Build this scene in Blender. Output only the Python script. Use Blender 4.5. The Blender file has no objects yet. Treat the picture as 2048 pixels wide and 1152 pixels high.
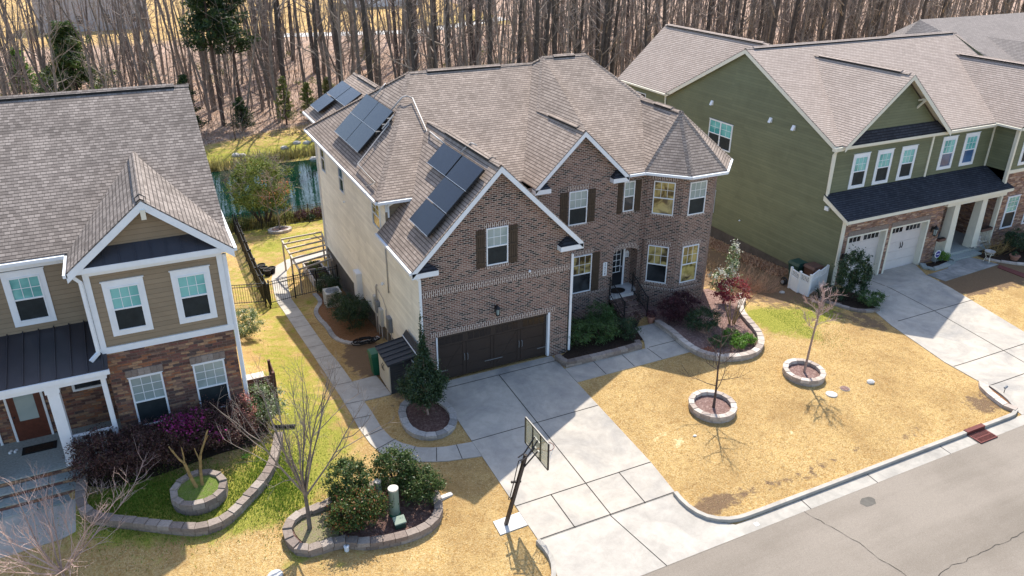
import bpy, bmesh, math, random
from mathutils import Vector, Matrix
from math import sin, cos, pi, radians as rad, exp, sqrt
sc = bpy.context.scene
COL = sc.collection
R = random.Random(7)
# ------------------------------------------------------------ camera
CX, CY, CZ, YAW, PIT, ROL, FPX = -8.34786, -25.01045, 16.79831, 0.45192, rad(25.5040), rad(0.329), 1550.2
_F = Vector((sin(YAW)*cos(PIT), cos(YAW)*cos(PIT), -sin(PIT)))
_R = Vector((cos(YAW), -sin(YAW), 0)); _U = _R.cross(_F)
_R2 = _R*cos(ROL) + _U*sin(ROL); _U2 = -_R*sin(ROL) + _U*cos(ROL)
cam = bpy.data.objects.new('camera', bpy.data.cameras.new('camera')); COL.objects.link(cam)
mw = Matrix((_R2, _U2, -_F)).transposed().to_4x4(); mw.translation = (CX, CY, CZ)
cam.matrix_world = mw
cam.data.sensor_width = 36; cam.data.lens = FPX/2048*36; cam.data.clip_end = 2000; cam.data.clip_start = .1
sc.camera = cam
# ------------------------------------------------------------ sky, sun, exposure
SAZ, SEL = rad(31.6), rad(50)
w = bpy.data.worlds.new('World'); sc.world = w; w.use_nodes = True
nt = w.node_tree; nt.nodes.clear()
sky = nt.nodes.new('ShaderNodeTexSky'); sky.sky_type = 'NISHITA'; sky.sun_disc = False
sky.sun_elevation = SEL; sky.sun_rotation = SAZ; sky.air_density = 1; sky.dust_density = 1.2; sky.ozone_density = 1
bg = nt.nodes.new('ShaderNodeBackground'); bg.inputs[1].default_value = .15
wo = nt.nodes.new('ShaderNodeOutputWorld'); nt.links.new(sky.outputs[0], bg.inputs[0]); nt.links.new(bg.outputs[0], wo.inputs[0])
sun = bpy.data.objects.new('sun', bpy.data.lights.new('sun', 'SUN')); COL.objects.link(sun)
sun.data.energy = 3.85; sun.data.angle = rad(.5); sun.data.color = (1, .945, .85)
sv = Vector((sin(SAZ)*cos(SEL), cos(SAZ)*cos(SEL), sin(SEL)))
sun.rotation_euler = sv.to_track_quat('Z', 'Y').to_euler(); sun.location = (10, 10, 40)
sc.view_settings.view_transform = 'Standard'; sc.view_settings.look = 'None'
sc.view_settings.exposure = 1.02; sc.view_settings.gamma = 1
# ------------------------------------------------------------ materials
MATS = {}
class N:
    def __init__(s, name):
        s.m = bpy.data.materials.new(name); s.m.use_nodes = True; s.t = s.m.node_tree; s.t.nodes.clear()
        s.o = s.n('OutputMaterial'); s.b = s.n('BsdfPrincipled'); s.t.links.new(s.b.outputs[0], s.o.inputs[0]); MATS[name] = s.m
    def n(s, k, **kw):
        x = s.t.nodes.new('ShaderNode'+k)
        for a, v in kw.items(): setattr(x, a, v)
        return x
    def l(s, a, b): s.t.links.new(a, b)
    def setb(s, **kw):
        for k, v in kw.items():
            i = s.b.inputs[{'rough': 'Roughness', 'spec': 'Specular IOR Level', 'metal': 'Metallic', 'col': 'Base Color', 'trans': 'Transmission Weight', 'coat': 'Coat Weight', 'sub': 'Subsurface Weight'}[k]]
            if hasattr(v, 'links') or isinstance(v, bpy.types.NodeSocket): s.l(v, i)
            else: i.default_value = (*v, 1) if isinstance(v, tuple) else v
    def uv(s, rot=False, scale=1.0, geo=False):
        c = s.n('NewGeometry').outputs['Position'] if geo else s.n('UVMap').outputs[0]
        mp = s.n('Mapping'); s.l(c, mp.inputs[0])
        if rot: mp.inputs['Rotation'].default_value = (0, 0, pi/2)
        mp.inputs['Scale'].default_value = (scale,)*3
        return mp.outputs[0]
    def noise(s, v, sc_, det=3, rough=.5, dist=0):
        x = s.n('TexNoise'); s.l(v, x.inputs['Vector']); x.inputs['Scale'].default_value = sc_
        x.inputs['Detail'].default_value = det; x.inputs['Roughness'].default_value = rough; x.inputs['Distortion'].default_value = dist
        return x.outputs[0]
    def ramp(s, f, stops, const=False):
        x = s.n('ValToRGB'); s.l(f, x.inputs[0]); e = x.color_ramp.elements
        if const: x.color_ramp.interpolation = 'CONSTANT'
        while len(e) < len(stops): e.new(.5)
        for i, (p, c) in enumerate(stops):
            e[i].position = p; e[i].color = (*c, 1) if isinstance(c, tuple) else (c, c, c, 1)
        return x.outputs[0]
    def mix(s, f, a, b, mode='MIX'):
        x = s.n('Mix', data_type='RGBA', blend_type=mode)
        for k, v in ((0, f), (6, a), (7, b)):
            if isinstance(v, bpy.types.NodeSocket): s.l(v, x.inputs[k])
            else: x.inputs[k].default_value = (*v, 1) if isinstance(v, tuple) else v
        return x.outputs[2]
    def math(s, op, a, b=0.0, clamp=False):
        x = s.n('Math', operation=op, use_clamp=clamp)
        for k, v in ((0, a), (1, b)):
            if isinstance(v, bpy.types.NodeSocket): s.l(v, x.inputs[k])
            else: x.inputs[k].default_value = v
        return x.outputs[0]
    def bump(s, h, dist=.01, st=1):
        x = s.n('Bump'); s.l(h, x.inputs['Height']); x.inputs['Distance'].default_value = dist; x.inputs['Strength'].default_value = st
        s.l(x.outputs[0], s.b.inputs['Normal'])
    def brick(s, v, wd, rh, mo, off=.5, smooth=.1):
        x = s.n('TexBrick'); s.l(v, x.inputs['Vector']); x.offset = off
        x.inputs['Scale'].default_value = 1; x.inputs['Brick Width'].default_value = wd; x.inputs['Row Height'].default_value = rh
        x.inputs['Mortar Size'].default_value = mo; x.inputs['Mortar Smooth'].default_value = smooth
        x.inputs['Color1'].default_value = (0, 0, 0, 1); x.inputs['Color2'].default_value = (1, 1, 1, 1); x.inputs['Mortar'].default_value = (.5, .5, .5, 1)
        return x.outputs['Color'], x.outputs['Fac']
def plain(name, col, rough=.7, spec=.3, var=.12, sc_=3, metal=0, geo=True, bump=0):
    a = N(name); v = a.uv(geo=geo)
    n = a.noise(v, sc_, 4, .6); f = a.ramp(n, [(.3, 1-var), (.7, 1+var*.6)])
    a.setb(col=a.mix(1.0, col, f, 'MULTIPLY'), rough=rough, spec=spec, metal=metal)
    if bump: a.bump(a.noise(v, 60, 2), bump)
    return a.m
def brickmat(name, stops, mortar, wd=.212, rh=.0765, mo=.0085, rot=False):
    a = N(name); v = a.uv(rot=rot); c, f = a.brick(v, wd, rh, mo)
    col = a.ramp(c, stops, True)
    n = a.noise(v, .7, 5, .65, .6); col = a.mix(1.0, col, a.ramp(n, [(.3, .72), (.7, 1.16)]), 'MULTIPLY')
    n2 = a.noise(v, 35, 3); col = a.mix(1.0, col, a.ramp(n2, [(.3, .85), (.7, 1.12)]), 'MULTIPLY')
    a.setb(col=a.mix(f, col, mortar), rough=.9, spec=.2)
    a.bump(a.math('SUBTRACT', 1.0, f), .006, .8); return a.m
BR = [(0, (.026, .021, .021)), (.17, (.135, .075, .058)), (.34, (.205, .118, .09)), (.52, (.168, .09, .068)), (.68, (.24, .148, .115)), (.84, (.085, .053, .046)), (.93, (.20, .1, .075))]
brickmat('brick', BR, (.43, .36, .305), mo=.0105)
brickmat('brick_soldier', [(0, (.12, .07, .058)), (.4, (.17, .1, .08)), (.7, (.13, .075, .062))], (.52, .445, .385), .23, .082, .016, rot=True)
def shingle(name, dark, lite, lf=1.0, row=.142, wd=.2, streak=.0, contrast=.62):
    a = N(name); v = a.uv(); c, f = a.brick(v, wd, row, .011, .37, .3)
    n = a.noise(v, .55, 4, .6, .5)
    base = a.mix(a.ramp(c, [(.0, .5-.5*contrast), (1, .5+.5*contrast)]), dark, lite)
    base = a.mix(1.0, base, a.ramp(n, [(.32, 1-.2*lf), (.68, 1+.12*lf)]), 'MULTIPLY')
    base = a.mix(1.0, base, a.ramp(a.noise(v, 90, 2, .6), [(.3, .82), (.7, 1.16)]), 'MULTIPLY')
    # shadow line painted as a dark band at the butt edge of each course
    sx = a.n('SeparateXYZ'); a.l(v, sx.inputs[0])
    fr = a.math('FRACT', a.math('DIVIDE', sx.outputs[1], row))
    lap_line = a.math('LESS_THAN', fr, .2)
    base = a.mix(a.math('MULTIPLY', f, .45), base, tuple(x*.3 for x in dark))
    base = a.mix(a.math('MULTIPLY', lap_line, .85), base, tuple(x*.3 for x in dark))
    a.setb(col=base, rough=.95, spec=.15)
    h = a.math('ADD', a.math('MULTIPLY', a.math('SUBTRACT', 1.0, fr), .6), a.math('MULTIPLY', c, .5))
    a.bump(h, .007, .9); return a.m
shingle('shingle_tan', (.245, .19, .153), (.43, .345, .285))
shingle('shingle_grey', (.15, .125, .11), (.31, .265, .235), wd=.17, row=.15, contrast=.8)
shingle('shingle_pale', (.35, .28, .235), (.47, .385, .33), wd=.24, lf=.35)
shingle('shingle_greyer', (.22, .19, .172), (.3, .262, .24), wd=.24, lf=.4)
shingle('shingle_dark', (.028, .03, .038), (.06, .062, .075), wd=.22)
def siding(name, col, row=.165, gs=.55):
    a = N(name); v = a.uv(); sx = a.n('SeparateXYZ'); a.l(v, sx.inputs[0])
    fr = a.math('FRACT', a.math('DIVIDE', sx.outputs[1], row))
    c, f = a.brick(v, 3.1, row, .003, .41)
    n = a.noise(v, .6, 5, .65, .8)
    base = a.mix(1.0, col, a.ramp(n, [(.3, .86), (.7, 1.08)]), 'MULTIPLY')
    base = a.mix(1.0, base, a.ramp(c, [(0, .9), (1, 1.06)]), 'MULTIPLY')
    lap_line = a.math('LESS_THAN', fr, .07)
    base = a.mix(a.math('MULTIPLY', lap_line, gs), base, tuple(x*.35 for x in col))
    a.setb(col=base, rough=.6, spec=.3)
    a.bump(a.math('SUBTRACT', 1.0, fr), .014, 1); return a.m
siding('siding_cream', (.88, .84, .73), gs=.22); siding('siding_taupe', (.27, .205, .135)); siding('siding_green', (.15, .16, .092), .15)
def stone(name, stops, mortar=(.2, .16, .13)):
    a = N(name); v = a.uv()
    nz = a.n('TexNoise'); a.l(v, nz.inputs['Vector']); nz.inputs['Scale'].default_value = 2.6; nz.inputs['Detail'].default_value = 2
    vv = a.n('VectorMath', operation='MULTIPLY_ADD'); a.l(nz.outputs['Color'], vv.inputs[0]); vv.inputs[1].default_value = (.22, .06, 0); a.l(v, vv.inputs[2])
    c, f = a.brick(vv.outputs[0], .29, .098, .006, .43, .2)
    col = a.ramp(c, stops, True)
    c2, f2 = a.brick(vv.outputs[0], .47, .049, .004, .3, .2)
    col = a.mix(a.math('MULTIPLY', a.ramp(c2, [(.5, 0.0), (.52, 1.0)]), .45), col, (.16, .10, .075))
    n = a.noise(v, 12, 4, .6); col = a.mix(1.0, col, a.ramp(n, [(.25, .65), (.75, 1.25)]), 'MULTIPLY')
    a.setb(col=a.mix(f, col, mortar), rough=.9, spec=.2)
    a.bump(a.math('ADD', a.math('SUBTRACT', 1.0, f), a.math('MULTIPLY', c, .6)), .02, 1); return a.m
stone('stone_brown', [(0, (.11, .06, .05)), (.2, (.30, .13, .07)), (.4, (.18, .08, .065)), (.55, (.38, .23, .135)), (.72, (.24, .11, .08)), (.85, (.26, .155, .11)), (.95, (.09, .065, .06))])
stone('stone_rust', [(0, (.22, .12, .085)), (.25, (.42, .24, .15)), (.5, (.3, .19, .155)), (.7, (.52, .36, .26)), (.85, (.34, .21, .165))])
plain('white', (.74, .76, .78), .5, .4, .06); plain('cream_trim', (.70, .66, .54), .55, .4, .06); plain('white_vinyl', (.78, .78, .77), .4, .4, .04)
plain('metal_roof', (.045, .043, .05), .38, .5, .12, 1.5, metal=.3); plain('black_metal', (.012, .012, .013), .45, .4, .1)
plain('shutter_brown', (.065, .045, .03), .7, .3, .2, 6); plain('garage_brown', (.032, .022, .018), .5, .4, .12, 2); plain('garage_white', (.62, .56, .52), .5, .4, .05)
plain('door_black', (.012, .013, .017), .35, .5, .1); plain('door_wood', (.11, .032, .018), .4, .5, .3, 8)
plain('dark_bronze', (.03, .018, .016), .4, .5, .15); plain('foundation', (.12, .105, .09), .9, .2, .3, 1.2); plain('foundation_brick', (.10, .085, .075), .9, .2, .3, 2)
plain('conduit', (.42, .39, .36), .5, .4, .06); plain('meter_grey', (.2, .21, .22), .5, .4, .1); plain('meter_light', (.5, .5, .47), .5, .4, .06)
plain('ac_beige', (.46, .44, .38), .55, .4, .06); plain('plastic_green', (.012, .11, .055), .45, .4, .1); plain('bin_green', (.016, .055, .04), .5, .4, .12); plain('bin_brown', (.12, .06, .045), .55, .4, .12)
plain('shed_dark', (.035, .036, .04), .6, .3, .15); plain('shed_light', (.5, .46, .4), .6, .3, .08); plain('wood_brown', (.10, .045, .03), .7, .3, .3, 9); plain('wood_grey', (.5, .42, .33), .8, .2, .25, 9)
plain('terracotta', (.34, .17, .12), .8, .2, .15, 12); plain('soil', (.045, .03, .022), .95, .1, .4, 14); plain('rubber', (.012, .012, .012), .7, .3, .2)
plain('green_plastic_pole', (.24, .29, .22), .6, .3, .1); plain('blue_sign', (.03, .02, .2), .5, .4, .05); plain('orange', (.75, .16, .05), .6, .3, .1, 20)
plain('rust_iron', (.14, .035, .028), .75, .3, .3, 14); plain('rail_silver', (.55, .56, .58), .35, .5, .05, metal=.6); plain('far_grey', (.42, .41, .42), .8, .2, .1); plain('far_roof', (.2, .19, .19), .9, .2, .15)
plain('bark_wdark', (.095, .08, .07), .95, .1, .4, 4); plain('ink', (.1, .1, .11), .7, .2, .02); plain('bark_light', (.36, .25, .2), .9, .15, .25, 20); plain('twig_pink', (.50, .36, .31), .9, .15, .25, 20); plain('bark_dark', (.10, .07, .058), .9, .15, .3, 12); plain('bark_grey', (.17, .142, .12), .95, .1, .4, 4)
plain('bark_wood2', (.25, .205, .17), .95, .1, .4, 3); plain('twig_wood', (.31, .25, .205), .95, .1, .3, 5); plain('bark_olive', (.30, .2, .08), .8, .2, .35, 9); plain('dry_twig', (.42, .25, .16), .9, .1, .35, 8); plain('dry_blade', (.45, .3, .17), .9, .1, .35, 8)
plain('rock', (.42, .39, .35), .9, .2, .25, 6); plain('hoop_glass_frame', (.02, .015, .015), .4, .5, .1); plain('net', (.75, .75, .75), .8, .2, .05)
def glass(name, c1, c2, rough=.06, sc_=.8, spec=.5):  # two noise-mixed tones paint uneven reflections into the pane colour
    a = N(name); v = a.uv(geo=True); n = a.noise(v, sc_, 3, .5, .6)
    a.setb(col=a.mix(a.ramp(n, [(.4, 0.0), (.58, 1.0)]), c1, c2), rough=rough, spec=spec, coat=.25)
    a.b.inputs['IOR'].default_value = 1.5; return a.m
glass('glass_sky_teal', (.07, .3, .29), (.2, .5, .47), .12); plain('glass_screen', (.028, .034, .036), .5, .12, .3, 3); glass('glass_dark', (.012, .014, .016), (.045, .05, .055), .05, spec=.35)  # teal panes: sky reflection painted as base colour
glass('glass_gold', (.06, .045, .02), (.42, .34, .13), .1, 2.2); glass('glass_pale', (.26, .32, .31), (.36, .42, .40), .2); plain('solar', (.006, .008, .018), .25, .3, .15); glass('blue_glass', (.03, .07, .16), (.06, .13, .26), .12)  # pale panes carry a mottled grey-green colour, nothing hangs behind them
a = N('board_glass'); a.setb(col=(.33, .29, .16), rough=.2, spec=.5)
# concrete
def concrete(name, col, stain, st=.5, sc_=.5):
    a = N(name); v = a.uv(geo=True)
    n = a.noise(v, sc_, 6, .65, .8); n2 = a.noise(v, 2.3, 5, .7, .4); n3 = a.noise(v, 70, 2)
    f = a.math('MULTIPLY', a.ramp(n, [(.42, 0.0), (.72, 1.0)]), st)
    c = a.mix(f, col, stain); c = a.mix(1.0, c, a.ramp(n2, [(.3, .84), (.72, 1.08)]), 'MULTIPLY'); c = a.mix(1.0, c, a.ramp(n3, [(.3, .93), (.7, 1.06)]), 'MULTIPLY')
    a.setb(col=c, rough=.85, spec=.25); a.bump(n3, .002, .6); return a.m
concrete('concrete', (.465, .415, .35), (.28, .265, .245), .95, .45); concrete('concrete_path', (.45, .41, .355), (.30, .275, .245), .7, .7); concrete('concrete_white', (.6, .575, .54), (.5, .47, .43), .4)
concrete('concrete_stained', (.36, .345, .32), (.12, .125, .12), .95, .7); concrete('kerb_concrete', (.41, .375, .325), (.28, .26, .23), .8, 1.2); plain('joint', (.05, .045, .04), .95, .1, .3)
# asphalt
a = N('asphalt'); v = a.uv(geo=True); st_ = a.n('Mapping'); a.l(v, st_.inputs[0]); st_.inputs['Scale'].default_value = (.12, 1, 1); n = a.math('ADD', a.math('MULTIPLY', a.noise(v, .3, 5, .6), .5), a.math('MULTIPLY', a.noise(st_.outputs[0], .9, 4, .6), .5)); n3 = a.noise(v, 45, 2, .6)
vo = a.n('TexVoronoi'); a.l(v, vo.inputs['Vector']); vo.inputs['Scale'].default_value = 38
sp = a.ramp(vo.outputs['Distance'], [(.12, 1.0), (.22, 0.0)])
c = a.mix(a.ramp(n, [(.4, 0.0), (.6, 1.0)]), (.18, .152, .122), (.24, .205, .168)); c = a.mix(1.0, c, a.ramp(n3, [(.3, .84), (.7, 1.13)]), 'MULTIPLY')
c = a.mix(a.math('MULTIPLY', sp, .5), c, (.38, .36, .33)); a.setb(col=c, rough=.9, spec=.25); a.bump(n3, .004, .7)
plain('asphalt_patch', (.12, .11, .095), .9, .2, .2, 6)
# lawn
a = N('lawn'); v = a.uv(geo=True)
def attr(a, nm):
    x = a.n('Attribute'); x.attribute_name = nm; return x.outputs['Fac']
nb = a.noise(v, .35, 5, .6, .4); nm = a.noise(v, 2.2, 5, .65, .3); nf = a.noise(v, 17, 4, .75); nff = a.noise(v, 48, 2, .6)
tan = a.mix(a.ramp(nm, [(.3, 0.0), (.7, 1.0)]), (.38, .20, .052), (.54, .325, .10))
tan = a.mix(a.ramp(nf, [(.35, 0.0), (.7, 1.0)]), tan, (.74, .57, .30)); tan = a.mix(a.ramp(nb, [(.3, .7), (.62, 0.0)]), tan, (.31, .185, .075)); tan = a.mix(a.ramp(a.noise(v, .9, 6, .7, 1.2), [(.5, 0.0), (.72, .45)]), tan, (.62, .44, .19)); tan = a.mix(a.ramp(a.noise(v, 5.5, 4, .7, .6), [(.5, 0.0), (.68, .55)]), tan, (.26, .15, .055))
gr = a.mix(a.ramp(nf, [(.35, 0.0), (.68, 1.0)]), (.17, .19, .03), (.44, .40, .085))
g = a.math('ADD', attr(a, 'green'), a.math('MULTIPLY', a.math('SUBTRACT', nm, .5), 1.5)); g = a.math('ADD', g, a.math('MULTIPLY', a.math('SUBTRACT', nf, .5), .9))
g = a.ramp(g, [(.35, 0.0), (.75, 1.0)]); c = a.mix(g, tan, gr)
br = a.math('ADD', attr(a, 'bare'), a.math('MULTIPLY', a.math('SUBTRACT', nm, .5), 1.6)); br = a.ramp(br, [(.42, 0.0), (.6, 1.0)]); pl_ = a.ramp(a.math('ADD', attr(a, 'pale'), a.math('MULTIPLY', a.math('SUBTRACT', nm, .5), 1.3)), [(.5, 0.0), (.65, .85)]); c = a.mix(pl_, c, (.78, .64, .36))
c = a.mix(br, c, a.mix(nf, (.14, .09, .055), (.3, .2, .12)))
lt = a.math('ADD', attr(a, 'litter'), a.math('MULTIPLY', a.math('SUBTRACT', nm, .5), .8)); lt = a.ramp(lt, [(.4, 0.0), (.6, 1.0)])
lcol = a.mix(a.ramp(nf, [(.3, 0.0), (.7, 1.0)]), (.27, .18, .135), (.62, .45, .35)); lcol = a.mix(a.ramp(nb, [(.5, 0.0), (.75, .6)]), lcol, (.34, .19, .10))
c = a.mix(lt, c, lcol)
c = a.mix(1.0, c, a.ramp(nff, [(.25, .78), (.75, 1.2)]), 'MULTIPLY')
a.setb(col=c, rough=1, spec=.05); a.bump(a.math('ADD', nff, nf), .05, .9)
def mulch(name, c1, c2, c3):
    a = N(name); v = a.uv(geo=True); n = a.noise(v, 26, 4, .75, 1.5); n2 = a.noise(v, 9, 3, .6)
    c = a.mix(a.ramp(n, [(.35, 0.0), (.65, 1.0)]), c1, c2); c = a.mix(a.ramp(n2, [(.5, 0.0), (.7, .8)]), c, c3)
    a.setb(col=c, rough=1, spec=.05); a.bump(n, .04, 1); return a.m
mulch('mulch', (.07, .04, .032), (.2, .12, .1), (.27, .18, .15)); mulch('mulch_pink', (.12, .07, .06), (.34, .22, .19), (.42, .3, .26)); mulch('mulch_orange', (.14, .06, .03), (.36, .19, .09), (.3, .16, .09)); mulch('mulch_dry', (.18, .15, .09), (.34, .29, .18), (.24, .27, .09)); mulch('mulch_grass', (.1, .14, .03), (.2, .26, .06), (.22, .2, .09))
def island(name, stops, rough=.9, noise=14):
    a = N(name); g = a.n('NewGeometry'); c = a.ramp(g.outputs['Random Per Island'], stops)
    n = a.noise(a.uv(geo=True), noise, 3, .6); c = a.mix(1.0, c, a.ramp(n, [(.3, .8), (.7, 1.15)]), 'MULTIPLY')
    a.setb(col=c, rough=rough, spec=.25); a.bump(n, .01, .6); return a.m
island('block', [(0, (.17, .135, .115)), (.4, (.27, .22, .185)), (.7, (.2, .155, .13)), (1, (.34, .29, .25))])
island('block_grey', [(0, (.25, .235, .22)), (.5, (.38, .35, .32)), (1, (.46, .42, .38))]); island('block_white', [(0, (.33, .27, .23)), (.6, (.45, .385, .33)), (1, (.54, .47, .41))], .9, 6)
island('flagstone', [(0, (.2, .23, .22)), (.5, (.3, .33, .31)), (1, (.36, .36, .33))]); island('litter_leaf', [(0, (.2, .09, .05)), (.5, (.4, .24, .15)), (1, (.5, .34, .22))])
def leaf(name, stops, spec=.4, rough=.5, trans=.35):
    a = N(name); g = a.n('NewGeometry'); c = a.ramp(g.outputs['Random Per Island'], stops)
    a.setb(col=c, rough=rough, spec=spec); tr = a.n('BsdfTranslucent'); a.l(c, tr.inputs[0])
    mx = a.n('MixShader'); mx.inputs[0].default_value = trans; a.l(a.b.outputs[0], mx.inputs[1]); a.l(tr.outputs[0], mx.inputs[2]); a.l(mx.outputs[0], a.o.inputs[0]); return a.m
leaf('leaf_holly', [(0, (.025, .05, .014)), (.5, (.06, .105, .03)), (.8, (.12, .17, .05)), (.93, (.2, .23, .09)), (1, (.2, .11, .04))], .3, .45)
leaf('leaf_holly_red', [(0, (.03, .06, .015)), (.5, (.07, .12, .03)), (.78, (.15, .19, .05)), (.86, (.24, .12, .04)), (1, (.3, .09, .04))], .3, .45)
leaf('leaf_dark', [(0, (.018, .04, .018)), (.6, (.04, .08, .032)), (1, (.08, .125, .05))], .5, .4); leaf('leaf_green', [(0, (.035, .075, .02)), (.6, (.075, .145, .04)), (1, (.13, .21, .07))], .5, .4)
leaf('leaf_bright', [(0, (.07, .17, .02)), (.6, (.13, .28, .03)), (1, (.25, .38, .06))]); leaf('leaf_purple', [(0, (.04, .022, .022)), (.5, (.10, .048, .045)), (.8, (.16, .07, .06)), (1, (.11, .1, .045))], .4, .5)
leaf('leaf_burgundy', [(0, (.03, .012, .018)), (.6, (.08, .025, .035)), (1, (.15, .06, .06))]); leaf('leaf_red', [(0, (.18, .01, .02)), (.5, (.4, .03, .05)), (1, (.55, .14, .12))]); leaf('leaf_pinkred', [(0, (.3, .08, .07)), (.6, (.5, .2, .16)), (1, (.6, .35, .3))])
leaf('flower_pink', [(0, (.2, .012, .10)), (1, (.5, .06, .28))]); leaf('flower_white', [(0, (.5, .5, .42)), (1, (.8, .78, .7))]); leaf('leaf_pine_lit', [(0, (.03, .06, .015)), (.6, (.075, .12, .03)), (1, (.15, .19, .05))], .4, .5); leaf('leaf_pine', [(0, (.014, .035, .012)), (.6, (.035, .07, .02)), (1, (.08, .12, .03))], .4, .5)
leaf('leaf_olive', [(0, (.08, .11, .02)), (.6, (.17, .2, .045)), (1, (.28, .27, .08))], .3, .5); leaf('leaf_variegated', [(0, (.04, .09, .02)), (.5, (.12, .2, .05)), (.75, (.42, .46, .25)), (1, (.6, .62, .45))], .7, .3)
leaf('leaf_orange', [(0, (.35, .12, .05)), (1, (.6, .25, .14))]); leaf('reed', [(0, (.12, .1, .03)), (.5, (.25, .22, .07)), (1, (.38, .33, .14))]); leaf('grass_blade', [(0, (.08, .16, .015)), (.6, (.17, .27, .03)), (1, (.32, .36, .07))], .2, .7)
# water
a = N('pond_water'); v = a.uv(geo=True); n = a.noise(v, 1.6, 3, .5, .3); a.setb(col=(.002, .02, .012), rough=.03, spec=.5); a.b.inputs['IOR'].default_value = 1.33; a.bump(n, .02, .22)
# ------------------------------------------------------------ mesh builder
def V3(p): return Vector(p)
class MB:
    def __init__(s): s.v = []; s.f = []; s.mi = []; s.cur = 0
    def face(s, pts):
        i = len(s.v); s.v += [tuple(p) for p in pts]; s.f.append(tuple(range(i, i+len(pts)))); s.mi.append(s.cur)
    def quads(s, pts, fs):
        i = len(s.v); s.v += [tuple(p) for p in pts]
        for f in fs: s.f.append(tuple(i+k for k in f)); s.mi.append(s.cur)
    def hexa(s, p):  # 8 points: bottom 0-3 ccw, top 4-7
        s.quads(p, [(0, 3, 2, 1), (4, 5, 6, 7), (0, 1, 5, 4), (1, 2, 6, 5), (2, 3, 7, 6), (3, 0, 4, 7)])
    def box(s, x0, x1, y0, y1, z0, z1):
        s.hexa([(x0, y0, z0), (x1, y0, z0), (x1, y1, z0), (x0, y1, z0), (x0, y0, z1), (x1, y0, z1), (x1, y1, z1), (x0, y1, z1)])
    def lbox(s, fr, x0, x1, y0, y1, z0, z1):   # fr = (origin, u, n): x along u, y out along n
        o, u, n = fr
        def q(x, y, z): return o + u*x + n*y + Vector((0, 0, z))
        P = [q(x0, y1, z0), q(x1, y1, z0), q(x1, y0, z0), q(x0, y0, z0), q(x0, y1, z1), q(x1, y1, z1), q(x1, y0, z1), q(x0, y0, z1)]
        s.hexa(P)
    def prism(s, poly, d):
        d = V3(d); A = [V3(p) for p in poly]; n = len(A); B = [p+d for p in A]
        s.quads(A+B, [tuple(range(n)), tuple(range(2*n-1, n-1, -1))]+[(i, n+i, n+(i+1) % n, (i+1) % n) for i in range(n)])
    def bar(s, a, b, w, h, up=(0, 0, 1)):
        a = V3(a); b = V3(b); d = (b-a).normalized(); up = V3(up)
        sd = d.cross(up)
        if sd.length < 1e-4: sd = d.cross(Vector((1, 0, 0)))
        sd.normalize(); u = sd.cross(d).normalized(); sd *= w/2; u *= h/2
        s.hexa([a-sd-u, a+sd-u, b+sd-u, b-sd-u, a-sd+u, a+sd+u, b+sd+u, b-sd+u])
    def tube(s, pts, rs, n=6, cap=True):
        pts = [V3(p) for p in pts]; k = len(pts)
        if not isinstance(rs, (list, tuple)): rs = [rs]*k
        i0 = len(s.v); ref = None
        for i, p in enumerate(pts):
            d = (pts[min(i+1, k-1)]-pts[max(i-1, 0)]).normalized()
            if ref is None: ref = d.orthogonal().normalized()
            ref = (ref-d*ref.dot(d)); ref = ref.normalized() if ref.length > 1e-5 else d.orthogonal().normalized()
            b = d.cross(ref)
            for j in range(n):
                t = 2*pi*j/n; q = p+(ref*cos(t)+b*sin(t))*rs[i]; s.v.append(tuple(q))
        for i in range(k-1):
            for j in range(n):
                s.f.append((i0+i*n+j, i0+i*n+(j+1) % n, i0+(i+1)*n+(j+1) % n, i0+(i+1)*n+j)); s.mi.append(s.cur)
        if cap:
            s.f.append(tuple(i0+j for j in range(n))[::-1]); s.mi.append(s.cur); s.f.append(tuple(i0+(k-1)*n+j for j in range(n))); s.mi.append(s.cur)
    def lathe(s, c, prof, n=16):
        i0 = len(s.v); c = V3(c)
        for r, z in prof:
            for j in range(n): s.v.append((c.x+r*cos(2*pi*j/n), c.y+r*sin(2*pi*j/n), c.z+z))
        for i in range(len(prof)-1):
            for j in range(n): s.f.append((i0+i*n+j, i0+i*n+(j+1) % n, i0+(i+1)*n+(j+1) % n, i0+(i+1)*n+j)); s.mi.append(s.cur)
        s.f.append(tuple(i0+j for j in range(n))[::-1]); s.mi.append(s.cur); s.f.append(tuple(i0+(len(prof)-1)*n+j for j in range(n))); s.mi.append(s.cur)
    def build(s, name, mat, parent=None, uv=True, smooth=False, loc=None):
        me = bpy.data.meshes.new(name)
        o = bpy.data.objects.new(name, me)
        off = Vector((0, 0, 0))
        if parent is not None:
            q = parent
            while q is not None: off = off+q.location; q = q.parent
        elif loc is not None: off = V3(loc); o.location = off
        me.from_pydata([(a-off.x, b-off.y, c-off.z) for a, b, c in s.v], [], s.f)
        mats = mat if isinstance(mat, (list, tuple)) else [mat]
        for m in mats: me.materials.append(MATS[m])
        if len(mats) > 1: me.polygons.foreach_set('material_index', s.mi)
        me.update()
        if uv:
            ul = me.uv_layers.new(name='UVMap'); Z = Vector((0, 0, 1)); dat = []
            vs = me.vertices
            for p in me.polygons:
                n = p.normal
                if abs(n.z) > .999: t = Vector((1, 0, 0))
                else: t = Z.cross(n).normalized()
                b = n.cross(t)
                for vi in p.vertices:
                    c = vs[vi].co+off; dat += [c.dot(t), c.dot(b)]
            ul.data.foreach_set('uv', dat)
        if smooth: me.polygons.foreach_set('use_smooth', [True]*len(me.polygons))
        COL.objects.link(o)
        if parent is not None: o.parent = parent
        return o
def tag(o, label=None, cat=None, group=None, kind=None):
    if label: o['label'] = label
    if cat: o['category'] = cat
    if group: o['group'] = group
    if kind: o['kind'] = kind
    return o
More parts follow.
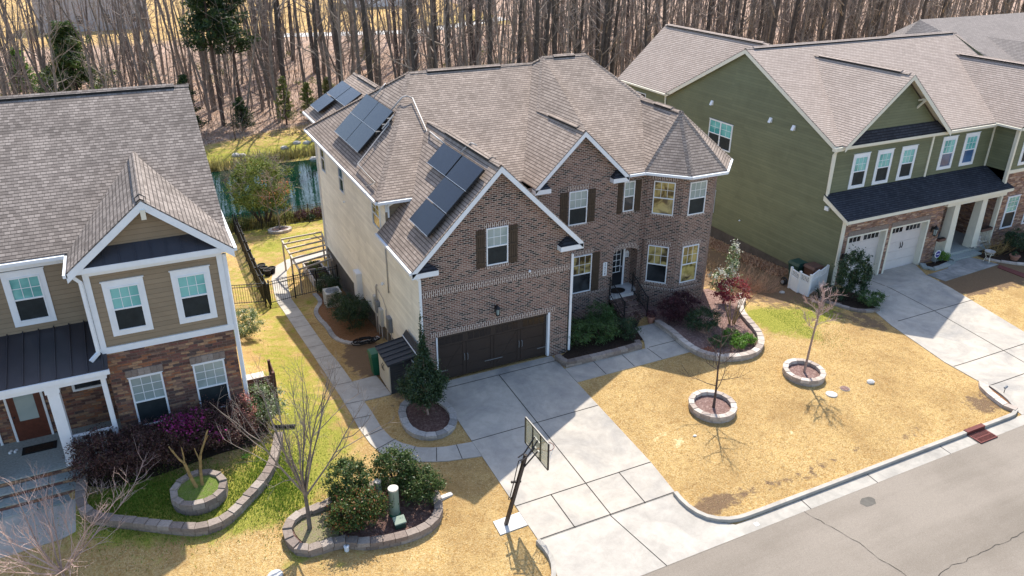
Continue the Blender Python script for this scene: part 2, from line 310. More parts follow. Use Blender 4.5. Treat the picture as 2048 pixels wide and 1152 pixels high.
def T(name, label, cat, loc, group=None):
    o = bpy.data.objects.new(name, None); o.empty_display_size = .2; COL.objects.link(o); o.location = loc
    return tag(o, label, cat, group)
# ------------------------------------------------------------ terrain
YP = [-60, -11.5, -9.06, 0, 4, 8, 13, 16, 20, 26, 30, 31.5, 33, 43, 45, 48, 55, 100, 220]
ZP = [-.62, -.62, -.48, 0, -.5, -1.0, -1.55, -2.05, -2.45, -2.8, -3.2, -3.6, -4.3, -4.3, -3.6, -3.1, -2.7, -1.5, 1.5]
def lin(t, X, Z):
    if t <= X[0]: return Z[0]
    for i in range(len(X)-1):
        if t <= X[i+1]: return Z[i]+(Z[i+1]-Z[i])*(t-X[i])/(X[i+1]-X[i])
    return Z[-1]
def ss(t):
    t = min(1, max(0, t)); return t*t*(3-2*t)
def terrain(x, y):
    if y < -1.5: z = lin(y, YP, ZP)
    else:
        k = min(1.2, (y+1.5)*.8); z = sum(lin(y+k*d, YP, ZP) for d in (-1, -.5, 0, .5, 1))/5
    z -= .24*exp(-((x+2.6)/1.3)**2)*exp(-((y+.5)/3.2)**2)
    z += ss((-3.3-x)/4.6)*lin(y, [-11.5, -9, -6, -3, 0, 5, 12, 20], [.12, .2, .4, .7, .8, .7, .35, 0])
    z -= ss((x-15)/8)*lin(y, [-11.5, -9, 1, 6, 11, 16], [0, .15, .65, .5, .2, 0])
    z -= .2*ss((-12-x)/.4)*ss((-.9-y)/.3)*ss((y+6.5)/2)
    return z
def G(x, y, dz=0): return Vector((x, y, terrain(x, y)+dz))
GX = [-160+10*i for i in range(13)]+[-30+.6*i for i in range(160)]+[66+12*i for i in range(24)]
GY = [-60+8*i for i in range(5)]+[-22+.6*i for i in range(140)]+[62+3*i for i in range(16)]+[112+10*i for i in range(20)]
def patch(name, poly, mat, dz=.02, skirt=.08, flat=None, parent=None, joints=(), jw=.03, step=.6, mat2='joint', kind='structure', loc=None):
    bm = bmesh.new(); vs = [bm.verts.new((x, y, 0)) for x, y in poly]; f = bm.faces.new(vs)
    if f.normal.z < 0: f.normal_flip()
    f.normal_update()
    if f.normal.z < 0: f.normal_flip()
    bmesh.ops.triangulate(bm, faces=[f])
    xs = [p[0] for p in poly]; ys = [p[1] for p in poly]
    for X in GX:
        if min(xs) < X < max(xs): bmesh.ops.bisect_plane(bm, geom=bm.verts[:]+bm.edges[:]+bm.faces[:], plane_co=(X, 0, 0), plane_no=(1, 0, 0))
    for Y in GY:
        if min(ys) < Y < max(ys): bmesh.ops.bisect_plane(bm, geom=bm.verts[:]+bm.edges[:]+bm.faces[:], plane_co=(0, Y, 0), plane_no=(0, 1, 0))
    for v in bm.verts: v.co.z = (terrain(v.co.x, v.co.y) if flat is None else flat)+dz
    m = MB(); idx = {}
    for v in bm.verts: idx[v] = len(m.v); m.v.append(tuple(v.co))
    for f in bm.faces: m.f.append(tuple(idx[v] for v in f.verts)); m.mi.append(0)
    if skirt:
        for e in bm.edges:
            if len(e.link_faces) == 1:
                lp = e.link_loops[0]; a, b = lp.vert.co.copy(), lp.link_loop_next.vert.co.copy()
                m.quads([b, a, a-Vector((0, 0, skirt)), b-Vector((0, 0, skirt))], [(0, 1, 2, 3)])
    bm.free(); m.cur = 1
    for (x0, y0, x1, y1) in joints:
        L = math.hypot(x1-x0, y1-y0); k = max(1, int(L/.5)); dx, dy = (x1-x0)/L, (y1-y0)/L
        for i in range(k):
            a = (x0+dx*L*i/k, y0+dy*L*i/k); b = (x0+dx*L*(i+1)/k, y0+dy*L*(i+1)/k)
            P = [(a[0]-dy*jw/2, a[1]+dx*jw/2), (a[0]+dy*jw/2, a[1]-dx*jw/2), (b[0]+dy*jw/2, b[1]-dx*jw/2), (b[0]-dy*jw/2, b[1]+dx*jw/2)]
            m.face([(x, y, (terrain(x, y) if flat is None else flat)+dz+.004) for x, y in P])
    o = m.build(name, [mat, mat2] if joints else mat, parent, loc=loc)
    if kind and parent is None: o['kind'] = kind
    return o
def smooth(pts, closed=True, k=4):
    n = len(pts); out = []
    for i in range(n if closed else n-1):
        p = [pts[(i+j) % n] if closed else pts[min(max(i+j, 0), n-1)] for j in (-1, 0, 1, 2)]
        for s_ in range(k):
            t = s_/k; out.append(tuple(.5*((2*p[1][c])+(-p[0][c]+p[2][c])*t+(2*p[0][c]-5*p[1][c]+4*p[2][c]-p[3][c])*t*t+(-p[0][c]+3*p[1][c]-3*p[2][c]+p[3][c])*t**3) for c in (0, 1)))
    if not closed: out.append(pts[-1])
    return out
def resample(pts, d, closed):
    P = list(pts)+([pts[0]] if closed else []); L = [0]
    for i in range(1, len(P)): L.append(L[-1]+math.dist(P[i], P[i-1]))
    k = max(2, round(L[-1]/d)); out = []
    for j in range(k+(0 if closed else 1)):
        t = L[-1]*j/k; i = 0
        while i < len(L)-2 and L[i+1] < t: i += 1
        u = (t-L[i])/max(1e-9, L[i+1]-L[i]); out.append((P[i][0]+(P[i+1][0]-P[i][0])*u, P[i][1]+(P[i+1][1]-P[i][1])*u))
    return out
def block_wall(name, label, pts, closed=True, h=.25, wd=.24, mat='block', base=None, L=.34, courses=2, sm=True, group=None, zf=None, cat='garden wall', rough=.012):
    if sm: pts = smooth(pts, closed)
    m = MB(); rr = random.Random(len(pts)*7+int(h*100)); ch = h/courses
    for c in range(courses):
        top = c == courses-1
        q = resample(pts, L*(1 if not top else 1.08), closed); n = len(q)
        for i in range(n if closed else n-1):
            a = Vector((*q[i], 0)); b = Vector((*q[(i+1) % n], 0))
            pa = Vector((*q[i-1], 0)) if (closed or i > 0) else a-(b-a); nb_ = Vector((*q[(i+2) % n], 0)) if (closed or i < n-2) else b+(b-a)
            ta = (b-pa).normalized(); tb = (nb_-a).normalized(); W = wd/2*(1.08 if top else .94)
            na = Vector((-ta.y, ta.x, 0)); nb2 = Vector((-tb.y, tb.x, 0)); g = (b-a)*.018
            zb = (zf(*q[i]) if zf else min(terrain(*q[i]), terrain(*q[(i+1) % n])))+(0 if base is None else base)
            z0 = zb+(-.12 if c == 0 else ch*c); z1 = zb+ch*(c+1)-.004+rr.uniform(-.004, .006); j = rr.uniform(-rough, rough)
            P = [a-na*W+g, b-nb2*W-g, b+nb2*(W+j)-g, a+na*(W+j)+g]
            m.hexa([(p.x, p.y, z0) for p in P]+[(p.x, p.y, z1) for p in P])
    o = m.build(name, mat, loc=G(*pts[0])); return tag(o, label, cat, group)
# ------------------------------------------------------------ vegetation
def rdir(rr):
    z = rr.uniform(-1, 1); t = rr.uniform(0, 2*pi); s = sqrt(1-z*z); return Vector((s*cos(t), s*sin(t), z))
def leafq(m, p, n, sz, rr, asp=.55):
    t = n.orthogonal().normalized(); t.rotate(Matrix.Rotation(rr.uniform(0, 2*pi), 3, n)); b = n.cross(t)*asp*sz; t = t*sz
    m.quads([p-t, p-b*.9+t*.1, p+t, p+b*.9+t*.1], [(0, 1, 2, 3)])
def foliage(m, c, rad_, n, sz, rr, clumps=40, tight=.2, shape='ball', bottom=-.6, out=.6):
    c = V3(c); rx, ry, rz = rad_; cl = []
    for i in range(clumps):
        d = rdir(rr)
        if d.z < bottom: d.z = bottom+rr.random()*.2
        k = rr.uniform(.45, 1.0)**.5
        if shape == 'cone':
            h = rr.random()**1.3; a_ = rr.uniform(0, 2*pi); r = (1-h)**.8*(.35+.6*rr.random()**.5); q = Vector((r*cos(a_), r*sin(a_), h*2-1))
        else: q = d*k*rr.uniform(.8, 1.06)
        cl.append(q)
    for i in range(n):
        q = rr.choice(cl)+rdir(rr)*tight*abs(rr.gauss(0, 1)); p = Vector((c.x+q.x*rx, c.y+q.y*ry, c.z+q.z*rz))
        nn = (q.normalized()*out+rdir(rr)).normalized() if q.length > .01 else rdir(rr)
        leafq(m, p, nn, sz*rr.uniform(.6, 1.25), rr)
def shrub(name, label, x, y, r, h, mat, n=2600, sz=.05, seed=1, cat='shrub', shape='ball', ry=None, clumps=45, stem=True, group=None, extra=None, z0=0, tight=.2, barkm='bark_dark', lift=.08):
    n = int(n*1.8); sz *= .76; clumps = int(clumps*1.3)
    rr = random.Random(seed); b = G(x, y, z0); t = T(name, label, cat, b, group)
    m = MB(); foliage(m, b+Vector((0, 0, lift+(h-lift)/2)), (r, ry or r, (h-lift)/2), n, sz, rr, clumps, tight, shape)
    m.build('foliage', mat, t, uv=False)
    if stem:
        m = MB()
        for i in range(6):
            a_ = rr.uniform(0, 2*pi); q = b+Vector((cos(a_)*r*.6, sin(a_)*r*.6, h*rr.uniform(.5, .8))); mid = b.lerp(q, .5)+Vector((0, 0, .1)); m.tube([b-Vector((0, 0, .05)), mid, q], [.025, .018, .008], 5)
        m.build('stem', barkm, t, uv=False)
    if extra:
        m2, n2, s2, band = extra; m = MB(); cl = band
        for i in range(n2):
            q = Vector((cl[0]+rr.gauss(0, .5)*cl[3], cl[1]+rr.gauss(0, .5)*cl[3], cl[2]+rr.gauss(0, .5)*cl[4])); d = q.normalized() if q.length else rdir(rr)
            d = d*rr.uniform(.9, 1.05); leafq(m, b+Vector((d.x*r, d.y*(ry or r), h/2+d.z*h/2)), rdir(rr), s2, rr, .8)
        m.build('blossom', m2, t, uv=False)
    return t
def limb(m, p, d, L, r0, r1, rr, seg=4, wob=.12, up=.1, sides=5):
    pts = [V3(p)]; rs = [r0]; d = V3(d).normalized()
    for i in range(seg):
        d = (d+Vector((rr.gauss(0, wob), rr.gauss(0, wob), rr.gauss(0, wob)+up))).normalized(); pts.append(pts[-1]+d*L/seg); rs.append(r0+(r1-r0)*(i+1)/seg)
    m.tube(pts, rs, sides, cap=False); return pts, rs, d
def at(pts, t):
    k = t*(len(pts)-1); i = min(int(k), len(pts)-2); return pts[i].lerp(pts[i+1], k-i), (pts[i+1]-pts[i]).normalized()
def twigs(m, pts, n, L, r, rr, sub=2, spread=.9, t0=.25, sides=3, up=.15):
    for i in range(n):
        p, d = at(pts, rr.uniform(t0, 1)); q = (d+rdir(rr)*spread+Vector((0, 0, .25))).normalized(); l = L*rr.uniform(.5, 1.1)
        pp, _, _ = limb(m, p, q, l, r, r*.4, rr, 3, .15, up, sides)
        for j in range(sub):
            p2, d2 = at(pp, rr.uniform(.3, .95)); limb(m, p2, (d2+rdir(rr)*.8).normalized(), l*.5, r*.55, r*.3, rr, 2, .15, up, sides)
def vase_tree(name, label, x, y, H, fork, nl, spread, seed, tr=.045, bark='bark_dark', twig='bark_dark', z0=0, ntw=9, tl=.5, trad=.006, cat='bare tree', lean=(0, 0), leader=False, low=False):
    rr = random.Random(seed); b = G(x, y, z0); t = T(name, label, cat, b); m = MB(); c = MB()
    fp = b+Vector((lean[0]*fork, lean[1]*fork, fork)); m.tube([b-Vector((0, 0, .1)), b.lerp(fp, .5)+Vector((.015, .01, 0)), fp], [tr*1.25, tr, tr*.85], 9, cap=False)
    if leader:
        pts, _, _ = limb(m, fp, Vector((lean[0], lean[1], 1)), H-fork, tr*.85, .008, rr, 6, .05, .12, 7)
        for i in range(nl):
            p, d = at(pts, (i/nl)**1.0*.9); a_ = i*2.4+rr.uniform(-.4, .4); e = rr.uniform(.25, .75)
            q, _, _ = limb(c, p, Vector((cos(a_), sin(a_), e)), spread*(1-.45*i/nl)*rr.uniform(.8, 1.15), tr*.38, .005, rr, 4, .12, .1, 5); twigs(c, q, ntw, tl, trad, rr)
        twigs(c, pts, ntw, tl, trad, rr, t0=.5)
    else:
        for i in range(nl):
            a_ = 2*pi*i/nl+rr.uniform(-.25, .25); e = rr.uniform(.75, 1.3) if i % 2 else rr.uniform(1.3, 2.4); L = (H-fork)*rr.uniform(.85, 1.08)
            s_ = spread/H; d = Vector((cos(a_)*s_, sin(a_)*s_, e*.55)); q, _, _ = limb(m if i < nl//2 else c, fp-Vector((0, 0, rr.uniform(0, fork*.15))), d, L, tr*.6, .005, rr, 6, .07, .07, 5)
            for j in range(3):
                p, dd = at(q, rr.uniform(.2, .7)); q2, _, _ = limb(c, p, (dd+rdir(rr)*.6).normalized(), L*.5, tr*.28, .004, rr, 4, .1, .1, 4); twigs(c, q2, ntw//2, tl, trad, rr)
            twigs(c, q, ntw, tl, trad, rr)
    m.build('trunk', bark, t, uv=False, smooth=True); c.build('crown', twig, t, uv=False); return t
# ============================================================ SETTING
def gsum(x, y, L): return sum(a*exp(-((x-cx)/sx)**2-((y-cy)/sy)**2) for cx, cy, sx, sy, a in L)
GREEN = [(-4.6, 4, 1.6, 6, .75), (-5, -1.5, 1.5, 2.4, .62), (-10.8, -3.1, 1.6, .9, 1.2), (-5.2, -4.5, 1.2, 1.5, .3), (-3.3, 12, 1.5, 3, .5), (-9, -4, 2.6, 1.3, 1.2), (-6.4, -3.6, .7, 1.4, .8), (-7.5, -5.0, 1.2, .5, .7), (-5.5, 17, 2.5, 6, .45), (-1, 21, 3.5, 6, .42), (-2.2, 24, 1.2, 1, .4), (.6, 25.4, 2.5, .7, .35),
         (17.9, -1.1, 1.6, .8, .95), (19.6, -1.9, 1.4, .6, .85), (16.4, -1.0, .8, 1.3, .95), (17.2, -3, 1.1, 1.0, .62), (20.9, -3.1, .9, .5, .5), (20.8, -.7, 1.1, .7, .8), (18.8, .6, 1.4, .7, .6), (17.5, -2.6, .35, .5, .5), (16, -2.2, .6, .6, .4), (18.6, -8.6, .4, .3, .4), (-6.5, -6.9, .5, .35, .8), (-5.3, -7.4, .7, .3, .7), (-1.0, 12.3, .8, .9, .7), (10, 48.5, 60, 3.5, .75), (5, 30, 60, 2.5, .5), (3, 54, 30, 3, .4), (60, 118, 30, 14, .6), (38, 90, 10, 12, .45), (-26, 96, 16, 10, .2), (-3, -10, 2, 1, .0), (20, 30, 40, 8, .35), (-14, -6.4, 3, .8, .4)]
BARE = [(-1.2, 5.2, .9, 4.5, .62), (-1.7, 3.9, .6, 1.2, .4), (8, -10.2, 2.2, .34, .72), (11.3, -10.25, 1.8, .32, .68), (6.2, -9.9, .7, .5, .9), (15.5, -10.2, 2.2, .36, .68), (19.9, -9.8, .9, .7, 1.0), (20.5, 2.2, 3.6, 3.2, .85), (19, 8, 4, 6, .95), (21.3, -2.9, 1.2, 1.3, .6), (-.4, -1.2, 1.2, 2.2, .62), (-.5, -4.6, .9, .6, .12), (30.5, -2.0, 4.5, 1.3, .9), (35, -1.8, 4, 1.3, .9), (-1.0, 3.5, .9, 2.5, .6)]
PALE = [(6.81, -6.33, .4, .25, .95), (7.1, -6.9, .3, .22, .85), (11.2, -8.2, .4, .3, .7), (-4.8, -8.6, .7, .4, .5), (-5.3, 1.6, .5, .6, .5)]
m = MB()
for y in GY:
    for x in GX: m.v.append((x, y, terrain(x, y)))
nx = len(GX)
def inrect(x, y, r): return r[0] < x < r[1] and r[2] < y < r[3]
for j in range(len(GY)-1):
    for i in range(nx-1): m.f.append((j*nx+i, j*nx+i+1, (j+1)*nx+i+1, (j+1)*nx+i)); m.mi.append(0)
g = m.build('ground', 'lawn', uv=False, smooth=True); g['kind'] = 'structure'
me = g.data
for nm, fn in (('pale', lambda x, y: min(1, gsum(x, y, PALE))), ('green', lambda x, y: min(1, gsum(x, y, GREEN))), ('bare', lambda x, y: min(1, gsum(x, y, BARE))), ('litter', lambda x, y: (ss((y-51-3*sin(x*.13))/6)*(1-ss((y-100)/22)*(.8 if x < 60 else .25))))):
    at_ = me.attributes.new(nm, 'FLOAT', 'POINT'); at_.data.foreach_set('value', [fn(v.co.x, v.co.y) for v in me.vertices])
# road, kerbs, concrete
KY = -11.48
patch('road', [(-60, -60), (90, -60), (90, KY), (-60, KY)], 'asphalt', .012, 0)
patch('gutter_pan', [(-60, KY), (0.35, KY), (0.35, -11.02), (-60, -11.02)], 'kerb_concrete', .016, 0, joints=[(x, KY, x, -11.02) for x in (-12, -9, -6, -3)])
patch('gutter_pan', [(6.4, KY), (20.45, KY), (20.45, -11.02), (6.4, -11.02)], 'kerb_concrete', .016, 0, joints=[(x, KY, x, -11.02) for x in (9.15, 12.2, 15.9, 17.4, 18.4)], mat2='joint')
patch('driveway_apron', [(.35, KY), (6.4, KY), (6.4, -11.02), (5.75, -10.55), (5.42, -9.95), (5.36, -9.06), (.36, -9.06), (.42, -9.9), (.22, -10.5), (-.1, -11.02), (.35, -11.2)], 'concrete_path', .02, 0, joints=[(2.95, -9.06, 3.4, KY)])
patch('driveway', [(.32, 0.02), (.36, -9.05), (5.5, -9.05), (5.62, -7.45), (5.66, -.02)], 'concrete', .026, .1, joints=[(.34, -.5, 5.64, -.5), (.34, -3.89, 5.63, -3.89), (.35, -7.45, 5.62, -7.45), (.36, -9.02, 5.52, -9.02), (2.98, -.5, 2.98, -9.05), (1.65, -7.45, 1.65, -9.05), (4.3, -7.45, 4.3, -9.05)], jw=.035)
patch('hoop_pad', [(-.6, -7.77), (.34, -7.74), (.34, -8.34), (-.62, -8.37)], 'concrete_white', .035, .1)
patch('front_walk', [(5.67, -1.18), (9.66, -1.2), (9.95, -.7), (10.35, .65), (11.55, .6), (11.3, -1.6), (11.38, -2.2), (5.67, -2.22)], 'concrete', .024, .1, joints=[(7.05, -1.2, 7.05, -2.2), (8.45, -1.2, 8.45, -2.2), (9.75, -1.2, 9.85, -2.2), (9.85, -1.2, 11.3, -1.2)])
sp_out = [(-3.52, 21.0-7.6), (-3.45, 11), (-3.35, 7.01), (-3.3, 4.93), (-3.22, 2.2), (-3.15, .37), (-3.1, -1.3), (-2.98, -2.4), (-2.8, -3.07), (-2.47, -3.63), (-1.9, -4.05), (-1.33, -4.34), (-.83, -4.53), (.33, -4.78)]
sp_in = [(.33, -3.94), (-.62, -3.79), (-1.1, -3.62), (-1.52, -3.38), (-1.95, -2.85), (-2.19, -2.37), (-2.33, -1.59), (-2.36, -.55), (-2.42, .47), (-2.43, 2.1), (-2.5, 4.1), (-2.6, 5.6), (-2.64, 7.77), (-2.7, 11.25), (-2.75, 13.5)]
patch('side_path', sp_out+sp_in, 'concrete_path', .03, .12, joints=[(-3.4, y, -2.3, y) for y in (12.0, 10.6, 9.2)]+[(-3.32, y, -2.55, y) for y in (7.8, 6.4, 5.0)]+[(-3.2, y, -2.45, y) for y in (3.6, 2.1, .45, -.7)]+[(-3.05, -1.9, -2.3, -1.7), (-2.9, -2.8, -2.05, -2.5), (-2.1, -3.92, -1.6, -3.3), (-1.2, -4.38, -.95, -3.7), (-.35, -4.65, -.25, -3.85)], jw=.025)
patch('bin_pad', [(-2.42, .42), (-2.42, 2.1), (-1.44, 2.04), (-1.37, .22)], 'concrete_path', .034, .1)
patch('back_path', [(-3.52, 13.41), (-3.3, 16), (-3.1, 17.8), (-2.53, 20.05), (-1.64, 21.0), (-.8, 21.4), (3, 21.5), (3, 20.3), (-.66, 20.33), (-1.55, 19.9), (-2.05, 18.8), (-2.4, 16.7), (-2.75, 13.5)], 'concrete_path', .03, .1)
patch('green_house_driveway', [(23.9, 1.5), (29.95, 1.5), (28.7, -.3), (28.42, -2), (27.2, -7), (27.2, -9.2), (28.2, -10.4), (28.2, -11.02), (20.6, -11.02), (20.9, -10), (21.3, -9.1), (21.38, -7.0), (22.1, -3.6)], 'concrete', .026, .1, joints=[(22.74, -3.44, 28.3, -3.43), (21.4, -7.44, 27.2, -7.45), (21.4, -9.1, 27.2, -9.1), (25.6, 1, 25.3, -3.4), (25.3, -3.4, 24.2, -11)], jw=.04)
patch('gutter_pan', [(20.45, KY), (60, KY), (60, -11.02), (20.45, -11.02)], 'kerb_concrete', .016, 0)
patch('green_house_walk', [(28.75, -.3), (28.9, -1.3), (33.6, -1.05), (33.3, .55), (31.5, .35), (30.6, -.15)], 'concrete_stained', .03, .08)
patch('brick_path', [(33.15, -1.3), (33.6, -1.1), (33.9, -4.5), (33.2, -4.5)], 'rust_iron', .03, .06)
patch('porch_walk', [(-16.5, -2.2), (-12.2, -2.2), (-12.2, -3.6), (-13.8, -3.7), (-16.5, -3.8)], 'concrete', .03, .1)
# asphalt cracks / oil
def crack(pts, w_=.02):
    m = MB(); rr = random.Random(3); q = resample(pts, .18, False); q = [(x+rr.gauss(0, .025), y+rr.gauss(0, .025)) for x, y in q]
    for i in range(len(q)-1):
        dx, dy = q[i+1][0]-q[i][0], q[i+1][1]-q[i][1]; L = math.hypot(dx, dy) or 1; ww = w_*rr.uniform(.35, 1)/2; nx_, ny_ = -dy/L*ww, dx/L*ww
        m.face([(x, y, terrain(x, y)+.02) for x, y in ((q[i][0]+nx_, q[i][1]+ny_), (q[i][0]-nx_, q[i][1]-ny_), (q[i+1][0]-nx_, q[i+1][1]-ny_), (q[i+1][0]+nx_, q[i+1][1]+ny_))])
    o = m.build('road_crack', 'joint'); o['kind'] = 'structure'
crack([(8.85, -11.5), (9.01, -12.18), (9.22, -12.73), (9.37, -13.24), (9.34, -13.9), (9.55, -14.44), (9.5, -15.2), (9.8, -17)]); crack([(9.2, -16), (10.38, -15.22), (11.07, -15.12), (11.88, -15.18), (13.08, -15.17), (14.41, -15.14), (18, -15.1)])
rr = random.Random(5); patch('oil_stain', [(11.11+(.26+.1*rr.random())*cos(t*.42), -12.04+(.17+.08*rr.random())*sin(t*.42)) for t in range(15)], 'asphalt_patch', .016, 0)
patch('road_marking', [(6.95, -11.2), (7.12, -11.2), (7.12, -11.35), (6.95, -11.35)], 'concrete_white', .022, 0)
def kerb(name, pts, mat='kerb_concrete', closed=False, h=.13, wd=.16):
    q = resample(smooth(pts, False, 5), .35, False); m = MB()
    for i in range(len(q)-1):
        def fr(k):
            a = q[max(k-1, 0)]; b = q[min(k+1, len(q)-1)]; L = math.dist(a, b); t = ((b[0]-a[0])/L, (b[1]-a[1])/L); return (-t[1], t[0])
        n0, n1 = fr(i), fr(i+1); z0, z1 = terrain(*q[i]), terrain(*q[i+1]); P = []
        for zz, ww in ((-.1, 1), (1, .8)):
            P += [(q[i][0]-n0[0]*wd/2*ww, q[i][1]-n0[1]*wd/2*ww, z0+(h if zz > 0 else -.1)), (q[i+1][0]-n1[0]*wd/2*ww, q[i+1][1]-n1[1]*wd/2*ww, z1+(h if zz > 0 else -.1)), (q[i+1][0]+n1[0]*wd/2, q[i+1][1]+n1[1]*wd/2, z1+(h if zz > 0 else -.1)), (q[i][0]+n0[0]*wd/2, q[i][1]+n0[1]*wd/2, z0+(h if zz > 0 else -.1))]
        m.hexa(P)
    o = m.build(name, mat); o['kind'] = 'structure'
kerb('kerb', [(5.44, -9.1), (5.42, -9.5), (5.5, -10.0), (5.75, -10.45), (6.25, -10.78), (6.9, -10.9), (9, -10.92), (12, -10.93), (14, -10.93), (17.4, -10.93)])
kerb('kerb', [(18.42, -10.93), (19.5, -10.93), (20.3, -10.9), (20.75, -10.6), (21.1, -10.0), (21.3, -9.2)])
kerb('kerb', [(.3, -9.1), (.36, -9.5), (.34, -9.95), (.12, -10.45), (-.25, -10.8), (-1, -10.93), (-6, -10.93), (-20, -10.93)])
def lawn_strip(): pass
# mulch / soil areas
def bedfill(pts, mat, dz=.05, name='mulch_bed', sm=True): return patch(name, smooth(pts) if sm else pts, mat, dz, 0)
# storm drain
t = T('storm_drain', 'rusty red storm drain grate with red curb inlet in the street gutter', 'storm drain', G(17.9, -11.3))
m = MB(); m.box(17.42, 18.42, -11.0, -10.82, terrain(17.9, -11)-.02, terrain(17.9, -11)+.15); m.build('curb_inlet', 'rust_iron', t)
m = MB(); z = terrain(17.9, -11.2)+.024
m.box(17.44, 18.38, -11.56, -11.52, z-.03, z+.02); m.box(17.44, 18.38, -11.08, -11.04, z-.03, z+.02); m.box(17.44, 17.5, -11.52, -11.08, z-.03, z+.02); m.box(18.32, 18.38, -11.52, -11.08, z-.03, z+.02); m.box(17.5, 18.32, -11.32, -11.28, z-.02, z+.018)
for i in range(13): x = 17.53+i*.063; m.bar((x-.03, -11.52, z+.005), (x+.03, -11.08, z+.005), .028, .02)
m.build('grate', 'rust_iron', t); m = MB(); m.box(17.5, 18.32, -11.52, -11.08, z-.028, z-.012); m.build('pit', 'joint', t)
# pond
pp = []
for i in range(48):
    a_ = 2*pi*i/48; pp.append((6+34*cos(a_)*(1+.05*sin(3*a_)), 38.3+8.0*sin(a_)*(1+.06*sin(5*a_+1))))
m = MB(); m.face([(x, y, -3.45) for x, y in pp]); o = m.build('pond_water', 'pond_water', uv=False); o['kind'] = 'structure'
# ============================================================ windows etc
Z = Vector((0, 0, 1))
def FR(x, y, z, ux, uy):
    u = Vector((ux, uy, 0)).normalized(); return (Vector((x, y, z)), u, Vector((u.y, -u.x, 0)))
def window(par, fr, w_, h, cols=3, rows=2, trim='white', tw=.045, head=0, flat=0, up='glass_sky_teal', lo='glass_screen', one=False, rows_lo=0, proud=.05, name='window', double=False):
    """fr origin = bottom-left of the sash opening; optional flat outer casing"""
    m = MB(); L = lambda *a_: m.lbox(fr, *a_)
    if flat:
        L(-flat, 0, 0, .032, -flat, h+head); L(w_, w_+flat, 0, .032, -flat, h+head); L(0, w_, 0, .032, -flat, 0); L(0, w_, 0, .032, h, h+head)
        L(-flat-.03, w_+flat+.03, 0, .06, h+head, h+head+.03)
    L(0, tw, 0, proud, 0, h); L(w_-tw, w_, 0, proud, 0, h); L(tw, w_-tw, 0, proud, 0, tw); L(tw, w_-tw, 0, proud, h-tw, h)
    if double: L(w_/2-.04, w_/2+.04, 0, proud, tw, h-tw)
    mid = h*.5
    if not one: L(tw, w_-tw, 0, proud*.85, mid-.025, mid+.025)
    o = m.build(name, trim, par)
    m = MB()
    if one: m.lbox(fr, tw, w_-tw, .001, .012, tw, h-tw); m.build('pane', up, o)
    else:
        m.lbox(fr, tw, w_-tw, .001, .014, mid+.025, h-tw); m.build('pane', up, o)
        m = MB(); m.lbox(fr, tw, w_-tw, .001, .010, tw, mid-.025); m.build('pane', lo, o)
    if cols > 1:
        m = MB(); g0, g1 = (mid+.025, h-tw) if not one else (tw, h-tw); ww = (w_-2*tw)
        segs = [(tw, w_-tw)] if not double else [(tw, w_/2-.04), (w_/2+.04, w_-tw)]
        for a0, a1 in segs:
            for i in range(1, cols): x = a0+(a1-a0)*i/cols; m.lbox(fr, x-.009, x+.009, .014, .024, g0, g1)
            for i in range(1, rows): zz = g0+(g1-g0)*i/rows; m.lbox(fr, a0, a1, .014, .022, zz-.009, zz+.009)
        m.build('grille', trim, o)
    return o
def shutter(par, fr, w_, h, mat='shutter_brown'):
    m = MB(); k = 4; b = w_/k
    for i in range(k): m.lbox(fr, i*b+.006, (i+1)*b-.006, 0, .03, 0, h)
    for zz in (.12*h, .5*h, .86*h): m.lbox(fr, .01, w_-.01, .03, .05, zz-.05, zz+.05)
    return m.build('shutter', mat, par)
def solo(par, fr, w_, z0, z1, mat, name='lintel', proud=.014):
    m = MB(); m.lbox(fr, 0, w_, 0, proud, z0, z1); return m.build(name, mat, par)
def wall(par, polys, mat, name='wall'):
    m = MB()
    for p in polys: m.face(p)
    return m.build(name, mat, par)
def lantern(par_none, x, y, z, label, n=(0, -1), s=1.0, group=None):
    t = T('wall_lantern', label, 'wall lantern', (x, y, z), group); nx_, ny_ = n; c = Vector((x+nx_*.16*s, y+ny_*.16*s, z))
    m = MB(); m.bar((x, y, z-.1*s), (x, y, z+.12*s), .1*s, .03*s, (nx_, ny_, 0)); m.tube([(x, y, z+.02), c+Vector((0, 0, .2*s)), c+Vector((0, 0, .12*s))], .015*s, 6)
    m.lathe(c, [(.02*s, .17*s), (.1*s, .08*s), (.105*s, .06*s)], 8); m.lathe(c, [(.06*s, -.2*s), (.085*s, -.17*s), (.03*s, -.23*s)], 8)
    for i in range(4): a_ = pi/4+i*pi/2; m.bar(c+Vector((cos(a_)*.085*s, sin(a_)*.085*s, .07*s)), c+Vector((cos(a_)*.065*s, sin(a_)*.065*s, -.18*s)), .014*s, .014*s)
    m.build('bracket', 'black_metal', t); m = MB(); m.lathe(c, [(.05*s, -.17*s), (.07*s, .05*s)], 8); m.build('glass', 'glass_pale', t); return t
def gutter(par, a_, b_, mat='white', w_=.12, h=.11, name='gutter'):
    m = MB(); m.bar(a_, b_, w_, h); return m.build(name, mat, par)
def spout(par, pts, mat='white', w_=.075, name='downspout'):
    m = MB()
    for i in range(len(pts)-1): m.bar(pts[i], pts[i+1], w_, w_, (.3, 1, 0) if abs(pts[i+1][2]-pts[i][2]) > .3 else (0, 0, 1))
    return m.build(name, mat, par)
def roofpoly(m, polys, th=.05):
    for p in polys:
        A = [V3(q) for q in p]; n = (A[1]-A[0]).cross(A[2]-A[0])
        if n.z < 0: A = A[::-1]
        m.prism(A, (0, 0, -th))
